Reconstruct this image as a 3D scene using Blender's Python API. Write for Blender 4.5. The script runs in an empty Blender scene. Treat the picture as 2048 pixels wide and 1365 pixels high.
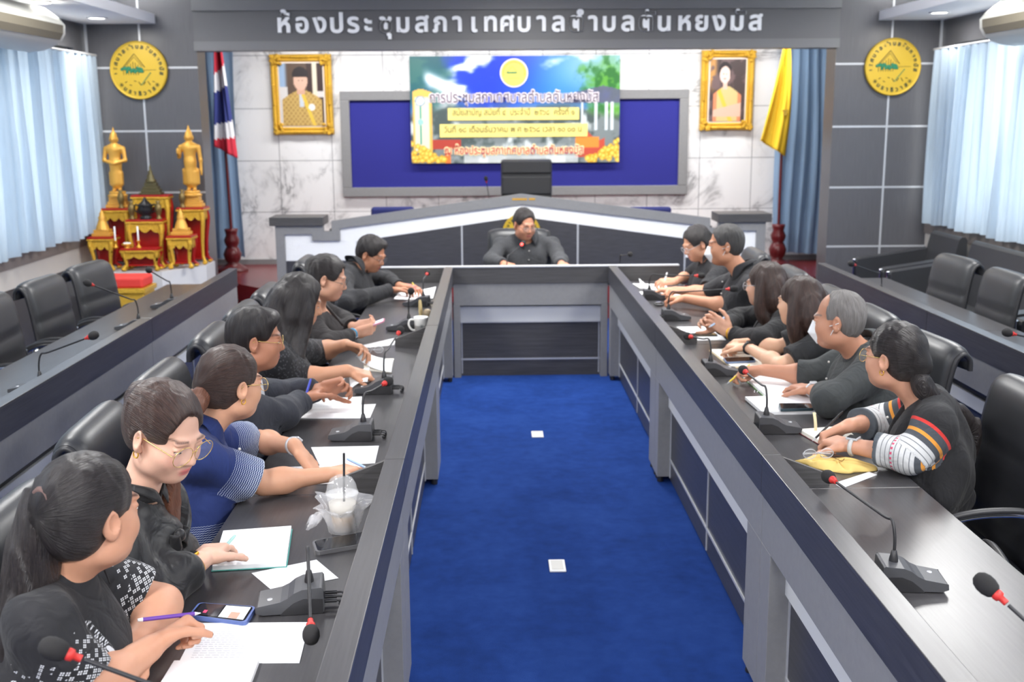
import bpy, bmesh, math, random
import numpy as np
from math import sin, cos, pi, radians, sqrt, atan2, exp
from mathutils import Vector, Matrix, geometry
SC = bpy.context.scene
COL = SC.collection
random.seed(7)
# ------------------------------------------------------------------ camera
FPX, IW, IH = 2200.0, 2048, 1365
HC = 1.96
def _axes():
    Y = Vector(((980 - 1024) / FPX, (240 - 682.5) / FPX, 1.0)).normalized()
    X = Vector((1, -0.0064, 0)); X = (X - X.dot(Y) * Y).normalized()
    return X, Y, X.cross(Y)
AX, AY, AZ = _axes()               # world axes in camera coordinates (x right, y down, z ahead)
cam_d = bpy.data.cameras.new('camera')
cam = bpy.data.objects.new('camera', cam_d); COL.objects.link(cam)
cam_d.sensor_width = 36; cam_d.lens = 36 * FPX / IW
cam_d.clip_start = 0.05; cam_d.clip_end = 200
right = Vector((AX[0], AY[0], AZ[0])); down = Vector((AX[1], AY[1], AZ[1])); ahead = Vector((AX[2], AY[2], AZ[2]))
mw = Matrix.Identity(4)
for i in range(3):
    mw[i][0] = right[i]; mw[i][1] = -down[i]; mw[i][2] = -ahead[i]
mw[2][3] = HC
cam.matrix_world = mw
cam_d.dof.use_dof = True; cam_d.dof.focus_distance = 3.1; cam_d.dof.aperture_fstop = 4.5
SC.camera = cam
# ------------------------------------------------------------------ world, lights, exposure
SC.view_settings.view_transform = 'Standard'; SC.view_settings.look = 'None'
SC.view_settings.gamma = 1.0; SC.view_settings.use_curve_mapping = False
SC.view_settings.exposure = 1.0
SC.cycles.use_denoising = True
SC.cycles.max_bounces = 8; SC.cycles.diffuse_bounces = 4; SC.cycles.glossy_bounces = 4
SC.cycles.transmission_bounces = 6; SC.cycles.transparent_max_bounces = 10
SC.cycles.sample_clamp_indirect = 6.0
wd = bpy.data.worlds.new('sky'); SC.world = wd; wd.use_nodes = True
wd.node_tree.nodes['Background'].inputs[0].default_value = (0.93, 0.97, 1.0, 1)
wd.node_tree.nodes['Background'].inputs[1].default_value = 1.9
def area(name, loc, rot, sx, sy, power, color=(1, 1, 1), spread=180):
    d = bpy.data.lights.new(name, 'AREA'); d.shape = 'RECTANGLE'; d.size = sx; d.size_y = sy
    d.energy = power; d.color = color; d.spread = radians(spread)
    o = bpy.data.objects.new(name, d); COL.objects.link(o); o.location = loc; o.rotation_euler = rot
    return o
for lx, ly, pw in [(-1.9, 1.6, 44), (2.5, 1.6, 44), (-1.9, 4.6, 30), (2.5, 4.6, 30), (-2.5, 7.4, 30), (3.1, 7.4, 34), (-0.9, 7.6, 5), (1.3, 7.6, 20), (0.3, 8.3, 60), (-1.9, -0.9, 60), (2.5, -0.9, 60), (0.3, -1.2, 60)]:  # out-of-view ceiling lamps, some added to brighten podium, rails and desk fronts
    area('unseen_ceiling_lamp', (lx, ly, 3.13), (0, 0, 0), 0.7, 1.3, pw, (1, 0.99, 0.965))
for lx in (-2.0, -0.7, 0.6, 1.9, 2.9):                                 # lamps behind the header over the podium
    area('podium_lamp', (lx, 11.9, 2.93), (radians(10), 0, 0), 0.9, 0.25, 12, (1, 0.99, 0.97))
for lx in (-3.36, 3.87):                                                # downlights and cove tubes
    for ly in (8.65, 9.9):
        area('downlight_lamp', (lx, ly, 2.82), (0, 0, 0), 0.1, 0.1, 5, (1, 0.97, 0.92))

# ------------------------------------------------------------------ geometry helpers
def V(*a): return Vector(a)
class MB:
    """collects shapes for ONE mesh"""
    def __init__(s): s.v = []; s.f = []; s.sm = []; s.mi = []; s.m = 0
    def add(s, vs, fs, smooth=False):
        n = len(s.v); s.v += [tuple(p) for p in vs]
        for f in fs: s.f.append(tuple(i + n for i in f)); s.sm.append(smooth); s.mi.append(s.m)
        return s
    def box(s, x0, x1, y0, y1, z0, z1, M=None):
        vs = [Vector((x, y, z)) for x in (x0, x1) for y in (y0, y1) for z in (z0, z1)]
        if M is not None: vs = [M @ p for p in vs]
        return s.add(vs, [(0, 1, 3, 2), (4, 6, 7, 5), (0, 4, 5, 1), (2, 3, 7, 6), (0, 2, 6, 4), (1, 5, 7, 3)])
    def cbox(s, c, d, M=None):
        return s.box(c[0] - d[0] / 2, c[0] + d[0] / 2, c[1] - d[1] / 2, c[1] + d[1] / 2, c[2] - d[2] / 2, c[2] + d[2] / 2, M)
    def prism(s, poly, fn, d0, d1, smooth=False):
        """poly of 2-D points, fn(u, v, d) -> 3-D point, extruded from d0 to d1"""
        n = len(poly)
        vs = [fn(u, v, d0) for u, v in poly] + [fn(u, v, d1) for u, v in poly]
        s.add(vs, [tuple(range(n - 1, -1, -1)), tuple(range(n, 2 * n))])
        return s.add(vs, [(i, (i + 1) % n, n + (i + 1) % n, n + i) for i in range(n)], smooth)
    def tube(s, pts, r, n=8, caps=True, closed=False):
        pts = [Vector(p) for p in pts]; m = len(pts)
        rs = r if isinstance(r, (list, tuple)) else [r] * m
        vs = []; up = None
        for i, p in enumerate(pts):
            if closed: t = pts[(i + 1) % m] - pts[i - 1]
            else: t = pts[min(i + 1, m - 1)] - pts[max(i - 1, 0)]
            t = t.normalized() if t.length > 1e-9 else Vector((0, 0, 1))
            if up is None: up = Vector((0, 0, 1)) if abs(t.z) < 0.9 else Vector((1, 0, 0))
            a = (up - up.dot(t) * t)
            a = a.normalized() if a.length > 1e-6 else t.orthogonal().normalized()
            b = t.cross(a); up = a
            vs += [p + (a * cos(2 * pi * k / n) + b * sin(2 * pi * k / n)) * rs[i] for k in range(n)]
        fs = []
        for i in range(m if closed else m - 1):
            j = (i + 1) % m
            fs += [(i * n + k, i * n + (k + 1) % n, j * n + (k + 1) % n, j * n + k) for k in range(n)]
        s.add(vs, fs, True)
        if caps and not closed:
            s.add(vs[:n], [tuple(range(n - 1, -1, -1))]); s.add(vs[-n:], [tuple(range(n))])
        return s
    def lathe(s, prof, n=24, M=None, smooth=True, a0=0, a1=2 * pi):
        """prof = [(r, z), ...] about the z axis"""
        M = M or Matrix.Identity(4); vs = []
        for r, z in prof:
            vs += [M @ Vector((r * cos(2 * pi * k / n), r * sin(2 * pi * k / n), z)) for k in range(n)]
        fs = []
        for i in range(len(prof) - 1):
            fs += [(i * n + k, i * n + (k + 1) % n, (i + 1) * n + (k + 1) % n, (i + 1) * n + k) for k in range(n)]
        s.add(vs, fs, smooth)
        flat = lambda a, b: b[0] < 1e-5 and abs(a[1] - b[1]) < 1e-6
        if prof[0][0] > 1e-5 and not flat(prof[0], prof[1]): s.add(vs[:n], [tuple(range(n - 1, -1, -1))])
        if prof[-1][0] > 1e-5 and not flat(prof[-1], prof[-2]): s.add(vs[-n:], [tuple(range(n))])
        return s
    def ell(s, c, r, n=16, m=10, M=None):
        prof = [(max(1e-6, sin(pi * i / m)), -cos(pi * i / m)) for i in range(m + 1)]
        T = Matrix.Translation(Vector(c)) @ (M or Matrix.Identity(4)) @ Matrix.Diagonal((r[0], r[1], r[2], 1))
        return s.lathe(prof, n, T)
    def grid(s, fn, nu, nv, smooth=True):
        vs = [fn(i / nu, j / nv) for i in range(nu + 1) for j in range(nv + 1)]
        return s.add(vs, [(i * (nv + 1) + j, (i + 1) * (nv + 1) + j, (i + 1) * (nv + 1) + j + 1, i * (nv + 1) + j + 1) for i in range(nu) for j in range(nv)], smooth)
    def build(s, name, mat, parent=None, bevel=0, solid=0, sub=0):
        me = bpy.data.meshes.new(name); me.from_pydata(s.v, [], s.f)
        me.polygons.foreach_set('use_smooth', s.sm)
        for m in (mat if isinstance(mat, (list, tuple)) else [mat]): me.materials.append(m)
        me.polygons.foreach_set('material_index', s.mi)
        me.update()
        o = bpy.data.objects.new(name, me); COL.objects.link(o)
        if parent is not None: o.parent = parent
        if solid:
            md = o.modifiers.new('thick', 'SOLIDIFY'); md.thickness = solid; md.offset = 0
        if bevel:
            md = o.modifiers.new('edge', 'BEVEL'); md.width = bevel; md.segments = 2; md.limit_method = 'ANGLE'; md.angle_limit = radians(50)
        if sub:
            md = o.modifiers.new('sub', 'SUBSURF'); md.levels = sub; md.render_levels = sub
        return o
def tag(o, label=None, cat=None, group=None, kind=None):
    if label: o['label'] = label
    if cat: o['category'] = cat
    if group: o['group'] = group
    if kind: o['kind'] = kind
    return o
def thing(name, label, cat, loc=(0, 0, 0), rz=0.0, group=None):
    o = bpy.data.objects.new(name, None); COL.objects.link(o)
    o.location = loc; o.rotation_euler = (0, 0, rz); o.empty_display_size = 0.1
    return tag(o, label, cat, group)
def struct(name, mb, mat, **k):
    return tag(mb.build(name, mat, None, **k), kind='structure')
def dup(root, loc, rz=None, label=None, group=None):
    r = root.copy(); COL.objects.link(r); r.location = loc
    if rz is not None: r.rotation_euler = (0, 0, rz)
    if label: r['label'] = label
    if group: r['group'] = group
    for ch in list(root.children):
        c = ch.copy(); COL.objects.link(c); c.parent = r
        for g in list(ch.children):
            d = g.copy(); COL.objects.link(d); d.parent = c
    return r
def ray(px, py):
    c = Vector(((px - 1024) / FPX, (py - 682.5) / FPX, 1.0))
    return Vector((AX.dot(c), AY.dot(c), AZ.dot(c)))
def at(px, py, z):                       # where the line of sight meets the height z
    d = ray(px, py); return Vector((0, 0, HC)) + d * ((z - HC) / d.z)
def aty(px, py, y):
    d = ray(px, py); return Vector((0, 0, HC)) + d * (y / d.y)
def catmull(pts, n=6):
    pts = [Vector(p) for p in pts]; out = []
    for i in range(len(pts) - 1):
        p0 = pts[max(i - 1, 0)]; p1 = pts[i]; p2 = pts[i + 1]; p3 = pts[min(i + 2, len(pts) - 1)]
        for k in range(n):
            t = k / n
            out.append(0.5 * ((2 * p1) + (p2 - p0) * t + (2 * p0 - 5 * p1 + 4 * p2 - p3) * t * t + (3 * p1 - p0 - 3 * p2 + p3) * t ** 3))
    out.append(pts[-1]); return out
_TXT = {}
def text_mesh(s, size, extrude=0.004, offset=0.0, align='CENTER', res=3):
    """lettering as solid outlines; overlapping strokes of one glyph are filled one by one"""
    key = (s, align)
    if key not in _TXT:
        c = bpy.data.curves.new('t', 'FONT'); c.body = s; c.size = 1.0; c.align_x = align
        o = bpy.data.objects.new('t', c); COL.objects.link(o)
        dg = bpy.context.evaluated_depsgraph_get(); cu = o.evaluated_get(dg).to_curve(dg); loops = []
        for sp in cu.splines:
            bp = sp.bezier_points; n = len(bp); pts = []
            for k in range(n):
                p, q = bp[k], bp[(k + 1) % n]
                if p.handle_right_type == 'VECTOR' and q.handle_left_type == 'VECTOR': pts.append(p.co.copy())
                else: pts += geometry.interpolate_bezier(p.co, p.handle_right, q.handle_left, q.co, res + 2)[:-1]
            cl = [pts[0]]
            for p in pts[1:]:
                if (p - cl[-1]).length > 1e-4: cl.append(p)
            if (cl[0] - cl[-1]).length < 1e-4: cl.pop()
            if len(cl) > 2: loops.append([(p.x, p.y) for p in cl])
        o.to_curve_clear() if hasattr(o, 'to_curve_clear') else None
        bpy.data.objects.remove(o); bpy.data.curves.remove(c)
        ar = lambda l: .5 * sum(l[k - 1][0] * l[k][1] - l[k][0] * l[k - 1][1] for k in range(len(l)))
        A = [ar(l) for l in loops]; sg = 1 if not A or A[max(range(len(A)), key=lambda k: abs(A[k]))] > 0 else -1
        def inside(p, l):
            c_ = False
            for k in range(len(l)):
                (x1, y1), (x2, y2) = l[k - 1], l[k]
                if (y1 > p[1]) != (y2 > p[1]) and p[0] < (x2 - x1) * (p[1] - y1) / (y2 - y1) + x1: c_ = not c_
            return c_
        outs = [k for k in range(len(loops)) if A[k] * sg > 0]; shapes = []
        for k in outs: shapes.append([loops[k] if sg > 0 else loops[k][::-1]] + [loops[h] if sg > 0 else loops[h][::-1] for h in range(len(loops)) if A[h] * sg < 0 and inside(loops[h][0], loops[k]) and all(inside(loops[h][q], loops[k]) for q in range(0, len(loops[h]), 3))])
        _TXT[key] = shapes
    vs, fs = [], []
    for si, shape in enumerate(_TXT[key]):
        rings = []; ex_ = extrude + max(.0005, extrude * .12) * (si % 4)
        for l in shape:
            n = len(l); out = []
            for k in range(n):                                   # outlines thickened along their normals
                (ax_, ay_), (bx_, by_), (cx_, cy_) = l[k - 1], l[k], l[(k + 1) % n]
                tx, ty = cx_ - ax_, cy_ - ay_; m = sqrt(tx * tx + ty * ty) or 1; out.append(Vector((bx_ * size + offset * ty / m, by_ * size - offset * tx / m, 0)))
            rings.append(out)
        flatp = [p for r in rings for p in r]; tri = geometry.tessellate_polygon(rings); b = len(vs); n = len(flatp)
        vs += [p + Vector((0, 0, ex_)) for p in flatp] + [p - Vector((0, 0, extrude)) for p in flatp]
        fs += [(b + x, b + y, b + z) for x, y, z in tri]
        q = 0
        for r in rings:
            m = len(r); fs += [(b + q + k, b + q + (k + 1) % m, b + n + q + (k + 1) % m, b + n + q + k) for k in range(m)]; q += m
    return vs, fs
def put_text(mb, s, fn, size, extrude=0.003, offset=0.0, align='CENTER', width=None):
    """fn(u, v, w) maps text x, y, depth to the scene; width squeezes the line to that length"""
    vs, fs = text_mesh(s, size, extrude, offset, align)
    k = 1.0
    if width:
        xs = [p.x for p in vs]; k = width / max(1e-6, max(xs) - min(xs))
    mb.add([fn(p.x * k, p.y, p.z) for p in vs], fs)
    return mb
# ------------------------------------------------------------------ materials
def srgb(r, g, b):
    f = lambda c: (c / 255 / 12.92) if c / 255 <= 0.04045 else ((c / 255 + 0.055) / 1.055) ** 2.4
    return (f(r), f(g), f(b), 1)
class NT:
    def __init__(s, name):
        s.mat = bpy.data.materials.new(name); s.mat.use_nodes = True
        s.t = s.mat.node_tree; s.b = s.t.nodes['Principled BSDF']; s.out = s.t.nodes['Material Output']
    def n(s, typ, **k):
        nd = s.t.nodes.new('ShaderNode' + typ)
        for a, v in k.items(): setattr(nd, a, v)
        return nd
    def l(s, a, b): s.t.links.new(a, b)
    def math(s, op, a, b=None, c=None):
        nd = s.n('Math', operation=op)
        for i, v in enumerate((a, b, c)):
            if v is None: continue
            if isinstance(v, (int, float)): nd.inputs[i].default_value = v
            else: s.l(v, nd.inputs[i])
        return nd.outputs[0]
    def mix(s, fac, a, b):
        nd = s.n('Mix', data_type='RGBA')
        for i, v in ((0, fac), (6, a), (7, b)):
            if isinstance(v, (int, float)): nd.inputs[i].default_value = v
            elif isinstance(v, tuple): nd.inputs[i].default_value = v
            else: s.l(v, nd.inputs[i])
        return nd.outputs[2]
    def ramp(s, fac, stops):
        nd = s.n('ValToRGB'); cr = nd.color_ramp
        while len(cr.elements) < len(stops): cr.elements.new(0.5)
        for e, (p, c) in zip(cr.elements, stops): e.position = p; e.color = c
        s.l(fac, nd.inputs[0]); return nd.outputs[0]
    def coords(s, scale=(1, 1, 1), rot=(0, 0, 0), src='Object'):
        tc = s.n('TexCoord'); mp = s.n('Mapping'); s.l(tc.outputs[src], mp.inputs[0])
        mp.inputs['Scale'].default_value = scale; mp.inputs['Rotation'].default_value = rot
        return mp.outputs[0]
    def noise(s, vec, scale=5, detail=3, rough=0.5, dist=0.0):
        nd = s.n('TexNoise'); s.l(vec, nd.inputs['Vector'])
        nd.inputs['Scale'].default_value = scale; nd.inputs['Detail'].default_value = detail
        nd.inputs['Roughness'].default_value = rough; nd.inputs['Distortion'].default_value = dist
        return nd.outputs[0]
    def bump(s, h, strength=0.2, dist=0.002):
        nd = s.n('Bump'); nd.inputs['Strength'].default_value = strength; nd.inputs['Distance'].default_value = dist
        s.l(h, nd.inputs['Height']); s.l(nd.outputs[0], s.b.inputs['Normal'])
    def base(s, c):
        if isinstance(c, tuple): s.b.inputs['Base Color'].default_value = c
        else: s.l(c, s.b.inputs['Base Color'])
    def set(s, **k):
        for a, v in k.items():
            s.b.inputs[a.replace('_', ' ')].default_value = v
def M(name, c, rough=0.5, metal=0.0, nscale=0, nstr=0.2, var=0.0, ndist=0.002, vec=(1, 1, 1), **k):
    t = NT(name); t.set(Roughness=rough, Metallic=metal, **k); t.base(c)
    if nscale:
        nz = t.noise(t.coords(vec), nscale, 3)
        t.bump(nz, nstr, ndist)
        if var: t.base(t.mix(nz, tuple(x * (1 - var) for x in c[:3]) + (1,), tuple(min(1, x * (1 + var)) for x in c[:3]) + (1,)))
    return t.mat
def laminate(name, c, rough=0.35, var=0.28, vec=(60, 1.5, 60), spec=0.5):
    t = NT(name); t.set(Roughness=rough, Specular_IOR_Level=spec)
    nz = t.noise(t.coords(vec), 2.0, 4, 0.6)
    f = t.ramp(nz, [(0.3, (0, 0, 0, 1)), (0.7, (1, 1, 1, 1))])
    t.base(t.mix(f, tuple(x * (1 - var) for x in c[:3]) + (1,), tuple(x * (1 + var) for x in c[:3]) + (1,)))
    return t.mat
MAT = {}
MAT['dark_lam'] = laminate('dark_laminate', srgb(62, 62, 67), 0.38, vec=(3, 2, 60))
MAT['dark_x'] = laminate('dark_laminate_across', srgb(72, 71, 72), 0.42, vec=(2, 60, 60))
MAT['top_lam'] = laminate('tabletop_laminate', srgb(66, 65, 67), 0.28, 0.16, vec=(60, 2.5, 60))
MAT['top_x'] = laminate('tabletop_laminate_across', srgb(66, 65, 67), 0.3, 0.16, vec=(2.5, 60, 60))
MAT['grey_lam'] = laminate('grey_laminate', srgb(134, 134, 135), 0.4, 0.05, vec=(20, 20, 20))
MAT['wall_lam'] = laminate('wall_laminate', srgb(88, 88, 92), 0.36, 0.12, vec=(70, 70, 2))
MAT['white_lam'] = M('white_board', srgb(240, 241, 242), 0.4)
MAT['silver'] = M('brushed_silver', srgb(196, 198, 202), 0.35, 0.3)
MAT['strip'] = M('pale_strip', srgb(206, 208, 210), 0.4)
MAT['chrome'] = M('chrome', (0.78, 0.78, 0.8, 1), 0.08, 1.0)
MAT['black'] = M('black_plastic', srgb(40, 40, 43), 0.45)
MAT['black_matte'] = M('black_foam', srgb(34, 33, 34), 0.9, nscale=900, nstr=0.5)
MAT['mic_grey'] = M('microphone_plastic', srgb(70, 71, 75), 0.42)
MAT['leather'] = M('black_leather', srgb(46, 47, 50), 0.38, nscale=260, nstr=0.12, ndist=0.001)
MAT['leather_matte'] = M('worn_black_leather', srgb(44, 44, 46), 0.5, nscale=260, nstr=0.12, ndist=0.001)
MAT['red_ring'] = M('red_ring', srgb(200, 50, 45), 0.5)
MAT['paper'] = M('paper', srgb(240, 241, 243), 0.7)
MAT['cream_paper'] = M('cream_paper', srgb(238, 234, 222), 0.7)
MAT['gold'] = M('gold_leaf', srgb(222, 170, 62), 0.34, 0.55, nscale=60, nstr=0.5, var=0.2)
MAT['gold_paint'] = M('gold_paint', srgb(224, 168, 72), 0.42, 0.3, nscale=30, nstr=0.15)
MAT['gold_carve'] = M('carved_gold', srgb(226, 178, 60), 0.3, 0.5, nscale=110, nstr=1.0, ndist=0.01, var=0.35)
MAT['red_lacquer'] = M('red_lacquer', srgb(166, 24, 22), 0.3)
MAT['maroon'] = M('maroon_wood', srgb(96, 28, 32), 0.3, nscale=12, nstr=0.1, var=0.2, vec=(1, 1, 8))
MAT['red_cushion'] = M('red_cushion', srgb(218, 60, 52), 0.7)
MAT['bronze'] = M('bronze', srgb(124, 104, 62), 0.4, 0.6)
MAT['ceiling'] = M('ceiling_white', srgb(238, 239, 241), 0.8)
MAT['plaster'] = M('plaster', srgb(214, 211, 205), 0.8)
MAT['ac'] = M('aircon_casing', srgb(205, 205, 198), 0.5)
MAT['grille'] = M('aircon_grille', srgb(110, 104, 90), 0.6)
MAT['yellow'] = M('yellow_cloth', srgb(240, 196, 44), 0.8, nscale=200, nstr=0.1)
def emit(name, c, s):
    t = NT(name); t.set(Emission_Strength=s); t.b.inputs['Emission Color'].default_value = c; t.base(c); return t.mat
MAT['lamp'] = emit('lamp_diffuser', (1, 0.98, 0.94, 1), 9.0)
MAT['letter'] = M('white_letter', srgb(248, 249, 250), 0.3)
def carpet():
    t = NT('blue_carpet'); t.set(Roughness=0.95, Specular_IOR_Level=0.1, Sheen_Weight=0.0)
    v = t.coords()
    big = t.noise(v, 2.2, 3, 0.6, 0.4); fine = t.noise(v, 420, 2)
    mid = t.noise(v, 14, 3, 0.6)
    f = t.math('ADD', t.math('MULTIPLY', big, 0.6), t.math('MULTIPLY', mid, 0.4))
    c = t.ramp(f, [(0.3, srgb(24, 52, 114)), (0.5, srgb(32, 64, 136)), (0.72, srgb(42, 76, 150))])
    t.base(t.mix(t.math('MULTIPLY', fine, 0.35), c, srgb(24, 48, 104))); t.bump(fine, 0.6, 0.004)
    return t.mat
MAT['carpet'] = carpet()
def marble():
    t = NT('marble_tiles'); t.set(Roughness=0.16)
    v = t.coords(); sep = t.n('SeparateXYZ'); t.l(v, sep.inputs[0])
    def grout(o, period, off):
        f = t.math('FRACT', t.math('DIVIDE', t.math('ADD', o, off), period))
        return t.math('LESS_THAN', t.math('ABSOLUTE', t.math('SUBTRACT', f, 0.5)), 0.0055)
    gx = grout(sep.outputs[0], 0.605, 2.42 + 0.3025 - 0.605 + 0.605)
    gz = grout(sep.outputs[2], 0.587, -0.927 + 0.2935 + 0.587 * 4)
    g = t.math('MAXIMUM', gx, gz)
    dv = t.noise(v, 1.6, 5, 0.62, 0.0)
    va = t.math('ABSOLUTE', t.math('SUBTRACT', t.noise(t.coords((1, 1, 0.8), (0, 0.7, 0.3)), 1.5, 5, 0.6, 1.1), 0.5))
    vein = t.ramp(va, [(0.0, (1, 1, 1, 1)), (0.022, (0.35, 0.35, 0.35, 1)), (0.07, (0, 0, 0, 1))])
    msk = t.ramp(dv, [(0.42, (0, 0, 0, 1)), (0.6, (1, 1, 1, 1))])
    fac = t.math('MULTIPLY', vein, msk)
    c = t.mix(fac, srgb(238, 238, 238), srgb(150, 150, 152))
    t.base(t.mix(g, c, srgb(120, 122, 126)))
    return t.mat
MAT['marble'] = marble()
def cloth_translucent(name, c, fac):
    t = NT(name); t.set(Roughness=0.9, Specular_IOR_Level=0.1)
    v = t.coords((1, 1, 0.15))
    nz = t.noise(v, 9, 3, 0.6)
    col = t.mix(nz, tuple(x * 0.8 for x in c[:3]) + (1,), tuple(min(1, x * 1.15) for x in c[:3]) + (1,))
    t.base(col)
    tr = t.n('BsdfTranslucent'); t.l(col, tr.inputs[0])
    mx = t.n('MixShader'); mx.inputs[0].default_value = fac
    t.l(t.b.outputs[0], mx.inputs[1]); t.l(tr.outputs[0], mx.inputs[2]); t.l(mx.outputs[0], t.out.inputs[0])
    return t.mat
MAT['curtain'] = cloth_translucent('window_curtain', srgb(194, 209, 222), 0.55)
MAT['curtain_blue'] = cloth_translucent('blue_curtain', srgb(150, 178, 208), 0.25)
def clear(name, c=(1, 1, 1, 1), rough=0.03, alpha=0.18):
    t = NT(name); t.set(Roughness=rough, Alpha=alpha, Specular_IOR_Level=0.8); t.base(c); return t.mat
MAT['glass'] = clear('window_glass', (0.9, 0.95, 1, 1), 0.02, 0.06)
MAT['clear_plastic'] = clear('clear_plastic', (0.95, 0.95, 0.95, 1), 0.05, 0.22)
MAT['clear_bag'] = clear('clear_bag', (0.95, 0.95, 0.97, 1), 0.08, 0.3)
MAT['lens'] = clear('spectacle_lens', (0.95, 0.97, 1, 1), 0.02, 0.1)
# ------------------------------------------------------------------ the setting
XL, XR, YB, YF, X0 = -3.74, 4.25, -2.6, 12.85, 0.285
CEIL = 3.22
struct('floor', MB().box(XL - .2, XR + .2, YB - .2, YF + .2, -0.1, 0), MAT['carpet'])
struct('ceiling', MB().box(XL - .2, XR + .2, YB - .2, YF + .2, CEIL, CEIL + .1), MAT['ceiling'])
struct('wall_back', MB().box(XL - .2, XR + .2, YF, YF + .15, 0, CEIL), MAT['marble'])
struct('wall_front', MB().box(XL - .2, XR + .2, YB - .15, YB, 0, CEIL), MAT['plaster'])
WIN = [(1.6, 5.4), (6.2, 10.3)]
WZ0, WZ1 = 0.98, 2.62
def side_wall(name, xa, xb):
    w = MB()
    ys = [YB - .1] + [y for p in WIN for y in p] + [YF + .1]
    for i in range(0, len(ys), 2): w.box(xa, xb, ys[i], ys[i + 1], 0, CEIL)
    for a, b in WIN:
        w.box(xa, xb, a, b, 0, WZ0); w.box(xa, xb, a, b, WZ1, CEIL)
    struct(name, w, MAT['wall_lam'])
side_wall('wall_left', XL - .2, XL)
side_wall('wall_right', XR, XR + .2)
k = 1
frame_m = M('window_frame', srgb(120, 116, 110), 0.4, 0.4)
for xa in (XL - .14, XR + .06):
    for a, b in WIN:
        f = MB()
        f.box(xa, xa + .08, a, b, WZ0, WZ0 + .06); f.box(xa, xa + .08, a, b, WZ1 - .06, WZ1)
        for i in range(5):
            y = a + (b - a - .05) * i / 4
            f.box(xa, xa + .08, y, y + .05, WZ0 + .06, WZ1 - .06)
        o = struct('window_%d' % k, f, frame_m); k += 1
        MB().box(xa + .035, xa + .045, a, b, WZ0 + .05, WZ1 - .05).build('pane', MAT['glass'], o)
# sills and lower cladding of the side walls
for i, (xa, s) in enumerate(((XL, 1), (XR, -1))):
    x = lambda d: xa + s * d
    q = lambda d0, d1, z0, z1, m, n: struct(n, MB().box(min(x(d0), x(d1)), max(x(d0), x(d1)), YB, 10.6, z0, z1), m)
    q(0, .05, .86, .98, M('sill_brown_%d' % i, srgb(120, 112, 108), 0.5), 'trim_%d' % (1 + i))
    q(0, .035, .70, .86, M('sill_cream_%d' % i, srgb(196, 190, 182), 0.7), 'trim_%d' % (3 + i))
    q(0, .02, 0, .70, MAT['dark_x'], 'trim_%d' % (5 + i))
# panelled piers each side of the podium
PY = 10.6
struct('wall_pier_left', MB().box(XL, -2.715, PY, PY + .3, 0, CEIL), MAT['wall_lam'])
struct('wall_pier_right', MB().box(3.255, XR, PY, PY + .3, 0, CEIL), MAT['wall_lam'])
n = 7
for xa, xb, xv in ((XL, -2.715, -3.235), (3.255, XR, 3.775)):
    m = MB()
    for z in (.732, 1.302, 1.876, 2.456): m.box(xa, xb, PY - .004, PY, z - .009, z + .009)
    m.box(xv - .009, xv + .009, PY - .0045, PY, 0.1, CEIL)
    e = xa + .012 if xa < 0 else xb - .012
    m.box(e - .012, e + .012, PY - .006, PY, 2.2, CEIL)
    struct('trim_%d' % n, m, MAT['silver']); n += 1
# header over the podium opening
HY = 10.5
h = MB().box(-2.715, 3.255, HY + .02, HY + .2, 2.60, CEIL)
struct('wall_header', h, M('header_grey', srgb(96, 96, 98), 0.45, nscale=0))
struct('trim_%d' % n, MB().box(-2.715, 3.255, HY, HY + .02, 2.60, 2.683).box(-2.715, 3.255, HY - .01, HY + .02, 2.955, CEIL), M('header_edge', srgb(112, 112, 114), 0.45)); n += 1
struct('ceiling_alcove', MB().box(XL, XR, HY + .2, YF, 2.98, 3.05), MAT['ceiling'])
# ceiling side slabs with cove light above
for xa, xb in ((XL, -3.08), (3.64, XR)):
    struct('ceiling_slab', MB().box(xa, xb, YB, PY - .002, 2.85, 2.935), MAT['ceiling'])
for lx in (-3.3, 3.86):
    area('cove_lamp', (lx, 8.2, 2.98), (radians(180), 0, 0), .2, 4.2, 26, (1, 0.99, 0.97))
    area('cove_lamp', (lx, 2.5, 2.98), (radians(180), 0, 0), .2, 4.2, 22, (1, 0.99, 0.97))
# red dais
DZ = .32
dp = [(-2.715, 11.38), (-2.2, 10.84), (2.8, 10.84), (3.255, 11.38), (XR, 11.6), (XR, YF), (XL, YF), (XL, 11.6)]
red = M('red_dais', srgb(120, 32, 34), 0.25, nscale=8, nstr=0.05, var=0.15)
d = MB().prism(dp, lambda u, v, w: V(u, v, w), 0, DZ)
struct('floor_dais', d, red)
dl = MB()
for (a, b) in zip(dp[:4], dp[1:5]):
    A = V(a[0], a[1], 0); B = V(b[0], b[1], 0); t = (B - A).normalized(); nn = V(t.y, -t.x, 0)
    dl.tube([A + nn * .006 + V(0, 0, .15), B + nn * .006 + V(0, 0, .15)], .008, 6)
struct('trim_%d' % n, dl, M('dais_groove', srgb(70, 18, 20), 0.4)); n += 1
# marble wall foot
struct('baseboard_back', MB().box(XL, XR, YF - .015, YF, DZ, DZ + .06), MAT['grey_lam'])

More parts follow.
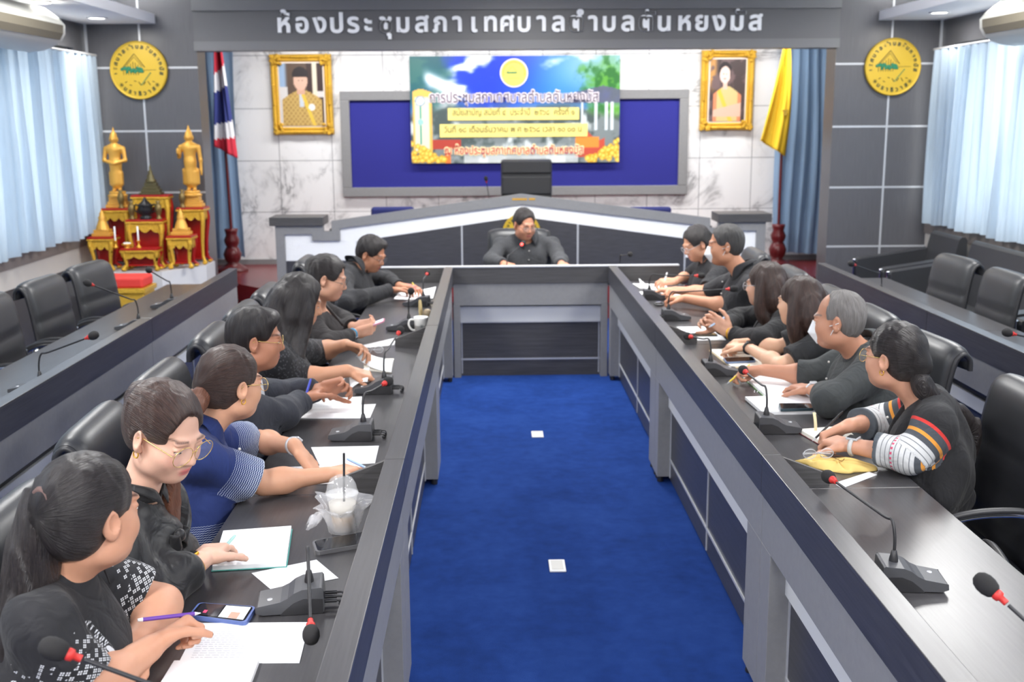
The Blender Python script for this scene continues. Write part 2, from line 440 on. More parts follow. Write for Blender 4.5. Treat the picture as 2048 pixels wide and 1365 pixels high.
# ------------------------------------------------------------------ curtains
def curtain(name, label, x, y0, y1, z0, z1, mat, amp=.045, per=.16, seed=1, along='y', group=None):
    rnd = random.Random(seed); ph = [rnd.uniform(0, 6.28) for _ in range(6)]
    L = y1 - y0; nu = max(20, int(L / .018))
    def fn(u, v):
        s = L * u; z = z0 + (z1 - z0) * v
        a = amp * (0.55 + .45 * (1 - v)) * (1 - .3 * sin(3 * s + ph[2]) * v)
        o = a * (sin(2 * pi * s / per + ph[0] + 1.3 * sin(s * 2.1 + ph[1]) + .35 * sin(z * 2.3 + s * 3)) + .4 * sin(2 * pi * s / (per * .43) + ph[3]))
        zz = z + (.012 * sin(s * 9 + ph[4]) if v == 0 else 0)
        sd = y0 + s + .02 * sin(s * 7 + z * 1.7 + ph[5])
        return V(x + o, sd, zz) if along == 'y' else V(sd, x + o, zz)
    t = thing(name, label, 'curtain', (0, 0, 0), 0, group)
    m_ = MB().grid(fn, nu, 14)
    if along == 'y':                       # gathered widths where the cloth lies double or triple
        a = rnd.uniform(0, .25)
        while a < L - .25:
            wd = rnd.uniform(.08, .34); k_ = 1 if y1 > 6 else .2
            for q in range(rnd.choice((1, 1, 2))):
                o_ = (.05 + .03 * q) * (-1 if x < 0 else 1)
                m_.grid(lambda u, v: fn((a + wd * u) / L, v) + V(o_ + .015 * sin(9 * u + 2 * v + q), .02 * v * (q + 1), 0), 10, 10)
            a += wd + rnd.uniform(.04, .26)
    m_.build('drape', mat, t)
    r = MB()
    rail = [V(x, y0 - .03, z1 + .01), V(x, y1 + .03, z1 + .01)] if along == 'y' else [V(y0 - .03, x, z1 + .01), V(y1 + .03, x, z1 + .01)]
    r.tube(rail, .012, 8).build('curtain_rail', MAT['silver'], t)
    return t
curtain('window_curtain', 'pale blue sheer curtain over the window behind the golden altar', -3.60, 5.95, 10.42, .97, 2.55, MAT['curtain'], seed=3, group=None)
curtain('window_curtain', 'pale blue sheer curtain over the window behind the black sofa', 4.10, 5.95, 10.36, .99, 2.56, MAT['curtain'], seed=5)
for x, sd in ((-3.60, 8), (4.10, 9)):
    curtain('window_curtain', 'pale blue sheer curtain along the %s wall nearer the photographer' % ('altar side' if x < 0 else 'sofa side'), x, 1.2, 5.75, .98, 2.55, MAT['curtain'], seed=sd)
curtain('stage_curtain', 'blue drape behind the red white and blue flag', 12.66, -3.42, -2.84, .42, 2.93, MAT['curtain_blue'], .035, .13, 11, 'x')
curtain('stage_curtain', 'blue drape behind the yellow flag', 12.66, 3.27, 4.02, .42, 2.93, MAT['curtain_blue'], .035, .12, 12, 'x')
for nm, lx, ly in (('', -3.36, 8.63), ('', -3.39, 9.94), ('', 3.89, 9.8), ('', 3.88, 8.4)):
    t = thing('downlight', {-3.36: 'round downlight above the wall air conditioner by the altar window', -3.39: 'round downlight nearest the gold seal over the altar', 3.89: 'round downlight nearest the gold seal over the sofas', 3.88: 'round downlight above the wall air conditioner by the sofas'}[lx], 'light', (lx, ly, 2.85), 0, 'recessed downlights')
    MB().lathe([(.085, 0), (.09, -.008), (.078, -.012), (.07, -.004)], 28).build('trim_ring', MAT['white_lam'], t)
    MB().lathe([(.0, -.006), (.07, -.006)], 28).build('lamp_diffuser', MAT['lamp'], t)
# troffers in the main ceiling
t0 = None
for k, (lx, ly) in enumerate([(-1.5, 2.0), (2.1, 2.0), (-1.5, 5.0), (2.1, 5.0), (-1.5, 8.0), (2.1, 8.0), (0.3, 3.5), (0.3, 6.5), (0.3, 9.2)]):
    pass
# ------------------------------------------------------------------ council desks
HR, HT = .87, .75
def desk(label, xf, s, y0, y1, group, legs=(.2, .12), gusset=True):
    """xf: x of the front face, s: +1 when the table extends toward +x, section y0 (near) .. y1 (far)"""
    t = thing('council_desk', label, 'desk', (xf, (y0 + y1) / 2, 0), 0, group)
    cy = (y0 + y1) / 2; a, b = y0 - cy + .0015, y1 - cy - .0015
    bx = lambda m, d0, d1, ya, yb, z0, z1: m.box(min(s * d0, s * d1), max(s * d0, s * d1), ya, yb, z0, z1)
    bx(MB(), .025, .535, a, b, HT - .03, HT).build('tabletop', MAT['top_lam'], t, bevel=.002)
    m = MB(); bx(m, 0, .022, a, b, .735, HR - .012); bx(m, .045, .06, a, b, HT, HR - .012)
    m.build('fascia', MAT['dark_lam'], t, bevel=.002)
    bx(MB(), -.003, .062, a, b, HR - .012, HR).build('rail_top', MAT['top_lam'], t, bevel=.002)
    m = MB(); bx(m, .008, .03, a, b, .566, .735)
    m.build('apron', MAT['grey_lam'], t, bevel=.002)
    for (ya, yb) in ((a, a + legs[0]), (b - legs[1], b)):
        l = bx(MB(), .008, .08, ya, yb, .035, .566).build('leg', MAT['grey_lam'], t, bevel=.002)
        f = MB()
        for yy in (ya + .03, yb - .03): f.lathe([(.016, 0), (.018, .006), (.012, .035)], 12, Matrix.Translation((s * .03, yy, 0)))
        f.build('foot', MAT['black'], l)
    bx(MB(), .08, .10, a + .02, b - .02, .02, .58).build('modesty_panel', MAT['dark_lam'], t)
    bx(MB(), .062, .08, a + legs[0], b - legs[1], .43, .50).build('light_band', MAT['strip'], t)
    m = MB()
    ya, yb = a + legs[0], b - legs[1]
    bx(m, .074, .08, ya, yb, .126, .138)
    for yy in (ya + .006, (ya + yb) / 2, yb - .006): bx(m, .0745, .08, yy - .005, yy + .005, .03, .43)
    m.build('silver_inlay', MAT['silver'], t)
    for yy in (a, b - .022):
        bx(MB(), .09, .125, yy, yy + .022, .0, HT - .03).build('side_panel', MAT['dark_lam'], t)
    if gusset:
        g = MB(); yy = a + .02
        g.prism([(.06, HR - .012), (.06, HT), (.235, HT), (.235, HT + .04)], lambda u, v, w: V(s * u, w, v), yy, yy + .018)
        g.build('corner_gusset', MAT['dark_x'], t)
    return t
SEC = [(1.07, 3.47), (3.47, 5.87), (5.87, 8.28)]
WHO = ['nearest the camera', 'second from the far desk', 'joined to the far cross desk']
for (ya, yb), w in zip(SEC, ('nearest the photographer, with the iced coffee cup', 'mid-row, by the grey-jacket man', 'farthest along, touching the end desk')):
    desk('grey council desk on the altar side, ' + w, -.295, -1, ya, yb, 'inner council desks')
for (ya, yb), w in zip(SEC, ('nearest the photographer, nearly empty', 'in the middle of the row, under the notebooks', 'farthest along, touching the end desk')):
    desk('grey council desk on the sofa side, ' + w, .888, 1, ya, yb, 'inner council desks')
WSEC = [(1.9, 4.03), (4.03, 6.18), (6.18, 8.33)]
for (ya, yb), w in zip(WSEC, ('closest to the photographer', 'in the middle of the outer row', 'farthest away, beside the golden altar')):
    desk('grey outer desk on the altar side, ' + w, -1.93, -1, ya, yb, 'outer council desks', (.12, .12), False)
for (ya, yb), w in zip(WSEC, ('closest to the photographer', 'in the middle of the outer row', 'farthest away, beside the black armchair')):
    desk('grey outer desk on the sofa side, ' + w, 2.50, 1, ya, yb, 'outer council desks', (.12, .12), False)
# outer rows end panels are part of their farthest sections: none needed
# ------------------------------------------------------------------ cross desk at the end of the aisle
t = thing('cross_desk', 'dark council desk closing the far end of the aisle, before the presiding man', 'desk', (.297, 8.3, 0))
W = 1.135
MB().box(-W, W, .02, .62, HT - .03, HT).build('tabletop', MAT['top_x'], t, bevel=.002)
MB().box(-W, W, 0, .022, .735, HR - .008).build('fascia', MAT['dark_x'], t, bevel=.002)
MB().box(-W, W, -.004, .06, HR - .01, HR).build('rail_top', MAT['silver'], t, bevel=.002)
MB().box(-.59, .59, .008, .03, .566, .735).build('apron', MAT['grey_lam'], t, bevel=.002)
for xa, xb in ((-.592, -.54), (.54, .592)):
    MB().box(xa, xb, .008, .08, .0, .566).build('leg', MAT['grey_lam'], t, bevel=.002)
MB().box(-.6, .6, .08, .10, .0, .58).build('modesty_panel', MAT['dark_x'], t)
MB().box(-.54, .54, .055, .08, .43, .55).build('light_band', MAT['strip'], t)
MB().box(-.54, .54, .074, .08, .126, .138).box(-.535, -.528, .074, .08, .02, .43).box(.528, .535, .074, .08, .02, .43).box(-.54, .54, .05, .08, .425, .435).build('silver_inlay', MAT['silver'], t)
for xa in (-W, W - .025): MB().box(xa, xa + .025, .03, .6, 0, HT - .03).build('side_panel', MAT['dark_x'], t)

# ------------------------------------------------------------------ gabled podium bench
PF = 10.9
def pp(px, py):
    p = aty(px, py, PF); return (p.x - .30, p.z)
def sym(left):                      # left half profile from the outside to the middle -> closed strip outline
    return left + [(-x, z) for x, z in reversed(left)]
t = thing('podium_bench', 'long grey and white gabled podium bench on the red dais', 'desk', (.30, PF, 0))
P3 = lambda u, v, w: V(u, w, v)
ax = 0.0
zo, zi, zw = 1.246, 1.145, 1.02      # apex heights: outer border, inner border, white band foot
outer = [(-2.425, DZ), (-2.425, .95), (-1.96 + .01, .95), (-1.96 + .01, .895), (-1.872, .895), (-1.872, .995), (0, zo)]
inner = [(-2.335, DZ), (-2.335, .865), (-2.065, .865), (-2.065, .80), (-1.79, .80), (-1.79, .92), (0, zi)]
# border: quads between outer and inner (left and mirrored right)
bm_ = MB()
def ring(o, i, y0, y1):
    for sgn in (1, -1):
        L = [(sgn * x, z) for x, z in o]; R = [(sgn * x, z) for x, z in i]
        n_ = len(L)
        vs = [V(x, y0, z) for x, z in L] + [V(x, y0, z) for x, z in R] + [V(x, y1, z) for x, z in L] + [V(x, y1, z) for x, z in R]
        fs = []
        for k in range(n_ - 1):
            fs += [(k, k + 1, n_ + k + 1, n_ + k), (2 * n_ + k, 3 * n_ + k, 3 * n_ + k + 1, 2 * n_ + k + 1), (k, 2 * n_ + k, 2 * n_ + k + 1, k + 1), (n_ + k, n_ + k + 1, 3 * n_ + k + 1, 3 * n_ + k)]
        bm_.add(vs, fs)
ring(outer, inner, -.03, .02)
bm_.build('border_frame', MAT['grey_lam'], t)
wb = MB()
low = [(-2.335, .60), (-1.63, .60), (-1.63, .79), (0, zw)]
for sgn in (1, -1):
    poly = [(sgn * x, z) for x, z in inner[1:]] + [(sgn * x, z) for x, z in reversed(low)]
    wb.prism(poly, P3, 0, .02)
wb.build('white_panel', MAT['white_lam'], t)
db = MB()
for sgn in (1, -1):
    db.prism([(sgn * x, z) for x, z in low] + [(0, DZ), (sgn * -2.335, DZ)], P3, .002, .022)
db.build('dark_panel', MAT['dark_lam'], t)
m = MB()
for x in (-.59, .56, -1.63, 1.63): m.box(x - .008, x + .008, -.004, .004, DZ, .94 if abs(x) < 1 else .79)
m.build('silver_inlay', MAT['silver'], t)
for sgn in (-1, 1):
    xs = sorted((sgn * 2.475, sgn * 1.945))
    MB().box(xs[0], xs[1], -.06, .30, .95, 1.035).build('end_cap', MAT['dark_x'], t, bevel=.003)
    xs = sorted((sgn * 2.425, sgn * 2.39))
    MB().box(xs[0], xs[1], .02, .7, DZ, .95).build('side_panel', MAT['grey_lam'], t)
MB().box(-1.9, 1.9, .025, .40, .88, .91).build('worktop', MAT['top_x'], t)
gp = MB().box(-.09, .055, -.036, -.03, 1.185, 1.203).box(.075, .135, -.036, -.03, 1.185, 1.203)
gp.build('name_strip', MAT['gold'], t)

# ------------------------------------------------------------------ armchairs
def chair(label, loc, rz, group=None, w=.52, hb=1.0):
    """faces +x at rz = 0"""
    t = thing('armchair', label, 'chair', loc, rz, group)
    def slab(path, hw, th, seams=()):
        """padded panel: centre-line path of (x, z), width 2*hw in y"""
        pts = catmull([V(x, 0, z) for x, z in path], 6); n_ = len(pts); m_ = MB(); ny = 12; vs = []; 
        nor = []
        for i in range(n_):
            d_ = (pts[min(i + 1, n_ - 1)] - pts[max(i - 1, 0)]).normalized(); nor.append(V(d_.z, 0, -d_.x))
        prof = []
        for k in range(ny + 1): prof.append((-1 + 2 * k / ny, 1))
        for k in range(ny + 1): prof.append((1 - 2 * k / ny, -1))
        for i, p in enumerate(pts):
            e = min(1, .35 + .65 * sqrt(min(1, 3.5 * min(i, n_ - 1 - i) / (n_ - 1))))
            sm_ = 1.0
            for s_ in seams: sm_ -= .45 * exp(-((i / (n_ - 1) - s_) / .016) ** 2)
            for (u, sd) in prof:
                edge = (1 - abs(u) ** 6)
                yy = u * hw
                vs.append(p + V(0, yy, 0) + nor[i] * sd * th * (.38 + .62 * edge) * e * (sm_ if sd > 0 else 1))
        q = len(prof)
        fs = [(i * q + k, i * q + (k + 1) % q, (i + 1) * q + (k + 1) % q, (i + 1) * q + k) for i in range(n_ - 1) for k in range(q)]
        m_.add(vs, fs, True); m_.add(vs[:q], [tuple(range(q - 1, -1, -1))]); m_.add(vs[-q:], [tuple(range(q))])
        return m_
    hw = w / 2
    slab([(-.23, .425), (-.1, .43), (.1, .44), (.22, .435), (.265, .395)], hw, .045, (.35, .6)).build('seat', MAT['leather'], t)
    b = slab([(-.20, .44), (-.215, .58), (-.236, .73 * hb), (-.258, .86 * hb), (-.278, .925 * hb), (-.308, .947 * hb), (-.336, .924 * hb), (-.340, .882 * hb)], hw, .036, (.1, .2, .3)).build('backrest', MAT['leather'], t)
    for s_ in (-1, 1):
        MB().tube(catmull([V(-.20, s_ * hw, .46), V(-.236, s_ * hw, .73 * hb), V(-.258, s_ * hw, .86 * hb), V(-.278, s_ * hw, .925 * hb), V(-.308, s_ * hw, .947 * hb), V(-.336, s_ * hw, .924 * hb), V(-.340, s_ * hw, .882 * hb)], 5), .012, 6).build('piping', MAT['black'], b)
    for s_ in (-1, 1):
        y = s_ * (hw + .045)
        loop = catmull([V(-.235, y, .60), V(-.22, y, .645), V(-.12, y, .678), V(.06, y, .668), V(.2, y, .605), V(.255, y, .5), V(.22, y, .38), (0.05, y, .36)], 6)
        a_ = MB().tube(loop, .0125, 8).tube([V(-.235, y, .60), V(-.225, s_ * hw, .62)], .011, 6).build('arm', MAT['chrome'], t)
        MB().tube([p + V(0, 0, .010) for p in loop[6:22]], .0135, 8).build('arm_pad', MAT['black'], a_)
    f = MB()
    f.tube([V(0, 0, .1), V(0, 0, .385)], .028, 10)
    f.cbox((0, 0, .382), (.3, .36, .02)).tube([V(.05, -hw - .045, .36), V(.05, hw + .045, .36)], .011, 6)
    f.build('column', MAT['black'], t)
    for k in range(5):
        a = 2 * pi * k / 5 + .3
        l = MB().tube([V(.02 * cos(a), .02 * sin(a), .12), V(.29 * cos(a), .29 * sin(a), .075)], [.022, .014], 8).build('leg', MAT['chrome'], t)
        MB().lathe([(.0, -.012), (.024, -.01), (.026, 0), (.024, .01), (0, .012)], 12, Matrix.Translation((.29 * cos(a), .29 * sin(a), .027)) @ Matrix.Rotation(pi / 2, 4, 'X') @ Matrix.Rotation(a, 4, 'Y')).build('caster', MAT['black'], l)
    return t
PROTO = {}
def put_chair(x, y, rz, label, group, hb=1.06):
    if hb not in PROTO:
        PROTO[hb] = chair(label, (x, y, 0), rz, group, hb=hb); return PROTO[hb]
    return dup(PROTO[hb], (x, y, 0), rz, label, group)
# ------------------------------------------------------------------ smooth solids: distance fields meshed as one continuous surface
class Field:
    def __init__(s, lo, hi, h):
        s.h = h; s.lo = np.array(lo, np.float32); n = np.ceil((np.array(hi) - s.lo) / h).astype(int) + 1
        s.D = np.full(n, 1.0, np.float32); s.n = n
        s.ax = [s.lo[i] + h * np.arange(n[i], dtype=np.float32) for i in range(3)]
    def sub(s, lo, hi):
        a = np.maximum(np.floor((np.array(lo) - s.lo) / s.h).astype(int), 0); b = np.minimum(np.ceil((np.array(hi) - s.lo) / s.h).astype(int) + 1, s.n)
        if (b <= a).any(): return None, None
        sl = tuple(slice(a[i], b[i]) for i in range(3))
        return sl, (s.ax[0][sl[0]][:, None, None], s.ax[1][sl[1]][None, :, None], s.ax[2][sl[2]][None, None, :])
    def put(s, fn, lo, hi, k=0.02, op='add', pad=0.03):
        lo = np.array(lo) - pad - k; hi = np.array(hi) + pad + k
        sl, P = s.sub(lo, hi)
        if sl is None: return s
        d = fn(*P).astype(np.float32); A = s.D[sl]
        if op == 'add':
            if k > 0:
                q = np.maximum(k - np.abs(A - d), 0) / k; s.D[sl] = np.minimum(A, d) - q * q * k * .25
            else: s.D[sl] = np.minimum(A, d)
        else:
            d = -d
            if k > 0:
                q = np.maximum(k - np.abs(A - d), 0) / k; s.D[sl] = np.maximum(A, d) + q * q * k * .25
            else: s.D[sl] = np.maximum(A, d)
        return s
    def cone(s, a, b, ra, rb, k=.02, op='add', cut=None, flat=None):
        """round cone a -> b; cut = distance along the axis from b kept open (flat end) ; flat = (axis vector, factor) squashes"""
        a = np.array(a, float); b = np.array(b, float); ba = b - a; L2 = float(ba @ ba) + 1e-9; r = max(ra, rb)
        def fn(x, y, z):
            X, Y, Z = x - a[0], y - a[1], z - a[2]
            t = np.clip((X * ba[0] + Y * ba[1] + Z * ba[2]) / L2, 0, 1)
            dx, dy, dz = X - t * ba[0], Y - t * ba[1], Z - t * ba[2]
            if flat is not None:
                w, f = flat; dd = dx * w[0] + dy * w[1] + dz * w[2]; q = dd * (f - 1)
                dx, dy, dz = dx + q * w[0], dy + q * w[1], dz + q * w[2]
            d = np.sqrt(dx * dx + dy * dy + dz * dz) - (ra + (rb - ra) * t)
            if cut is not None:
                L = sqrt(L2); d = np.maximum(d, (X * ba[0] + Y * ba[1] + Z * ba[2]) / L - (L - cut))
            return d
        return s.put(fn, np.minimum(a, b) - r, np.maximum(a, b) + r, k, op)
    def ell(s, c, r, k=.02, op='add', R=None):
        c = np.array(c, float); r = np.array(r, float); R = np.eye(3) if R is None else np.array(R)   # rows = local axes in world
        m = float(max(r))
        def fn(x, y, z):
            X, Y, Z = x - c[0], y - c[1], z - c[2]
            u = (R[0][0] * X + R[0][1] * Y + R[0][2] * Z) / r[0]; v = (R[1][0] * X + R[1][1] * Y + R[1][2] * Z) / r[1]; w = (R[2][0] * X + R[2][1] * Y + R[2][2] * Z) / r[2]
            k0 = np.sqrt(u * u + v * v + w * w); k1 = np.sqrt((u / r[0]) ** 2 + (v / r[1]) ** 2 + (w / r[2]) ** 2) + 1e-9
            return k0 * (k0 - 1) / k1
        ext = np.sqrt(((R * r[:, None]) ** 2).sum(0))
        return s.put(fn, c - ext, c + ext, k, op)
    def rbox(s, c, hd, rad, k=.01, op='add', R=None):
        c = np.array(c, float); R = np.eye(3) if R is None else np.array(R); e = float(np.linalg.norm(hd))
        def fn(x, y, z):
            X, Y, Z = x - c[0], y - c[1], z - c[2]; q = []
            for i in range(3): q.append(np.abs(R[i][0] * X + R[i][1] * Y + R[i][2] * Z) - (hd[i] - rad))
            o = np.sqrt(sum(np.maximum(t, 0) ** 2 for t in q)); return o + np.minimum(np.maximum(np.maximum(q[0], q[1]), q[2]), 0) - rad
        return s.put(fn, c - e, c + e, k, op)
    def warp(s, amp, scale, seed=0, squash=(1, 1, 1)):
        """adds gentle folds near the surface"""
        r = np.random.default_rng(seed); x, y, z = s.ax[0][:, None, None] * scale * squash[0], s.ax[1][None, :, None] * scale * squash[1], s.ax[2][None, None, :] * scale * squash[2]
        p = r.random(9) * 6.28
        w1 = np.sin(x * 1.1 + p[0]) + np.sin(y * .9 + p[1]) * 1.2 + np.sin(z * .7 + p[2])
        n = np.sin(w1 * 1.6 + z * 1.3 + x * .8 + p[3]) + .6 * np.sin(w1 * 2.3 + y * 2.1 - z * 1.4 + p[4])
        s.D += (amp * n).astype(np.float32); return s
    def mesh(s):
        D = s.D; ins = D < 0; n = s.n
        cnt = np.zeros(n - 1, np.int8)
        for i in (0, 1):
            for j in (0, 1):
                for k in (0, 1): cnt += ins[i:n[0] - 1 + i, j:n[1] - 1 + j, k:n[2] - 1 + k]
        act = (cnt > 0) & (cnt < 8); I = np.argwhere(act)
        if len(I) == 0: return np.zeros((0, 3)), np.zeros((0, 4), int)
        idx = np.full(n - 1, -1, np.int32); idx[act] = np.arange(len(I))
        c = {}
        for i in (0, 1):
            for j in (0, 1):
                for k in (0, 1): c[(i, j, k)] = D[I[:, 0] + i, I[:, 1] + j, I[:, 2] + k]
        acc = np.zeros((len(I), 3)); num = np.zeros(len(I))
        for a in c:
            for ax in range(3):
                if a[ax]: continue
                b = list(a); b[ax] = 1; va, vb = c[a], c[tuple(b)]; m = (va < 0) != (vb < 0)
                t = np.where(m, va / np.where(m, va - vb, 1), 0); p = np.tile(np.array(a, float), (len(I), 1)); p[:, ax] = t
                acc += p * m[:, None]; num += m
        P = s.lo + (I + acc / num[:, None]) * s.h
        F = []
        for ax in range(3):
            o = [1, 1, 1]; o[ax] = 0; u, v = [d for d in range(3) if d != ax]
            lo = [slice(1, n[d] - 1) if d != ax else slice(0, n[d] - 1) for d in range(3)]
            hi = list(lo); hi[ax] = slice(1, n[ax])
            A, B = ins[tuple(lo)], ins[tuple(hi)]; E = np.argwhere(A != B)
            if len(E) == 0: continue
            fl = A[tuple(E.T)]; base = E.copy(); base[:, u] += 1; base[:, v] += 1
            q = []
            for du, dv in ((-1, -1), (0, -1), (0, 0), (-1, 0)):
                g = base.copy(); g[:, u] += du; g[:, v] += dv; q.append(idx[g[:, 0], g[:, 1], g[:, 2]])
            q = np.stack(q, 1); sw = fl if ax != 1 else ~fl; q[~sw] = q[~sw][:, ::-1]; F.append(q)
        F = np.concatenate(F); F = F[(F >= 0).all(1)]
        # one smoothing pass
        for _ in range(1):
            S = np.zeros_like(P); N = np.zeros(len(P))
            for a, b in ((0, 1), (1, 2), (2, 3), (3, 0)):
                np.add.at(S, F[:, a], P[F[:, b]]); np.add.at(S, F[:, b], P[F[:, a]]); np.add.at(N, F[:, a], 1); np.add.at(N, F[:, b], 1)
            P = P * .5 + .5 * S / np.maximum(N, 1)[:, None]
        return P, F
def np_obj(name, P, F, mat, parent=None, col=None, origin=(0, 0, 0), attrs=None):
    me = bpy.data.meshes.new(name); P = np.asarray(P, np.float32) - np.array(origin, np.float32)
    me.vertices.add(len(P)); me.vertices.foreach_set('co', P.ravel())
    me.loops.add(F.size); me.loops.foreach_set('vertex_index', F.ravel().astype(np.int32))
    me.polygons.add(len(F)); me.polygons.foreach_set('loop_start', np.arange(0, F.size, F.shape[1], dtype=np.int32))
    me.polygons.foreach_set('use_smooth', np.ones(len(F), bool))
    me.update(calc_edges=True); me.validate(); me.materials.append(mat)
    if col is not None:
        a = np.ones((len(P), 4), np.float32); a[:, :3] = col; me.color_attributes.new('Col', 'FLOAT_COLOR', 'POINT').data.foreach_set('color', a.ravel())
    for k, v in (attrs or {}).items(): me.attributes.new(k, 'FLOAT', 'POINT').data.foreach_set('value', np.asarray(v, np.float32))
    o = bpy.data.objects.new(name, me); COL.objects.link(o)
    if parent is not None: o.parent = parent
    return o
# ------------------------------------------------------------------ things at the far wall
def vcol_mat(name, rough=0.5):
    t = NT(name); t.set(Roughness=rough); a = t.n('Attribute'); a.attribute_name = 'Col'; t.l(a.outputs['Color'], t.b.inputs['Base Color']); return t.mat
MAT['print'] = vcol_mat('printed_picture', 0.45)
def smooth(a, b, x): t = np.clip((x - a) / (b - a), 0, 1); return t * t * (3 - 2 * t)
def lin(c): c = np.asarray(c, float) / 255.0; return np.where(c <= 0.04045, c / 12.92, ((c + 0.055) / 1.055) ** 2.4)
_rng = np.random.default_rng(4)
_tab = _rng.random((64, 64))
def vnoise(x, y):
    xi = np.floor(x).astype(int); yi = np.floor(y).astype(int); fx = x - xi; fy = y - yi
    fx = fx * fx * (3 - 2 * fx); fy = fy * fy * (3 - 2 * fy); T = lambda i, j: _tab[i % 64, j % 64]
    return (T(xi, yi) * (1 - fx) + T(xi + 1, yi) * fx) * (1 - fy) + (T(xi, yi + 1) * (1 - fx) + T(xi + 1, yi + 1) * fx) * fy
def fbm(x, y, n=4): return sum(vnoise(x * 2 ** k + 7 * k, y * 2 ** k + 3 * k) * .5 ** k for k in range(n)) / sum(.5 ** k for k in range(n))
def picture(name, parent, w, h, nx, ny, fn, thick=.004):
    """printed board in its own x-z plane, facing -y, lower left corner at the origin"""
    u, v = np.meshgrid(np.linspace(0, 1, nx + 1), np.linspace(0, 1, ny + 1), indexing='ij')
    rgb = fn(u, v)
    mb = MB(); mb.grid(lambda a, b: V(a * w, 0, b * h), nx, ny, False)
    mb.box(0, w, .0005, thick, 0, h)
    o = mb.build(name, MAT['print'], parent)
    ca = o.data.color_attributes.new('Col', 'FLOAT_COLOR', 'POINT')
    n_ = (nx + 1) * (ny + 1); arr = np.ones((len(o.data.vertices), 4), np.float32)
    arr[:n_, :3] = lin(np.clip(rgb, 0, 255).reshape(-1, 3)); arr[n_:, :3] = .8
    ca.data.foreach_set('color', arr.ravel()); return o
def over(img, col, m): return img * (1 - m[..., None]) + np.array(col, float) * m[..., None]
# notice board
t = thing('notice_board', 'large blue felt notice board in a grey frame on the marble wall', 'board', (.285, YF - .05, 0))
for nm, (x0, x1, z0, z1), m in (('felt', (-1.93, 1.93, 1.16, 2.24), M('blue_felt', srgb(42, 44, 134), 0.95, nscale=300, nstr=0.3)),):
    MB().box(x0, x1, .015, .04, z0, z1).build(nm, m, t)
f = MB(); o_, i_ = (-1.985, 1.985, 1.10, 2.29), (-1.88, 1.88, 1.205, 2.185)
f.box(o_[0], o_[1], -.02, .04, i_[3], o_[3]).box(o_[0], o_[1], -.02, .04, o_[2], i_[2]).box(o_[0], i_[0], -.02, .04, i_[2], i_[3]).box(i_[1], o_[1], -.02, .04, i_[2], i_[3])
f.build('frame', MAT['grey_lam'], t, bevel=.006)
# banner
BW, BH = 2.375, 1.19
def banner_rgb(u, v):
    x = u * 2; y = v
    img = np.zeros(u.shape + (3,))
    sky = smooth(.3, 1., v); img[:] = 0; img = over(img, (40, 120, 225), np.ones_like(u)); img = over(img, (24, 60, 205), smooth(.45, .1, np.abs(u - .33) + .2 * (1 - v)))
    cl = fbm(x * 3 + 1, y * 5, 4); img = over(img, (240, 246, 252), smooth(.56, .72, cl) * smooth(.25, .5, v))
    img = over(img, (215, 240, 250), smooth(.55, .95, u) * smooth(.5, .9, v) * .7)
    rock = fbm(x * 7, y * 9, 4); lowm = smooth(.62, .45, v + .25 * u * 0 + .15 * (fbm(x * 4, y * 4) - .5))
    img = over(img, (120, 130, 132), lowm); img = over(img, (70, 84, 84), lowm * smooth(.45, .6, rock)); img = over(img, (205, 214, 216), lowm * smooth(.55, .75, fbm(x * 9 + 3, y * 6)))
    tl = smooth(.28, .12, u + .25 * (fbm(x * 6, y * 6) - .5)) * smooth(.45, .6, v)
    img = over(img, (34, 92, 88), tl * .9); wf = np.exp(-((v - (.78 - .9 * (u - .1))) / .06) ** 2) * smooth(.05, .1, u) * smooth(.32, .22, u)
    img = over(img, (245, 248, 252), np.clip(wf * 1.3, 0, 1))
    tr = smooth(.74, .93, u + .3 * (fbm(x * 8, y * 8) - .5) - .25 * np.abs(v - .72)) * smooth(.38, .5, v) * smooth(1.02, .8, v - .1 * u)
    img = over(img, (88, 158, 52), tr * (.6 + .4 * smooth(.4, .6, rock))); img = over(img, (40, 110, 44), tr * smooth(.5, .65, fbm(x * 14, y * 14)))
    roof = (v < .72 - .45 * np.abs(u - .92)) & (v > .56) & (u > .74); img = over(img, (92, 92, 120), roof * .9)
    for c in (.82, .885, .935, .965): img = over(img, (214, 226, 232), (np.abs(u - c) < .006) & (v > .3) & (v < .57))
    img = over(img, (196, 74, 52), (u > .79) & (v < .26 + .05 * np.sin(u * 40)) & (v > .05) & (u < .93)); img = over(img, (236, 140, 48), (u > .79) & (u < .9) & (v > .14) & (v < .24))
    img = over(img, (226, 232, 232), (smooth(.2, .1, v) * (u > .25) * (u < .8) * .7))
    img = over(img, (176, 60, 44), (u > .1) & (u < .24) & (v > .13) & (v < .22)); img = over(img, (230, 120, 50), (u > .16) & (u < .19) & (v < .15))
    # clock tower board
    tw = (u > .012) & (u < .1) & (v < .70 - .6 * np.abs(u - .05)) & (v > .1); img = over(img, (232, 186, 92), tw); img = over(img, (240, 226, 196), tw & (u > .022) & (u < .088) & (v < .62))
    img = over(img, (44, 160, 140), (np.abs(u - .047) < .006) & (v > .18) & (v < .56)); r = np.hypot((u - .047) * 2, v - .585); img = over(img, (120, 150, 170), r < .05); img = over(img, (226, 236, 244), r < .038)
    img = over(img, (150, 200, 196), np.hypot((u - .047) * 2, v - .39) < .03)
    # fruit
    rr = np.random.default_rng(2)
    for cx0, sx in ((.0, .16), (.84, .16)):
        for _ in range(60):
            a = rr.random(); b = rr.random(); fx = cx0 + sx * a; hmax = .2 * (1 - a) if cx0 < .5 else .2 * a; fy = .02 + b * max(.03, hmax)
            d = np.hypot((u - fx) * 2, v - fy); img = over(img, (214, 164, 30), d < .026); img = over(img, (250, 216, 96), d < .017)
    return img
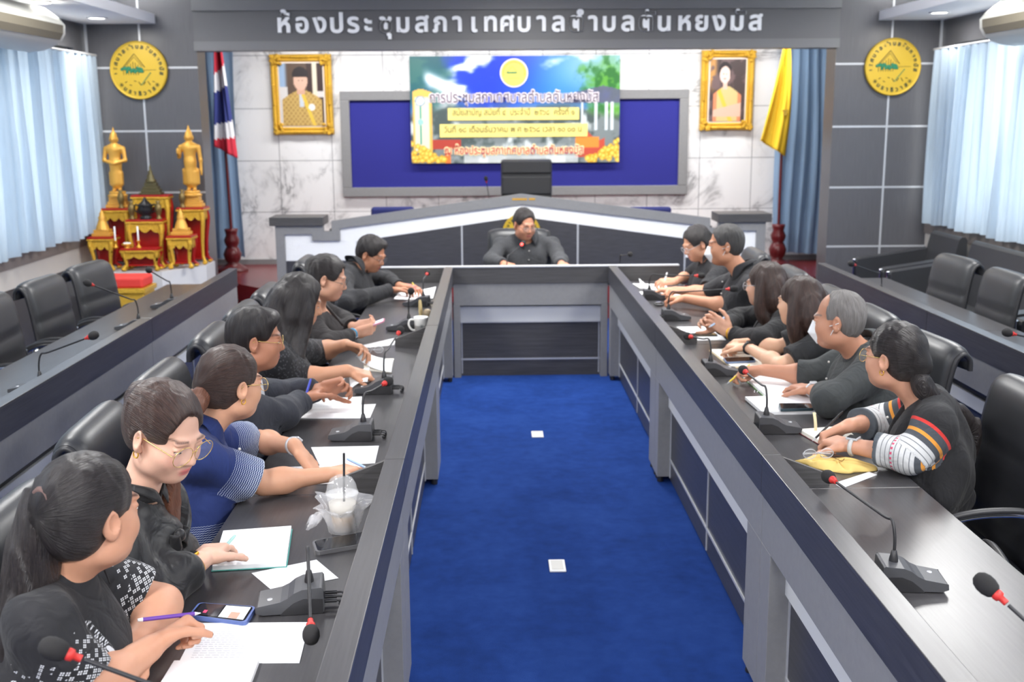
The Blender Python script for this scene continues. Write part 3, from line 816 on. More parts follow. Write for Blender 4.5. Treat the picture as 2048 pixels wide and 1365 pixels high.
t = thing('banner', 'printed meeting banner with blue sky and lettering pinned over the blue board', 'banner', (-.90, YF - .095, 1.477))
picture('print_sheet', t, BW, BH, 220, 110, banner_rgb, .006)
def strip(name, px0, px1, py0, py1, m):
    a = aty(px0, py1, YF - .095); b = aty(px1, py0, YF - .095)
    return MB().box(a.x + .90, b.x + .90, -.008, -.001, a.z - 1.477, b.z - 1.477).build(name, m, t), (a.x + b.x) / 2 + .9, a.z - 1.477, b.z - a.z, b.x - a.x
ylw = M('yellow_card', srgb(246, 228, 130), 0.6)
ink = M('grey_ink', srgb(84, 80, 48), 0.6); purple = M('purple_ink', srgb(62, 48, 76), 0.5); pale = M('pale_outline', srgb(250, 240, 244), 0.5); redink = M('red_ink', srgb(200, 44, 66), 0.5)
for s, box in (('สมัยสามัญ สมัยที่ ๔  ประจำปี  ๒๕๖๘  ครั้งที่ ๑', (896, 1158, 215, 241)), ('วันที่ ๑๘ เดือนธันวาคม พ.ศ ๒๕๖๘ เวลา ๑๐.๐๐ น.', (880, 1175, 247, 275))):
    o, cx_, z0, hh, ww = strip('yellow_strip', *box, ylw)
    m = MB(); put_text(m, s, lambda u, v, w: V(cx_ + u, -.010 - w, z0 + .055 + v), .098, .001, .0, width=ww * .93); m.build('lettering', ink, o)
pc = aty(1028, 195, YF - .1); m1, m2 = MB(), MB()
S1 = 'การประชุมสภาเทศบาลตำบลตันหยงมัส'
put_text(m1, S1, lambda u, v, w: V(pc.x + .9 + u, -.003 - w, pc.z - 1.477 - .05 + v), .165, .001, .012, width=1.93)
put_text(m2, S1, lambda u, v, w: V(pc.x + .9 + u, -.0065 - w, pc.z - 1.477 - .05 + v), .165, .001, .001, width=1.91)
m1.build('title_outline', pale, t); m2.build('title_lettering', purple, t)
pc2 = aty(1028, 302, YF - .1); m1, m2 = MB(), MB(); S2 = 'ณ ห้องประชุมสภาเทศบาลตำบลตันหยงมัส'
put_text(m1, S2, lambda u, v, w: V(pc2.x + .9 + u, -.003 - w, pc2.z - 1.477 - .035 + v), .13, .001, .014, width=1.6)
put_text(m2, S2, lambda u, v, w: V(pc2.x + .9 + u, -.0065 - w, pc2.z - 1.477 - .035 + v), .13, .001, .001, width=1.58)
m1.build('place_outline', M('cream_outline', srgb(250, 236, 180), 0.5), t); m2.build('place_lettering', redink, t)

# round seals
def clusters(s):
    out = []
    for ch in s:
        if out and ch in '\u0e31\u0e34\u0e35\u0e36\u0e37\u0e38\u0e39\u0e47\u0e48\u0e49\u0e4a\u0e4b\u0e4c\u0e4d': out[-1] += ch
        else: out.append(ch)
    return out
green = M('seal_green', srgb(20, 120, 84), 0.5); dkink = M('seal_ink', srgb(64, 66, 26), 0.5); gold_face = M('seal_gold', srgb(236, 220, 100), 0.5); gold_rim = M('seal_rim', srgb(204, 170, 48), 0.4, 0.2)
def seal_parts(t, r, yo=0, rich=True):
    Rx = Matrix.Rotation(pi / 2, 4, 'X')
    MB().lathe([(r * .94, 0), (r, .0), (r, .03), (r * .965, .04), (r * .93, .03)], 64, Rx).build('rim', gold_rim, t)
    MB().lathe([(0, .028), (r * .95, .028)], 64, Rx).build('face', gold_face, t)
    y = -.031
    w = MB()
    def arc_text(s, rad, a0, a1, size, flip):
        cl = clusters(s)
        for i, c in enumerate(cl):
            a = a0 + (a1 - a0) * i / (len(cl) - 1)
            e_r = V(cos(a), 0, sin(a)); e_t = V(sin(a), 0, -cos(a)) if not flip else V(-sin(a), 0, cos(a))
            up = e_r if not flip else -e_r
            put_text(w, c, lambda u, v, ww: V(0, y - ww, 0) + e_r * rad + e_t * u + up * (v - size * .3), size, .001, .003)
    arc_text('เทศบาลตำบลตันหยงมัส', r * .80, radians(188), radians(-8), r * .20, False)
    arc_text('นราธิวาส', r * .80, radians(232), radians(308), r * .20, True)
    if rich:
        w.tube([V(-.6 * r, y, .02 * r), V(-.12 * r, y, .56 * r), V(.22 * r, y, .1 * r)], r * .016, 5).tube([V(-.52 * r, y, .05 * r), V(-.13 * r, y, .46 * r), V(.13 * r, y, .12 * r)], r * .01, 5)
        for k in range(7): x = -.52 + k * .085; w.tube([V(x * r, y, -.16 * r), V(x * r, y, (.02 + .28 * (1 - abs(x + .16) / .4)) * r)], r * .011, 5)
        w.tube([V(.1 * r, y, 0), V(.62 * r, y, .01 * r)], r * .008, 5)
        for k in range(7): w.tube([V((-.5 + .16 * k) * r, y, (-.42 - .08 * sin(k * 2)) * r), V((-.42 + .16 * k) * r, y, (-.45 + .07 * cos(k * 3)) * r)], r * .014, 5)
        for sx in (-.62, .62):
            for q in range(6): a = q * pi / 3; w.tube([V(sx * r, y, -.5 * r), V((sx + .08 * cos(a)) * r, y, (-.5 + .08 * sin(a)) * r)], r * .012, 5)
        g = MB(); rn = random.Random(5)
        for k in range(26): g.ell(((-.58 + .72 * k / 25) * r, y, (.0 + rn.uniform(-.06, .09)) * r), (r * .05, .004, r * .055), 8, 6)
        for k in range(8): g.ell(((.40 - .045 * k) * r, y, (-.1 - .055 * k) * r), (r * .03, .004, r * .024), 8, 6)
        g.build('green_relief', green, t)
    w.build('lettering', dkink, t)
for (px, py, lb) in ((279, 141, 'round gold town seal on the panelled pier above the golden altar'), (1784, 134, 'round gold town seal on the panelled pier above the black armchair')):
    p = aty(px, py, PY - .002); t = thing('wall_seal', lb, 'emblem', (p.x, PY - .002, p.z), 0, 'round gold seals'); seal_parts(t, .265)
p = aty(1045, 466, PF - .005); t = thing('podium_seal', 'gold round emblem on the podium front behind the presiding man', 'emblem', (.30, PF - .005, p.z)); seal_parts(t, .19, rich=False)
# small seal printed on the banner
p = aty(1028, 146, YF - .1); b = bpy.data.objects['banner']


Tm = V(p.x + .9, -.004, p.z - 1.477)
MB().lathe([(0, .0015), (.158, .0015)], 40, Matrix.Translation(Tm) @ Matrix.Rotation(pi / 2, 4, 'X')).build('seal_border', pale, b)
s = MB().lathe([(0, .003), (.146, .003)], 40, Matrix.Translation(Tm) @ Matrix.Rotation(pi / 2, 4, 'X')).build('seal_print', gold_face, b)
q = MB(); r = .146
for k in range(20): a = radians(190 - 200 * k / 19); q.cbox(Tm + V(r * .82 * cos(a), -.004, r * .82 * sin(a)), (.012, .001, .012))
q.tube([Tm + V(-.6 * r, -.004, .02 * r), Tm + V(-.12 * r, -.004, .5 * r), Tm + V(.22 * r, -.004, .1 * r)], .002, 5)
for k in range(6): q.cbox(Tm + V((-.4 + .15 * k) * r, -.004, -.4 * r), (.014, .001, .004))
q.build('seal_lines', dkink, s); g = MB()
for k in range(12): g.ell(Tm + V((-.5 + .06 * k) * r, -.004, .02 * r), (.012, .001, .01), 8, 5)
g.build('seal_green', green, s)

# header letters
hs = [('ห้', 568), ('อ', 605), ('ง', 641), ('ป', 674), ('ร', 707), ('ะ', 737), ('ชุ', 772), ('ม', 806), ('ส', 844), ('ภ', 881), ('า', 916), ('เ', 947), ('ท', 981), ('ศ', 1014), ('บ', 1048), ('า', 1084), ('ล', 1117), ('ตํ', 1152), ('า', 1187), ('บ', 1218), ('ล', 1256), ('ตั', 1292), ('น', 1328), ('ห', 1368), ('ย', 1403), ('ง', 1438), ('มั', 1473), ('ส', 1510)]
za = aty(568, 65, HY).z; zb = aty(1510, 60, HY).z
t = thing('wall_lettering', 'row of raised white letters naming the hall on the grey header', 'sign', (.28, HY + .02, 0))
for s, px in hs:
    k = (px - 568) / (1510 - 568); m = MB(); X = aty(px, 60, HY).x - .28; Z = za + (zb - za) * k
    put_text(m, s, lambda u, v, w: V(X + u, -.018 - w, Z + v), .235, .016, .007)
    m.build('letter', MAT['letter'], t)

# portraits
def portrait(u, v, kind):
    img = np.zeros(u.shape + (3,))
    if kind == 0:
        img = over(img, (92, 74, 62), np.ones_like(u)); img = over(img, (150, 176, 206), smooth(.2, .1, u)); img = over(img, (224, 214, 190), np.abs(u - .8) < .05); img = over(img, (60, 44, 42), (np.abs(u - .68) < .06) | (u > .88)); img = over(img, (212, 208, 206), ((u < .17) & (v < .62)) | ((u > .85) & (v < .55) & (v > .46)))
        b = (v < .56 - .5 * np.maximum(0, np.abs(u - .5) - .12) ** 1.2) & (np.abs(u - .5) < .46); img = over(img, (196, 164, 96), b); img = over(img, (164, 130, 70), b & (np.sin(u * 60) * np.sin(v * 70) > .3))
        img = over(img, (196, 204, 212), b & (np.abs(u - .5) < .05) & (v > .3)); img = over(img, (226, 190, 70), b & (np.abs(u - (.5 + .5 * (.55 - v))) < .04)); img = over(img, (232, 232, 228), np.hypot(u - .72, (v - .3) * 1.4) < .075)
        f = np.hypot((u - .48) / .16, (v - .72) / .15) < 1; img = over(img, (208, 164, 140), (np.abs(u - .48) < .09) & (v > .5) & (v < .66)); img = over(img, (220, 178, 156), f)
        img = over(img, (44, 38, 40), (np.hypot((u - .48) / .185, (v - .82) / .125) < 1) & (v > .785)); 
    else:
        img = over(img, (70, 58, 58), np.ones_like(u)); img = over(img, (190, 140, 80), smooth(.25, .1, u) * smooth(.4, .7, v)); img = over(img, (110, 90, 90), smooth(.5, .65, fbm(u * 5, v * 7)))
        b = (v < .56 - .5 * np.maximum(0, np.abs(u - .48) - .1) ** 1.1) & (np.abs(u - .5) < .40); img = over(img, (206, 184, 128), b); img = over(img, (216, 134, 96), b & (np.abs(u - .5) > .29)); img = over(img, (240, 186, 70), b & (np.abs(u - (.25 + .7 * (.52 - v))) < .06)); img = over(img, (222, 178, 158), b & (v < .17 + .15 * u) & (v > .08))
        img = over(img, (40, 32, 34), np.hypot((u - .42) / .18, (v - .81) / .15) < 1); img = over(img, (224, 184, 168), (np.abs(u - .44) < .06) & (v > .52) & (v < .68)); img = over(img, (238, 206, 194), np.hypot((u - .42) / .145, (v - .75) / .135) < 1); img = over(img, (206, 90, 90), np.hypot((u - .42) / .04, (v - .69) / .012) < 1)
    for e in ((.44, .53) if kind == 0 else (.38, .46)): img = over(img, (60, 44, 42), np.hypot((u - e) / .02, (v - (.725 if kind == 0 else .765)) / .009) < 1)
    return img
def framed(label, pxs, kind):
    a = aty(pxs[0], pxs[3], YF - .05); b = aty(pxs[1], pxs[2], YF - .05); w = b.x - a.x; h = b.z - a.z
    t = thing('framed_portrait', label, 'picture', (a.x, YF - .045, a.z), 0, 'gold framed portraits'); t.rotation_euler[0] = radians(2.0); fw = .085
    def prof(d): return [(0, .04), (.0, .0), (.012, -.022), (.03, -.028), (.05, -.012), (.066, -.02), (.085, .0), (.085, .02)]
    m = MB()
    cs = [(0, 0, 1, 1), (w, 0, -1, 1), (w, h, -1, -1), (0, h, 1, -1)]; pr = prof(0); n_ = len(pr); vs = []
    for (cx0, cz0, sx, sz) in cs: vs += [V(cx0 + sx * d, y, cz0 + sz * d) for d, y in pr]
    m.add(vs, [(i * n_ + k, ((i + 1) % 4) * n_ + k, ((i + 1) % 4) * n_ + k + 1, i * n_ + k + 1) for i in range(4) for k in range(n_ - 1)])
    fo = m.build('gold_frame', MAT['gold_carve'], t); rn = random.Random(kind)
    for (cx0, cz0, sx, sz) in cs:
        orn = MB()
        for k in range(14): orn.ell((cx0 + sx * (.01 + .11 * rn.random() ** 1.5), -.032, cz0 + sz * (.01 + .11 * rn.random() ** 1.5)), (.022, .016, .018), 8, 6)
        for k in range(6): orn.ell((cx0 + sx * .035, -.03, cz0 + sz * (.02 + .018 * k)), (.016, .013, .016), 8, 6).ell((cx0 + sx * (.02 + .018 * k), -.03, cz0 + sz * .035), (.016, .013, .016), 8, 6)
        orn.build('ornament', MAT['gold_carve'], fo)
    for xx, zz, dx, dz in ((w / 2, .03, .022, 0), (w / 2, h - .03, .022, 0), (.03, h / 2, 0, .026), (w - .03, h / 2, 0, .026)):
        orn = MB()
        for k in range(9): orn.ell((xx + (k - 4) * dx, -.028, zz + (k - 4) * dz), (.017, .014, .017), 8, 6)
        orn.build('ornament', MAT['gold_carve'], fo)
    MB().box(.08, w - .08, .0, .004, .08, h - .08).build('mat_border', M('portrait_mount_%d' % kind, srgb(228, 216, 206), 0.6), t)
    o = picture('picture_print', t, w - .20, h - .20, 60, 84, lambda u, v: portrait(u, v, kind)); o.location = (.10, -.006, .10)
framed('gold framed portrait of a man in a khaki uniform on the marble wall', (547, 662, 108, 270), 0)
framed('gold framed portrait of a woman in a gold sash on the marble wall', (1399, 1510, 100, 261), 1)

# flags
def flag(label, px, yy, cols, shape, kind):
    b = aty(px, 525, yy); t = thing('flag_stand', label, 'flag', (b.x, yy, DZ), 0, 'flags on floor stands')
    prof = [(.17, 0), (.17, .02), (.12, .05), (.06, .09), (.085, .13), (.1, .19), (.075, .25), (.06, .27), (.08, .31), (.085, .35), (.06, .40), (.07, .44), (.075, .47), (.0, .47)]
    MB().lathe(prof, 20).build('stand', MAT['maroon'], t)
    MB().tube([V(0, 0, .45), V(shape[0], 0, 2.45)], .016, 8).build('pole', MAT['maroon'], t)
    MB().lathe([(0, 2.53), (.02, 2.5), (.028, 2.47), (.012, 2.44), (0, 2.43)], 12, Matrix.Translation((shape[0], 0, 0))).build('finial', MAT['gold'], t)
    nu, nv = 24, 40; mb = MB(); L = shape[1]
    def fn(u, v):
        z = 2.43 - .0 - L * v * (1 - shape[4] * (u - .5)); x = shape[0] * (1 - v * .4) + (shape[2](v) * u + shape[3](v) * (1 - u))
        return V(x, -.05 - .03 * sin(u * 9 + v * 2) - .012 * sin(u * 23), z)
    mb.grid(fn, nu, nv)
    i = 0
    for a in range(nu):
        for c in range(nv):
            vv = (c + .5) / nv + .12 * ((a + .5) / nu - .5); mb.mi[i] = next((k for k, (lim, _) in enumerate(cols) if vv < lim), len(cols) - 1); i += 1
    ms = [c for _, c in cols]; mb.build('flag_cloth', ms, t, solid=.002); return t
fr = M('flag_red', srgb(214, 52, 72), 0.8); fwt = M('flag_white', srgb(232, 232, 236), 0.8); fb = M('flag_blue', srgb(52, 62, 130), 0.8)
flag('red white and blue striped flag on a maroon stand at the left curtain', 466, 12.3, [(.22, fr), (.40, fwt), (.72, fb), (.87, fwt), (2, fr)], (-.03, 1.12, lambda v: .05 + .09 * v, lambda v: -.03 - .07 * v, -.12), 0)
flag('plain yellow flag on a maroon stand at the right curtain', 1554, 12.3, [(2, MAT['yellow'])], (.0, 1.12, lambda v: .03 + .05 * sin(v * 3) + .0 * v, lambda v: -.04 - .22 * v ** 1.1, -.16), 1)
f = bpy.data.objects['flag_stand.001']
m = MB(); m.cbox((.0, -.085, 1.72), (.07, .004, .016)); m.cbox((.0, -.085, 1.69), (.04, .004, .05)); m.build('printed_crest', M('crest_print', srgb(186, 150, 50), 0.7), f)

# podium chair, blue chairs behind, presiding chair
t = thing('podium_chair', 'tall black padded chair behind the gabled podium', 'chair', (.38, 11.75, DZ), 0)
MB().box(-.27, .27, -.02, .09, .35, 1.23).build('backrest', MAT['leather'], t, bevel=.03)
m = MB()
for z in (.62, .86): m.box(-.265, .265, -.045, -.01, z, z + .20)
m.box(-.265, .265, -.05, -.01, 1.08, 1.22); m.build('back_cushion', MAT['leather'], t, bevel=.02)
MB().box(-.27, .27, -.5, -.02, .38, .48).build('seat', MAT['leather'], t, bevel=.03)
MB().tube([V(0, -.22, .06), V(0, -.22, .38)], .03, 10).build('column', MAT['black'], t)
for k in range(5): a = 2 * pi * k / 5; MB().tube([V(0, -.22, .09), V(.28 * cos(a), -.22 + .28 * sin(a), .02)], .018, 8).build('leg', MAT['black'], t)
for s_ in (-1, 1): MB().tube(catmull([V(s_ * .3, .0, .45), V(s_ * .31, -.05, .66), V(s_ * .31, -.3, .67), V(s_ * .3, -.38, .5), V(s_ * .27, -.3, .42)], 5), .018, 8).build('arm', MAT['black'], t)
bl = M('navy_fabric', srgb(44, 50, 108), 0.9)
for px, lb in ((785, 'navy blue chair behind the podium, under the left end of the blue board'), (1300, 'navy blue chair behind the podium, under the right end of the blue board')):
    p = aty(px, 414, 11.8); t = thing('padded_chair', lb, 'chair', (p.x, 11.8, DZ), 0, 'navy chairs behind the podium')
    MB().box(-.23, .23, -.03, .05, .42, p.z - DZ).build('backrest', bl, t, bevel=.03); MB().box(-.23, .23, -.48, -.03, .38, .46).build('seat', bl, t, bevel=.03)
    for sx in (-.2, .2):
        for sy in (-.44, .0): MB().tube([V(sx, sy, 0), V(sx, sy, .4)], .014, 8).build('leg', MAT['black'], t)
# ------------------------------------------------------------------ golden altar
AYF = 9.85
t = thing('altar_plinth', 'low white slab plinth carrying the golden altar tables', 'plinth', (-3.34, 10.2, 0))
MB().prism([(-.39, -.36), (.39, -.36), (.68, .05), (.68, .385), (-.39, .385)], lambda u, v, w: V(u, v, w), .43, .645).build('slab', M('plinth_white', srgb(206, 206, 206), 0.5), t, bevel=.004)
MB().prism([(-.36, -.30), (.36, -.30), (.62, .07), (.62, .385), (-.36, .385)], lambda u, v, w: V(u, v, w), 0, .43).build('base', MAT['dark_lam'], t)
PZ = .648
def altar_table(label, x, y, w, d, h, group='red and gold altar tables'):
    t = thing('altar_table', label, 'altar table', (x, y, PZ), 0, group)
    MB().box(-w / 2 - .012, w / 2 + .012, -d / 2 - .012, d / 2 + .012, h - .018, h).build('table_top', MAT['red_lacquer'], t, bevel=.003)
    MB().box(-w / 2 - .016, w / 2 + .016, -d / 2 - .016, d / 2 + .016, h - .034, h - .018).build('gold_moulding', MAT['gold_carve'], t, bevel=.003)
    a = MB(); ah = min(.085, h * .3)
    def scallop(L, fn):
        n_ = 24; top = [(-L / 2 + L * i / n_, h - .034) for i in range(n_ + 1)]
        bot = [(-L / 2 + L * i / n_, h - .034 - ah * (.62 + .38 * abs(sin(3 * pi * i / n_)) if 2 < i < n_ - 2 else 1.25)) for i in range(n_ + 1)]
        for i in range(n_): a.prism([top[i], top[i + 1], bot[i + 1], bot[i]], fn, 0, .014)
    scallop(w, lambda u, v, q: V(u, -d / 2 + q, v)); scallop(w, lambda u, v, q: V(u, d / 2 - q, v))
    scallop(d, lambda u, v, q: V(w / 2 - q, u, v)); scallop(d, lambda u, v, q: V(-w / 2 + q, u, v))
    a.build('apron', MAT['gold_carve'], t)
    for sx in (-1, 1):
        for sy in (-1, 1):
            X, Y = sx * (w / 2 - .018), sy * (d / 2 - .018); g = V(sx, sy, 0) * .012
            pts = catmull([V(X, Y, h - .04), V(X, Y, h * .78) + g, V(X, Y, h * .45) - g * .4, V(X, Y, h * .18) - g * .8, V(X, Y, .045), V(X, Y, .012) + g * 1.6], 4)
            n_ = len(pts); rs = [.026 - .012 * min(1, i / (n_ * .55)) + (.010 * max(0, (i - n_ * .75) / (n_ * .25))) for i in range(n_)]
            l = MB().tube(pts, rs, 8).build('leg', MAT['gold_carve'] if sy < 0 else MAT['red_lacquer'], t)
            MB().ell((X + sx * .01, Y + sy * .012, .016), (.026, .026, .016), 10, 8).build('foot', MAT['gold_carve'], l)
    MB().box(-w / 2 + .03, w / 2 - .03, -d / 2 + .03, d / 2 - .03, .045, .058).build('stretcher', MAT['red_lacquer'], t)
    MB().box(-w / 2 + .03, w / 2 - .03, d / 2 - .03, d / 2 - .022, .058, h - .03).build('back_board', MAT['red_lacquer'], t)
    return h + PZ
def zt(px, py, y): return aty(px, py, y).z
H3 = altar_table('low front red and gold altar table with two candles', -3.145, 9.92, .31, .13, zt(254, 497, 9.88) - PZ)
H2 = altar_table('middle red and gold altar table with the black incense urn', -3.14, 10.10, .31, .12, zt(268, 440, 10.03) - PZ)
H1 = altar_table('tallest back red and gold altar table with the bronze shrine', -3.13, 10.29, .32, .13, zt(275, 391, 10.19) - PZ)
HL = altar_table('left front red and gold altar table with a golden cone offering', -3.50, 9.99, .20, .19, zt(195, 475, 9.88) - PZ)
HLb = altar_table('left back red and gold altar table under the hands-folded statue', -3.465, 10.32, .23, .20, zt(215, 418, 10.18) - PZ)
HRf = altar_table('right front red and gold altar table with a golden cone offering', -2.82, 10.08, .20, .19, zt(322, 475, 9.88) - PZ)
HRb = altar_table('right back red and gold altar table under the hand-raised statue', -2.79, 10.40, .23, .20, zt(335, 418, 10.18) - PZ)
def statue(label, x, y, z0, top, pose):
    t = thing('standing_statue', label, 'statue', (x, y, z0), 0, 'golden standing statues')
    ph = .15; Ht = top - z0 - ph; s = Ht / .60
    b = MB(); q = .10
    for i, (w, a, c) in enumerate(((q, 0, .03), (q * .86, .03, .055), (q * .74, .055, .10))): b.box(-w, w, -w * .62, w * .62, a, c)
    b.lathe([(.085, .10), (.09, .115), (.07, .125), (.075, .14), (.068, .15)], 20)
    b.build('pedestal', MAT['gold_paint'], t, bevel=.004)
    f = Field((-.16, -.12, .12), (.16, .12, .12 + .68 * s), .0055)
    p = lambda X, Y, Z: (X * s, Y * s, ph + Z * s)
    for sx in (-1, 1):
        f.cone(p(sx * .026, 0, .07), p(sx * .026, 0, .0), .016 * s, .018 * s, .01); f.ell(p(sx * .028, -.018, .008), (.016 * s, .034 * s, .01 * s), .008)
    f.cone(p(0, 0, .08), p(0, 0, .26), .052 * s, .055 * s, .02); f.rbox(p(0, 0, .12), (.062 * s, .026 * s, .065 * s), .012, .02)
    if pose: f.rbox(p(0, .006, .13), (.078 * s, .014 * s, .075 * s), .01, .015)
    f.cone(p(0, 0, .26), p(0, 0, .385), .046 * s, .06 * s, .03); f.ell(p(0, 0, .40), (.082 * s, .042 * s, .042 * s), .03)
    f.cone(p(0, 0, .43), p(0, 0, .46), .024 * s, .022 * s, .02); f.ell(p(0, -.004, .49), (.036 * s, .04 * s, .047 * s), .012)
    f.ell(p(0, .004, .525), (.03 * s, .032 * s, .028 * s), .012); f.cone(p(0, .004, .55), p(0, .004, .60), .015 * s, .003 * s, .012); f.cone(p(0, -.042, .492), p(0, -.047, .478), .004 * s, .007 * s, .006)
    for sx in (-1, 1):
        f.ell(p(sx * .038, .002, .482), (.006 * s, .01 * s, .024 * s), .006)
        if pose == 0:
            f.cone(p(sx * .082, 0, .40), p(sx * .098, -.01, .29), .021 * s, .018 * s, .015).cone(p(sx * .098, -.01, .29), p(sx * .01, -.062, .262), .017 * s, .013 * s, .012)
        elif sx < 0:
            f.cone(p(-.082, 0, .40), p(-.098, -.004, .31), .021 * s, .018 * s, .015).cone(p(-.098, -.004, .31), p(-.088, -.075, .345), .016 * s, .012 * s, .012).ell(p(-.088, -.082, .37), (.012 * s, .009 * s, .026 * s), .01)
        else:
            f.cone(p(.082, 0, .40), p(.096, 0, .28), .021 * s, .017 * s, .015).cone(p(.096, 0, .28), p(.098, -.006, .19), .016 * s, .013 * s, .012).ell(p(.1, -.008, .165), (.01 * s, .013 * s, .03 * s), .01)
    P, F = f.mesh(); np_obj('figure', P, F, MAT['gold_paint'], t)
statue('golden standing statue with both hands folded at the belly, on the altar', -3.455, 10.33, HLb + .001, aty(212, 254, 10.33).z, 0)
statue('golden standing statue with its hand raised, on the altar', -2.79, 10.41, HRb + .001, aty(335, 250, 10.41).z, 1)
for x, z, lb in ((-3.50, HL + .001, 'stepped golden cone offering on the left front altar table'), (-2.82, HRf + .001, 'stepped golden cone offering on the right front altar table')):
    t = thing('golden_offering', lb, 'altar offering', (x, 9.99 if x < -3 else 10.08, z), 0, 'golden cone offerings')
    m = MB().box(-.085, .085, -.06, .06, 0, .03).box(-.07, .07, -.05, .05, .03, .06); m.build('base', MAT['gold_paint'], t, bevel=.004)
    MB().lathe([(.06, .06), (.052, .09), (.04, .12), (.03, .15), (.034, .165), (.02, .185), (.022, .2), (.01, .22), (0, .245)], 16).build('cone', MAT['gold_paint'], t)
for x, y, z, lb in ((-3.40, 10.24, HLb + .001, 'small bronze vase before the hands-folded statue'), (-2.86, 10.315, HRb + .001, 'small bronze vase before the hand-raised statue'), (-3.26, 10.09, H2 + .001, 'small bronze vase left of the black urn'), (-3.02, 10.09, H2 + .001, 'small bronze vase right of the black urn')):
    t = thing('altar_vase', lb, 'vase', (x, y, z), 0, 'bronze altar vases')
    MB().lathe([(.026, 0), (.028, .01), (.014, .022), (.022, .05), (.032, .09), (.026, .12), (.013, .145), (.024, .165), (.022, .165), (.01, .145)], 18).build('vase_body', MAT['bronze'], t)
t = thing('incense_urn', 'black footed incense urn on the middle altar table', 'urn', (-3.14, 10.10, H2 + .001))
bk = M('black_bronze', srgb(40, 40, 42), 0.35, 0.4)
MB().lathe([(.05, 0), (.055, .02), (.035, .03), (.06, .05), (.068, .09), (.06, .12), (.066, .13), (.05, .14), (.02, .17), (.012, .19), (0, .2)], 20).build('bowl', bk, t)
for sx in (-1, 1): MB().tube(catmull([V(sx * .06, 0, .06), V(sx * .095, 0, .08), V(sx * .09, 0, .13), V(sx * .062, 0, .12)], 5), .007, 6).build('handle', bk, t)
t = thing('bronze_shrine', 'tiered dark bronze shrine on the tallest altar table', 'shrine', (-3.13, 10.29, H1 + .001))
br = M('dark_bronze', srgb(96, 88, 58), 0.4, 0.5)
m = MB()
for w, a, c in ((.1, 0, .02), (.085, .02, .05), (.07, .05, .075), (.055, .075, .11)): m.box(-w, w, -w * .6, w * .6, a, c)
m.build('steps', br, t, bevel=.004); MB().lathe([(.045, .11), (.05, .13), (.03, .15), (.034, .17), (.018, .19), (.022, .205), (.008, .23), (.01, .245), (0, .275)], 14).build('spire', br, t)
for px, lb in ((232, 'white candle on the left of the front altar table'), (278, 'white candle on the right of the front altar table')):
    x = aty(px, 470, 9.95).x; t = thing('candle', lb, 'candle', (x, 9.92, H3 + .001), 0, 'altar candles')
    MB().lathe([(.022, 0), (.024, .008), (.01, .02), (.008, .05), (.018, .06), (.016, .065)], 14).build('candlestick', MAT['gold'], t)
    MB().lathe([(.0075, .065), (.0075, .19), (.0, .193)], 10).build('wax', MAT['white_lam'], t)
x = aty(256, 485, 9.95).x; t = thing('offering_tray', 'small gold tray with white flowers between the candles', 'tray', (x, 9.92, H3 + .001))
MB().lathe([(.03, 0), (.02, .012), (.045, .025), (.05, .035), (.04, .03), (0, .026)], 20).build('dish', MAT['gold'], t)
m = MB(); rn = random.Random(3)
for k in range(14): a = rn.uniform(0, 6.28); r = rn.uniform(0, .03); m.ell((r * cos(a), r * sin(a), .04), (.01, .01, .008), 8, 6)
m.build('flowers', MAT['white_lam'], t)
# red stool
p = aty(254, 590, 9.25)
t = thing('cushioned_stool', 'carved gold stool with a red cushion in front of the altar', 'stool', (p.x, 9.3, 0))
ztop = aty(254, 556, 9.15).z
MB().box(-.17, .17, -.15, .15, ztop - .09, ztop).build('cushion', MAT['red_cushion'], t, bevel=.02)
MB().box(-.19, .19, -.17, .17, ztop - .13, ztop - .09).build('gold_moulding', MAT['gold_carve'], t, bevel=.004)
MB().box(-.175, .175, -.155, .155, ztop - .25, ztop - .13).build('apron', MAT['gold_carve'], t, bevel=.01)
for sx in (-1, 1):
    for sy in (-1, 1):
        MB().tube(catmull([V(sx * .155, sy * .135, ztop - .22), V(sx * .165, sy * .145, .3), V(sx * .14, sy * .12, .12), V(sx * .17, sy * .15, .02)], 5), [.03] * 5 + [.024] * 5 + [.02] * 5 + [.028], 8).build('leg', MAT['gold_carve'] if sy < 0 else MAT['red_lacquer'], t)
# ------------------------------------------------------------------ wall air conditioners
def aircon(label, xw, s, y0, y1):
    t = thing('air_conditioner', label, 'air conditioner', (xw, (y0 + y1) / 2, 0), 0, 'ceiling air conditioners'); h = (y1 - y0) / 2
    prof = [(.21, 2.82), (.36, 2.81), (.46, 2.74), (.505, 2.685), (.50, 2.62), (.47, 2.57), (.41, 2.53), (.33, 2.50), (.21, 2.485)]
    MB().prism(prof, lambda u, v, w: V(s * u, w, v), -h, h, True).build('casing', MAT['ac'], t, bevel=.012)
    g = MB()
    for a, b in ((-h + .04, -.02), (.02, h - .06)):
        g.prism([(.512, 2.68), (.507, 2.62), (.478, 2.572), (.45, 2.60), (.46, 2.68)], lambda u, v, w: V(s * u, w, v), a, b)
    g.build('grille', MAT['grille'], t)
aircon('long ceiling air conditioner along the altar-side windows', XL + .02, 1, 5.6, 8.72)
aircon('long ceiling air conditioner along the sofa-side windows', XR - .02, -1, 5.6, 8.60)
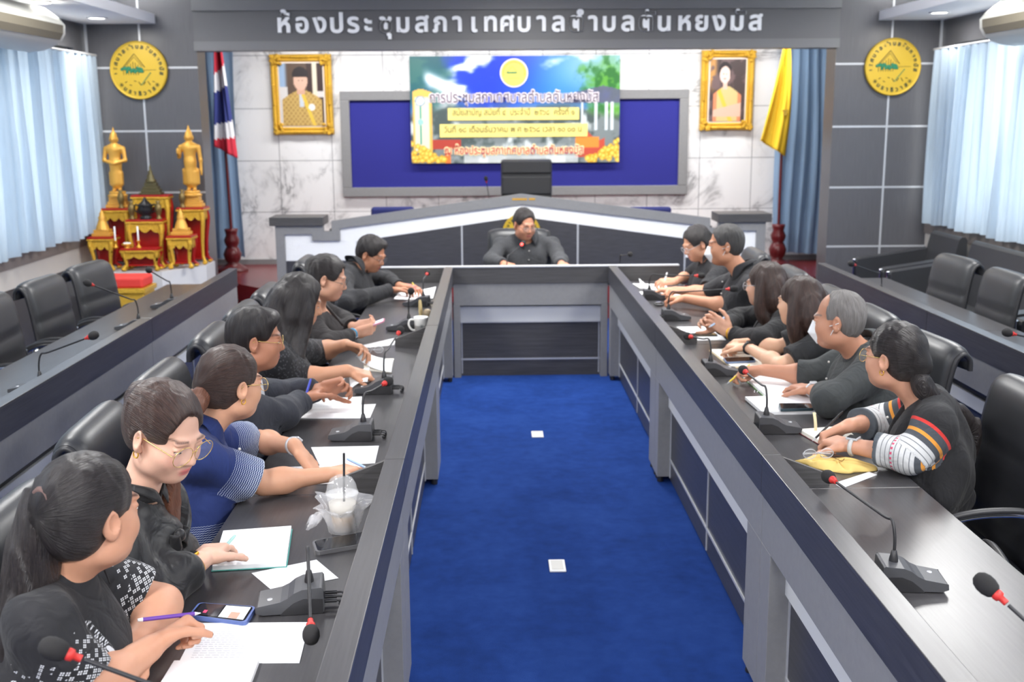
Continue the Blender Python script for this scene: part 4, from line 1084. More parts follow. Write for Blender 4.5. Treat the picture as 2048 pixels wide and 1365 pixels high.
# ------------------------------------------------------------------ sofas
def sofa(label, name, cat, y0, y1, seats):
    xb = 4.14; t = thing(name, label, cat, (3.72, (y0 + y1) / 2, 0)); h = (y1 - y0) / 2
    X = lambda v: v - 3.72
    for i in range(seats):
        a = -h + .14 + (2 * h - .28) * i / seats; b = -h + .14 + (2 * h - .28) * (i + 1) / seats
        MB().box(X(3.42), X(3.98), a + .004, b - .004, .28, .46).build('seat_cushion', MAT['leather'], t, bevel=.04)
    m = MB().prism([(3.86, .40), (3.98, .93), (4.00, .955), (4.03, .955), (4.05, .93), (4.05, .12), (3.98, .12)], lambda u, v, w: V(X(u), w, v), -h + .10, h - .10, False)
    m.build('backrest', MAT['leather'], t, bevel=.03)
    for s_ in (-1, 1):
        y = s_ * (h - .065)
        a_ = MB().prism([(3.32, .60), (3.32, .70), (3.60, .74), (3.98, .80), (4.02, .70), (3.98, .14), (3.34, .14)], lambda u, v, w: V(X(u), w, v), y - .06, y + .06).build('armrest', MAT['leather'], t, bevel=.025)
        MB().tube([V(X(3.31), y, .02), V(X(3.31), y, .69)], .016, 10).ell((X(3.31), y, .692), (.017, .017, .01)).build('arm_post', MAT['chrome'], a_)
        for xx in (3.4, 4.08): MB().tube([V(X(xx), y, 0), V(X(xx), y, .15)], .016, 8).build('leg', MAT['chrome'], t)
    MB().box(X(3.40), X(3.99), -h + .12, h - .12, .14, .28).build('base', MAT['leather_matte'], t, bevel=.01)
sofa('black leather armchair in the corner beneath the right gold seal', 'lounge_chair', 'armchair', 9.16, 9.98, 1)
sofa('long black leather sofa under the sofa-side window, next to the armchair', 'sofa', 'sofa', 6.9, 9.12, 3)
sofa('long black leather sofa under the sofa-side window, nearer the photographer', 'sofa', 'sofa', 4.55, 6.84, 3)
# ------------------------------------------------------------------ floor socket plates
for y, lb in ((6.71, 'small white socket plate on the carpet, farther from the photographer'), (4.615, 'small white socket plate on the carpet, nearer the photographer')):
    t = thing('floor_socket', lb, 'socket plate', (.28, y, 0), 0, 'floor socket plates')
    MB().box(-.037, .037, -.065, .065, 0, .008).build('cover', MAT['white_lam'], t, bevel=.003)
    MB().box(-.026, .026, -.05, .05, .008, .0095).build('lid', M('socket_lid', srgb(214, 212, 206), 0.5), t)
# ------------------------------------------------------------------ chairs
g1, g2 = 'chairs along the inner desks', 'chairs along the outer desks'
PA, PB = 0.0, pi
for y, x, r, lb in ((2.13, -.985, .0, 'black leather armchair holding the woman with the long ponytail nearest the camera'),
                    (2.79, -.985, .0, 'black leather armchair holding the woman in the satin bow blouse'),
                    (3.46, -.985, .05, 'black leather armchair holding the woman in the navy polo shirt'),
                    (4.15, -.985, .0, 'black leather armchair holding the man in the dark grey jacket'),
                    (4.97, -.985, .02, 'black leather armchair holding the woman with loose waist-long hair on the altar side'),
                    (5.61, -.985, .0, 'black leather armchair behind the woman holding the pink phone, nearer of two'),
                    (6.25, -.985, .0, 'black leather armchair behind the woman holding the pink phone, farther of two'),
                    (7.60, -.985, .0, 'black leather armchair holding the man writing at the altar-side desk corner')):
    put_chair(x, y, PA + r, lb, g1, 1.0 if y < 3 else 1.06)
for y, x, r, lb in ((3.02, 1.80, pi + pi / 2 - .2, 'empty black leather armchair nearest the camera, at the bare desk end'),
                    (3.70, 1.60, .0, 'black leather armchair behind the woman with striped cuffs'),
                    (4.60, 1.60, .10, 'black leather armchair holding the grey-haired man with the white mask'),
                    (5.32, 1.60, .0, 'black leather armchair holding the woman with the black wrist watch'),
                    (5.97, 1.60, .0, 'black leather armchair holding the woman with the gold watch'),
                    (6.84, 1.60, .0, 'black leather armchair holding the masked man with short black hair'),
                    (7.84, 1.60, .0, 'black leather armchair holding the woman writing with a white pen')):
    put_chair(x, y, PB + r, lb, g1)
put_chair(.24, 9.22, -pi / 2, 'black leather armchair of the presiding man at the cross desk', 'presiding chair')
for y, x, r, lb in ((7.50, -2.47, -.15, 'empty black leather armchair at the outer desk before the red stool'),
                    (6.80, -2.50, -.06, 'empty black leather armchair at the altar-side outer desk, second from the altar'),
                    (6.10, -2.50, .05, 'empty black leather armchair at the altar-side outer desk, third from the altar')):
    put_chair(x, y, PA + r, lb, g2, 1.04)
for y, x, r, lb in ((7.47, 2.925, .1, 'empty black leather armchair at the sofa-side outer desk, nearest the corner armchair'),
                    (6.75, 2.925, .0, 'empty black leather armchair at the sofa-side outer desk, second from the corner'),
                    (5.98, 2.925, -.04, 'empty black leather armchair at the sofa-side outer desk, third from the corner')):
    put_chair(x, y, PB + r, lb, g2, 1.04)
# ------------------------------------------------------------------ microphones
def mic(label, base, rz, neck_px, head_px, near=True, L=.40, z0=HT, lit=False, show_base=True, group='desk microphones', bend=.10):
    """base: where the unit stands; its low front edge looks along rz; the neck bends toward the head seen at head_px"""
    x_ = base[0]
    if abs(rz) > 3 or abs(rz - pi) < .5: x_ = min(x_, -.50) if x_ > -1.5 else min(x_, -2.115)     # clear of the rail
    elif abs(rz) < .5: x_ = max(x_, 1.095) if x_ < 2.2 else max(x_, 2.685)
    b = Vector((x_, base[1], z0 + .0008))
    t = thing('desk_microphone', label, 'microphone', b, rz, group)
    K_ = .85
    top = [(.10, .012), (.098, .03), (.028, .042), (.006, .052), (-.012, .066), (-.035, .076), (-.092, .080), (-.097, .074), (-.10, .02)]
    arch = [(-.098, .0), (-.10, .02)]
    body = top + [(-.098, .004), (.08, .004)]
    MB().prism(body, lambda u, v, w: V(u, w, v) * K_, -.058, .058).build('base', MAT['mic_grey'], t, bevel=.004)
    MB().prism([(-.095, .001), (-.095, .045), (-.04, .048), (-.01, .036), (.02, .012), (.03, .001)], lambda u, v, w: V(u, w, v) * K_, -.0595, .0595).build('side_recess', MAT['black'], t)
    c = MB()
    for y in (-.03, .0, .03):
        c.tube([V(-.098, y, .025) * K_, V(-.135, y, .025) * K_], .005, 8)
        c.tube(catmull([V(-.135, y, .025) * K_, V(-.152, y, .022) * K_, V(-.155, y * .5, .006) * K_, V(-.14, y * .3, .005) * K_], 4), .0026, 6)
    c.build('cable_plug', MAT['black'], t)
    MB().lathe([(.007, .0375), (.007, .041), (0, .041)], 12, Matrix.Translation((.051, .017, -.0085))).build('talk_button', MAT['silver'], t)
    inv = Matrix.Rotation(-rz, 3, 'Z')
    n0 = V(-.047, 0, .067); nw = b + Matrix.Rotation(rz, 3, 'Z') @ n0
    nb = nw + V(0, 0, bend)
    # head: on the sight line of head_px, L - bend away from the bend
    o = V(0, 0, HC); d = ray(*head_px).normalized(); q = o - nb; B = q.dot(d); Cc = q.dot(q) - (L - bend) ** 2; disc = B * B - Cc
    s = -B + (-1 if near else 1) * sqrt(max(0, disc)); hd = o + d * s
    dirn = (hd - nb).normalized(); loc = lambda p: inv @ (p - b)
    path = catmull([nw, nw + V(0, 0, bend * .6), nb + dirn * .02 + V(0, 0, .004), nb + dirn * .07, hd - dirn * .05], 5)
    MB().tube([loc(p) for p in path], .0042, 8).lathe([(.012, -.004), (.012, .004), (.007, .028), (.0045, .03)], 12, Matrix.Translation(n0)).build('gooseneck', MAT['black'], t)
    R = dirn.to_track_quat('Z', 'Y').to_matrix().to_4x4(); T = Matrix.Translation(loc(hd)) @ Matrix.Rotation(-rz, 4, 'Z') @ R
    h = MB().lathe([(0, -.022), (.009, -.021), (.016, -.014), (.0195, -.002), (.0195, .010), (.016, .021), (.009, .028), (0, .030)], 18, T).build('foam_head', MAT['black_matte'], t)
    MB().lathe([(.0065, -.045), (.0065, -.032), (.0105, -.030), (.0115, -.022), (.0105, -.018), (0, -.016)], 14, T).build('light_ring', MAT['ring_lit'] if lit else MAT['red_ring'], h)
    return t
MAT['ring_lit'] = emit('lit_red_ring', (1, .05, .04, 1), 3.0)
gi, go = 'microphones on the inner desks', 'microphones on the outer desks'
def B(px, py, z=HT + .03): p = at(px, py, z); return (p.x, p.y)
LFT, RGT = pi, 0.0
mic('grey desk microphone beside the two loose sheets, its foam head hanging over the printed page', B(582, 1193), LFT + .12, 0, (622, 1268), True, .42)
mic('desk microphone whose red-ringed foam head floats before the ponytail woman, nearest the camera', (-.50, 1.80), LFT, 0, (112, 1300), False, .44)
mic('grey desk microphone between the navy polo woman and the edge rail', B(703, 862), LFT, 0, (775, 764), False, .30)
mic('grey desk microphone half under the lifted paper sheet', B(748, 772), LFT, 0, (800, 662), False, .36)
mic('black desk microphone hidden behind the white mug', B(802, 650), LFT, 0, (822, 583), True, .34)
mic('grey desk microphone on the papers of the man at the far corner, altar side', B(840, 603), LFT - .2, 0, (855, 546), False, .26)
mic('grey desk microphone standing alone on the bare desk by the seam', B(1812, 1150), RGT - .12, 0, (1658, 955), False, .48)
mic('desk microphone entering at the lower right corner, its head over the bare desk', (1.17, 1.78), RGT, 0, (1975, 1173), False, .40)
mic('grey desk microphone in front of the paper stack with the black phone', B(1556, 848), RGT - .05, 0, (1487, 741), False, .37)
mic('grey desk microphone between the yellow pencil and the notebook with the phone', B(1440, 737), RGT, 0, (1376, 673), False, .30)
mic('grey desk microphone before the masked man with short black hair', B(1352, 630), RGT, 0, (1466, 578), True, .42)
mic('grey desk microphone on the papers of the woman writing with a white pen', B(1312, 590), RGT, 0, (1402, 552), True, .42)
mic('desk microphone with a lit red ring in front of the presiding man', (.12, 8.52), pi / 2, 0, (1046, 487), False, .42, lit=True)
mic('unlit desk microphone on the cross desk right of the presiding man', (1.00, 8.54), pi / 2, 0, (1260, 509), True, .44)
mic('desk microphone on the podium bench, left of the tall chair', (.0, 11.22), pi / 2, 0, (972, 358), True, .46, z0=.91)
mic('desk microphone on the altar-side outer desk, nearest the photographer', B(62, 772), LFT, 0, (186, 672), True, .44, group=go)
mic('desk microphone on the altar-side outer desk, bending toward the empty armchair by the red stool', B(262, 650), LFT, 0, (176, 567), True, .50, group=go)
mic('desk microphone on the altar-side outer desk, at its far end beside the plinth', B(330, 608), LFT, 0, (298, 541), True, .48, group=go)
mic('desk microphone on the sofa-side outer desk, at its far end', B(1752, 590), RGT, 0, (1703, 528), True, .44, group=go)
mic('desk microphone on the sofa-side outer desk, nearer the photographer', (2.62, 4.95), RGT, 0, (2016, 666), True, .40, group=go)
# ------------------------------------------------------------------ papers
def sheet(label, q, th=.0012, mat=None, name='paper_sheet', cat='paper', group=None, z=HT, curl=0.0, lines=0, lm=None):
    """a flat stack of paper whose four table-top corners are given in order far-left, far-right, near-right, near-left"""
    P = [at(px, py, z) for px, py in q]; c = sum(P, V(0, 0, 0)) / 4; c.z = z + .0006
    t = thing(name, label, cat, c, 0, group); P = [p - c for p in P]
    bil = lambda u, v: (P[0] * (1 - u) + P[1] * u) * (1 - v) + (P[3] * (1 - u) + P[2] * u) * v
    n_ = 8
    def top(u, v): p = bil(u, v); return V(p.x, p.y, th + curl * (abs(u - .5) * 2) ** 3 * (1 - .6 * v))
    m = MB().grid(top, n_, n_, True).grid(lambda u, v: top(u, 1 - v) - V(0, 0, th * .98), n_, n_, True)
    e = [(i / n_, 0) for i in range(n_)] + [(1, i / n_) for i in range(n_)] + [(1 - i / n_, 1) for i in range(n_)] + [(0, 1 - i / n_) for i in range(n_)]
    vs = [top(*a) for a in e] + [top(*a) - V(0, 0, th) for a in e]; k = len(e); m.add(vs, [(i, (i + 1) % k, k + (i + 1) % k, k + i) for i in range(k)])
    m.build('pages', mat or MAT['paper'], t)
    if lines:
        l = MB(); rn = random.Random(len(label))
        for i in range(lines):
            v = .08 + .84 * i / lines; w = rn.uniform(.55, .86)
            # lines run across the sheet, broken into words
            u = .08
            while u < w:
                du = rn.uniform(.02, .07); a, b_ = top(u, v), top(min(u + du, w), v); a2, b2 = top(u, v + .012), top(min(u + du, w), v + .012); up = V(0, 0, .0004)
                l.add([a + up, b_ + up, b2 + up, a2 + up], [(0, 1, 2, 3)]); u += du + .012
        l.build('print_lines', lm or MAT['ink_pale'], t)
    return t
MAT['ink_pale'] = M('faint_print', srgb(196, 198, 204), 0.7)
gp = 'papers on the altar-side desk'; gq = 'papers on the sofa-side desk'
sheet('printed white page before the ponytail woman, under the hanging foam head', [(398, 1249), (619, 1247), (599, 1328), (357, 1329)], .002, lines=16, group=gp)
sheet('white booklet cut by the bottom edge, nearest the camera', [(349, 1332), (518, 1330), (488, 1410), (300, 1412)], .012, group=gp)
sheet('small white sheet lying askew behind the grey microphone', [(503, 1148), (633, 1121), (677, 1158), (545, 1183)], .001, group=gp)
sheet('white page beyond the navy polo woman\'s wrist watch', [(622, 896), (758, 893), (750, 928), (640, 934)], .0015, group=gp)
sheet('ruled white page under the navy polo woman\'s forearm', [(572, 936), (722, 930), (716, 968), (596, 971)], .002, lines=8, group=gp)
sheet('white pages before the man in the dark grey jacket', [(618, 801), (724, 795), (720, 838), (598, 838)], .003, lines=5, group=gp)
sheet('white page sticking out toward the rail, below the grey-jacket man\'s pages', [(700, 812), (752, 809), (740, 837), (690, 838)], .001, group=gp)
sheet('white page by the grey-jacket man\'s sleeve, below the lifted sheet', [(640, 762), (690, 758), (676, 776), (634, 774)], .001, group=gp)
sheet('white page under the pink phone, beside the mug', [(722, 692), (794, 676), (788, 691), (728, 697)], .001, lines=3, group=gp)
sheet('stapled white pages of the writing man at the far corner, altar side', [(800, 586), (872, 577), (866, 599), (788, 600)], .003, curl=.01, group=gp)
sheet('white pages under the white pen at the far corner, sofa side', [(1265, 568), (1330, 570), (1342, 584), (1280, 578)], .003, group=gq)
sheet('white page before the masked man with black hair', [(1276, 584), (1360, 585), (1380, 594), (1290, 594)], .001, group=gq)
sheet('white page with a thin dark phone on it, before the gold-watch woman', [(1353, 655), (1425, 654), (1452, 681), (1396, 682)], .002, group=gq)
sheet('thick white paper stack carrying the black phone, before the striped-cuff woman', [(1490, 802), (1610, 792), (1648, 829), (1524, 831)], .014, curl=.004, group=gq)
sheet('small white card under the yellow pouch', [(1668, 968), (1738, 945), (1754, 951), (1684, 978)], .001, group=gq)
# lifted sheet and curling page
def curved_sheet(label, fn, name='lifted_sheet', group=None, mat=None):
    c = fn(.5, .5); t = thing(name, label, 'paper', (c.x, c.y, c.z), 0, group)
    MB().grid(lambda u, v: fn(u, v) - c, 16, 10).build('page', mat or MAT['paper'], t, solid=.0008); return t
A = at(698, 757, .80); Bq = at(739, 736, .835); Cq = at(735, 764, .80); D = at(701, 779, .765)
curved_sheet('white sheet lifted in the left hand of the grey-jacket man', lambda u, v: (A * (1 - u) + Bq * u) * (1 - v) + (D * (1 - u) + Cq * u) * v + V(0, 0, .012 * sin(pi * u)), group=gp)
A = at(712, 714, .80); Bq = at(787, 720, .760); Cq = at(783, 745, .757); D = at(738, 741, .757); E_ = at(724, 697, .86)
curved_sheet('open white notebook page turned by the woman with loose waist-long hair', lambda u, v: (E_ * (1 - u) ** 2 + at(740, 716, .79) * 2 * u * (1 - u) + Bq * u * u) * (1 - v) + (A * (1 - u) ** 2 + D * 2 * u * (1 - u) + Cq * u * u) * v, group=gp)
sheet('white notebook block under the turned page, before the loose-haired woman on the altar side', [(728, 722), (788, 720), (783, 747), (728, 742)], .007, MAT['cream_paper'], 'notebook', 'notebook', gp)
A = at(1278, 557, .80); Bq = at(1316, 575, .765); Cq = at(1300, 573, .76); D = at(1282, 572, .775)
curved_sheet('curled white page standing up among the far papers, sofa side', lambda u, v: (A * (1 - u) + Bq * u) * (1 - v) + (D * (1 - u) + Cq * u) * v + V(0, 0, -.02 * sin(pi * u)), group=gq)
# notebooks
teal = M('teal_cover', srgb(80, 170, 160), 0.6); green_c = M('green_cover', srgb(96, 160, 60), 0.6); redc = M('dark_red_cover', srgb(122, 24, 44), 0.6)
def notebook(label, q, th, cover, mat=None, off=.004):
    t = sheet(label, q, th, mat or MAT['paper'], 'notebook', 'notebook', 'open notebooks', z=HT + .002)
    P = [at(px, py, HT) for px, py in q]; c = sum(P, V(0, 0, 0)) / 4; P = [V(p.x - c.x, p.y - c.y, 0) * 1.03 for p in P]; m = MB()
    m.add(P + [p + V(0, 0, .0012) for p in P], [(3, 2, 1, 0), (4, 5, 6, 7), (0, 1, 5, 4), (1, 2, 6, 5), (2, 3, 7, 6), (3, 0, 4, 7)])
    o = m.build('cover', cover, t); o.location.z = -.0015; return t
notebook('open blank notebook with a teal edge under the satin blouse woman\'s hand', [(447, 1070), (583, 1060), (572, 1134), (425, 1142)], .012, teal)
notebook('open cream notebook with a phone on it, before the woman with the black watch', [(1420, 702), (1505, 700), (1550, 735), (1462, 736)], .008, M('cream_cover', srgb(214, 190, 140), 0.6), MAT['cream_paper'])
t = notebook('open spiral notebook with a green cover, under the grey-haired man\'s hand', [(1487, 757), (1566, 756), (1620, 798), (1536, 800)], .012, green_c)
P0, P1 = at(1509, 783, HT + .016), at(1590, 777, HT + .016); m = MB()
for k in range(14):
    c = P0 + (P1 - P0) * (k / 13) - t.location; m.tube([c + V(0, .007 * cos(a), .006 * sin(a)) for a in [2 * pi * i / 10 for i in range(10)]], .0009, 5, closed=True)
m.build('spiral_wire', MAT['chrome'], t)
t = notebook('open cream diary with a dark red cover under the striped-cuff woman\'s hands', [(1598, 866), (1700, 858), (1728, 886), (1640, 890)], .014, redc, MAT['cream_paper'])
p = at(1628, 862, HT + .02) - t.location
MB().grid(lambda u, v: p + V(.012 * u, -.0 + .03 * v * v, .065 * v) , 3, 10).build('bookmark_strap', M('cream_strap', srgb(232, 218, 176), 0.7), t, solid=.001)
# phones
scr = M('dark_screen', srgb(28, 29, 32), 0.08); lit = emit('lit_screen', (0.75, 0.78, 0.85, 1), .5)
def phone(label, q, case, screen=None, z=HT, th=.009, extra=None):
    P = [at(px, py, z + th) for px, py in q]; c = sum(P, V(0, 0, 0)) / 4; c.z = z + .0005; t = thing('phone', label, 'phone', c, 0, 'phones')
    P = [p - c for p in P]
    bil = lambda u, v, zz: V(*((P[0] * (1 - u) + P[1] * u) * (1 - v) + (P[3] * (1 - u) + P[2] * u) * v).xy, zz)
    def slab(i, z0, z1):
        r = .07; co = []
        for (cu, cv, a0) in ((1 - i - r, i + r * 2, -90), (1 - i - r, 1 - i - r * 2, 0), (i + r, 1 - i - r * 2, 90), (i + r, i + r * 2, 180)):
            for k in range(5): a = radians(a0 + 22.5 * k); co.append((cu + r * cos(a), cv + 2 * r * sin(a)))
        return MB().prism(co, lambda u, v, w: bil(u, v, w), z0, z1)
    slab(0, 0, th).build('case', case, t, bevel=.0015); s = slab(.035, th, th + .0006).build('screen', screen or scr, t)
    if extra: extra(bil, s, th + .0012)
    return t
def ex(bil, s, z):
    def patch(nm, u0, u1, v0, v1, m): MB().add([bil(u0, v0, z), bil(u1, v0, z), bil(u1, v1, z), bil(u0, v1, z)], [(0, 1, 2, 3)]).build(nm, m, s)
    patch('picture_area', .5, .93, .1, .9, emit('screen_picture', (.55, .6, .66, 1), .35)); patch('dark_area', .08, .48, .1, .9, M('screen_dark', srgb(44, 42, 50), 0.1))
    z += .0004; patch('red_button', .2, .26, .55, .75, emit('screen_red', (.6, .05, .12, 1), .4)); patch('face_area', .66, .82, .5, .9, M('screen_skin', srgb(196, 150, 130), 0.3))
phone('phone with a lit video on its screen in a blue case, beside the grey microphone', [(398, 1206), (512, 1214), (492, 1246), (377, 1231)], M('blue_case', srgb(92, 112, 170), 0.35), scr, th=.012, extra=ex)
phone('black phone with a dark screen in a clear case, beside the iced drink', [(624, 1083), (738, 1062), (742, 1086), (632, 1105)], M('clear_case', srgb(110, 110, 112), 0.2), th=.012)
phone('phone with a bluish case on the cream notebook', [(1446, 716), (1506, 714), (1512, 722), (1452, 725)], M('pale_blue_case', srgb(110, 128, 160), 0.3), z=HT + .011)
phone('black phone with a dark teal case on the thick white paper stack', [(1557, 807), (1622, 807), (1629, 817), (1561, 819)], M('teal_case', srgb(58, 76, 84), 0.35), z=HT + .0165, th=.011)
phone('thin dark phone lying on the white page before the gold-watch woman', [(1378, 667), (1431, 666), (1435, 670), (1384, 671)], M('brown_case', srgb(80, 70, 52), 0.4), z=HT + .0025)
# iced drink
p = at(700, 1062, HT)
t = thing('iced_drink', 'iced coffee in a clear domed cup with a black straw, wrapped in a plastic bag', 'drink', (p.x - .02, p.y, HT + .001), 0)
MB().lathe([(.030, .002), (.032, .004), (.046, .115), (.048, .118), (.0455, .115), (.0305, .006)], 32).build('cup', MAT['clear_plastic'], t)
MB().lathe([(.0, .006), (.0295, .006), (.0345, .052), (.0, .052)], 28).build('coffee', M('milk_coffee', srgb(196, 160, 110), 0.3), t)
MB().lathe([(.0, .0525), (.0348, .0525), (.0405, .09), (.0, .092)], 28).build('ice', M('milky_ice', srgb(222, 216, 206), 0.4, nscale=60, nstr=.6), t)
MB().lathe([(.049, .117), (.049, .123), (.046, .126), (.043, .145), (.033, .163), (.018, .172), (.012, .173)], 32).build('dome_lid', MAT['clear_plastic'], t)
MB().tube([V(.004, .004, .06), V(.012, -.01, .245)], .0036, 8).build('straw', MAT['black'], t)
rn = random.Random(9)
def bag(u, v):
    a = 2 * pi * u; r = .045 + .018 * v + .016 * v * (1 - .5 * v) * sin(5 * a + 3 * v) + .010 * sin(11 * a + 7 * v) * v
    if v > .7: r += (v - .7) * .10 * (1 + .8 * sin(3 * a + 1))
    return V(r * cos(a), r * sin(a), .002 + .10 * v - .02 * max(0, v - .8) * 5 * (.5 + .5 * sin(4 * a)))
MB().grid(bag, 60, 16).build('plastic_bag', MAT['clear_bag'], t)
MB().grid(lambda u, v: V(-.055 - .05 * u + .01 * sin(v * 9), -.01 + .05 * (v - .5) * (.4 + u), .06 - .035 * u + .014 * sin(9 * v + 6 * u)), 12, 8).build('bag_corner', MAT['clear_bag'], t)
# mug and mallet
p = at(818, 668, HT)
t = thing('mug', 'white mug with a dark printed flower mark and curled handle, beside the rail', 'mug', (-.41, p.y, HT + .001)); mw_ = M('white_glaze', srgb(240, 240, 236), 0.2)
MB().lathe([(.0, 0), (.030, 0), (.034, .004), (.041, .09), (.0425, .098), (.040, .098), (.036, .012), (0, .008)], 32).build('mug_body', mw_, t)
MB().tube(catmull([V(-.038, -.004, .082), V(-.062, -.01, .082), V(-.07, -.012, .055), V(-.055, -.01, .026), V(-.035, -.004, .02)], 6), .0058, 8).build('handle', mw_, t)
m = MB()
for k in range(8):
    a = k * pi / 4; c = V(.006, -.0402, .048); m.tube([c, c + V(.012 * cos(a), .001, .012 * sin(a))], .0014, 5)
m.build('printed_mark', M('grey_print', srgb(120, 128, 130), 0.4), t)
q = at(829, 640, HT); t = thing('wooden_mallet', 'small pale wooden mallet standing behind the white mug', 'mallet', (-.43, q.y + .05, HT + .004)); pw = M('pale_wood', srgb(206, 184, 132), 0.5, nscale=30, var=.15)
MB().ell((.028, 0, .028), (.028, .024, .028), 18, 12).build('head', M('tan_wood', srgb(178, 160, 130), 0.5), t); MB().tube([V(-.012, .0, .0), V(-.014, 0, .04), V(-.016, 0, .1), V(-.017, 0, .112)], [.009, .013, .009, .006], 10).build('handle', pw, t)
# yellow pouch with spectacles
p = at(1672, 936, HT)
t = thing('cloth_pouch', 'crumpled yellow cloth pouch beside the striped-cuff woman', 'pouch', (p.x, p.y, HT + .001))
rn = random.Random(12)
def pouch(u, v):
    a = 2 * pi * u; rx, ry = .115, .062; r = 1 + .12 * sin(3 * a + 1) + .08 * sin(5 * a + 2); k = sin(pi * v / 2)
    return V(rx * r * cos(a) * k + .02 * sin(2 * a), ry * r * sin(a) * k - .10 * .35 * cos(a) * k, (.020 + .008 * sin(a * 3 + v * 5) + .006 * sin(7 * a)) * (1 - v ** 4) + .004 * sin(9 * v + a * 2) * (1 - v))
MB().grid(pouch, 56, 14).build('pouch_cloth', M('mustard_cloth', srgb(226, 196, 118), 0.9, nscale=500, nstr=.2), t, solid=.002)
MB().tube(catmull([V(-.05, .02, .034), V(-.01, .0, .036), V(.01, -.03, .032), V(.03, .015, .034), V(.0, .03, .034)], 5), .001, 5).build('drawstring', M('brown_string', srgb(110, 70, 40), 0.8), t)
def specs(label, c, rz, tilt=0):
    t = thing('folded_spectacles', label, 'spectacles', c, rz); m = MB()
    for sx in (-1, 1): m.tube([V(sx * .031 + .024 * cos(a), .0, .018 + .017 * sin(a)) for a in [2 * pi * k / 18 for k in range(18)]], .0012, 6, closed=True)
    m.tube([V(-.008, 0, .022), V(0, .002, .025), V(.008, 0, .022)], .0012, 6); m.build('rim', MAT['silver'], t)
    for sx in (-1, 1):
        MB().tube([V(sx * .056, 0, .022), V(sx * .05, .01, .02), V(-sx * .05, .014 + .004 * sx, .012)], .0014, 6).build('temple', MAT['silver'], t)
        MB().lathe([(0, 0), (.0235, 0)], 20, Matrix.Translation((sx * .031, 0, .018)) @ Matrix.Rotation(pi / 2, 4, 'X')).build('lens', MAT['lens'], t)
p = at(1636, 920, HT + .03); specs('folded silver spectacles lying on the yellow pouch', (p.x, p.y, HT + .034), .1)
p = at(746, 710, HT); specs('folded spectacles on the desk beyond the turned notebook page', (p.x, p.y, HT + .008), .2)
p = at(1309, 613, HT); t = thing('watch_strap', 'small dark wrist strap with a silver clasp lying behind the rail, sofa side', 'strap', (p.x + .03, p.y, HT + .003))
MB().tube([V(.03 * cos(a), .025 * sin(a), .012 + .006 * sin(a)) for a in [2 * pi * k / 20 for k in range(20)]], .007, 8, closed=True).build('band', MAT['black'], t); MB().cbox((0, .02, .022), (.03, .012, .008)).build('clasp', MAT['chrome'], t)
# ------------------------------------------------------------------ people
def npv(p): return np.array([p[0], p[1], p[2]], float)
def atx(px, py, x): d = ray(px, py); return npv(Vector((0, 0, HC)) + d * (x / d.x))
def atyn(px, py, y): return npv(aty(px, py, y))
def atzn(px, py, z): return npv(at(px, py, z))
def unit(v): v = np.array(v, float); return v / (np.linalg.norm(v) + 1e-12)
def skin_mat(name):
    t = NT(name); t.set(Roughness=0.5, Specular_IOR_Level=0.35, Subsurface_Weight=0.08, Subsurface_Scale=0.02)
    a = t.n('Attribute'); a.attribute_name = 'Col'; nz = t.noise(t.coords(), 60, 3)
    t.base(t.mix(t.math('MULTIPLY', nz, .12), a.outputs['Color'], srgb(150, 96, 76))); t.bump(t.noise(t.coords(), 500, 2), .06, .001); return t.mat
MAT['skin'] = skin_mat('skin')
def hair_mat(name, c1, c2, rough=.38):
    t = NT(name); t.set(Roughness=rough, Specular_IOR_Level=.5)
    a = t.n('Attribute'); a.attribute_name = 'st'; b = t.n('Attribute'); b.attribute_name = 'al'     # across and along the strands
    cv = t.n('CombineXYZ'); t.l(t.math('MULTIPLY', a.outputs['Fac'], 13), cv.inputs[0]); t.l(t.math('MULTIPLY', b.outputs['Fac'], 14), cv.inputs[1])
    n1 = t.noise(cv.outputs[0], 1.0, 4, .7); cw = t.n('CombineXYZ'); t.l(t.math('MULTIPLY', a.outputs['Fac'], 46), cw.inputs[0]); t.l(t.math('MULTIPLY', b.outputs['Fac'], 20), cw.inputs[1]); n2 = t.noise(cw.outputs[0], 1.0, 3, .7)
    nz = t.math('ADD', t.math('MULTIPLY', n1, .55), t.math('MULTIPLY', n2, .45))
    t.base(t.ramp(nz, [(.35, c1), (.65, c2)])); t.bump(nz, 1.0, .012); return t.mat
HAIR = {'black': hair_mat('black_hair', srgb(24, 21, 22), srgb(52, 46, 46)), 'brown': hair_mat('dark_brown_hair', srgb(36, 26, 24), srgb(78, 56, 48)),
        'redbrown': hair_mat('red_brown_hair', srgb(84, 52, 40), srgb(132, 88, 68)), 'grey': hair_mat('grey_hair', srgb(104, 100, 98), srgb(150, 146, 144), .6), 'salt': hair_mat('greying_hair', srgb(54, 52, 52), srgb(92, 90, 90), .55)}
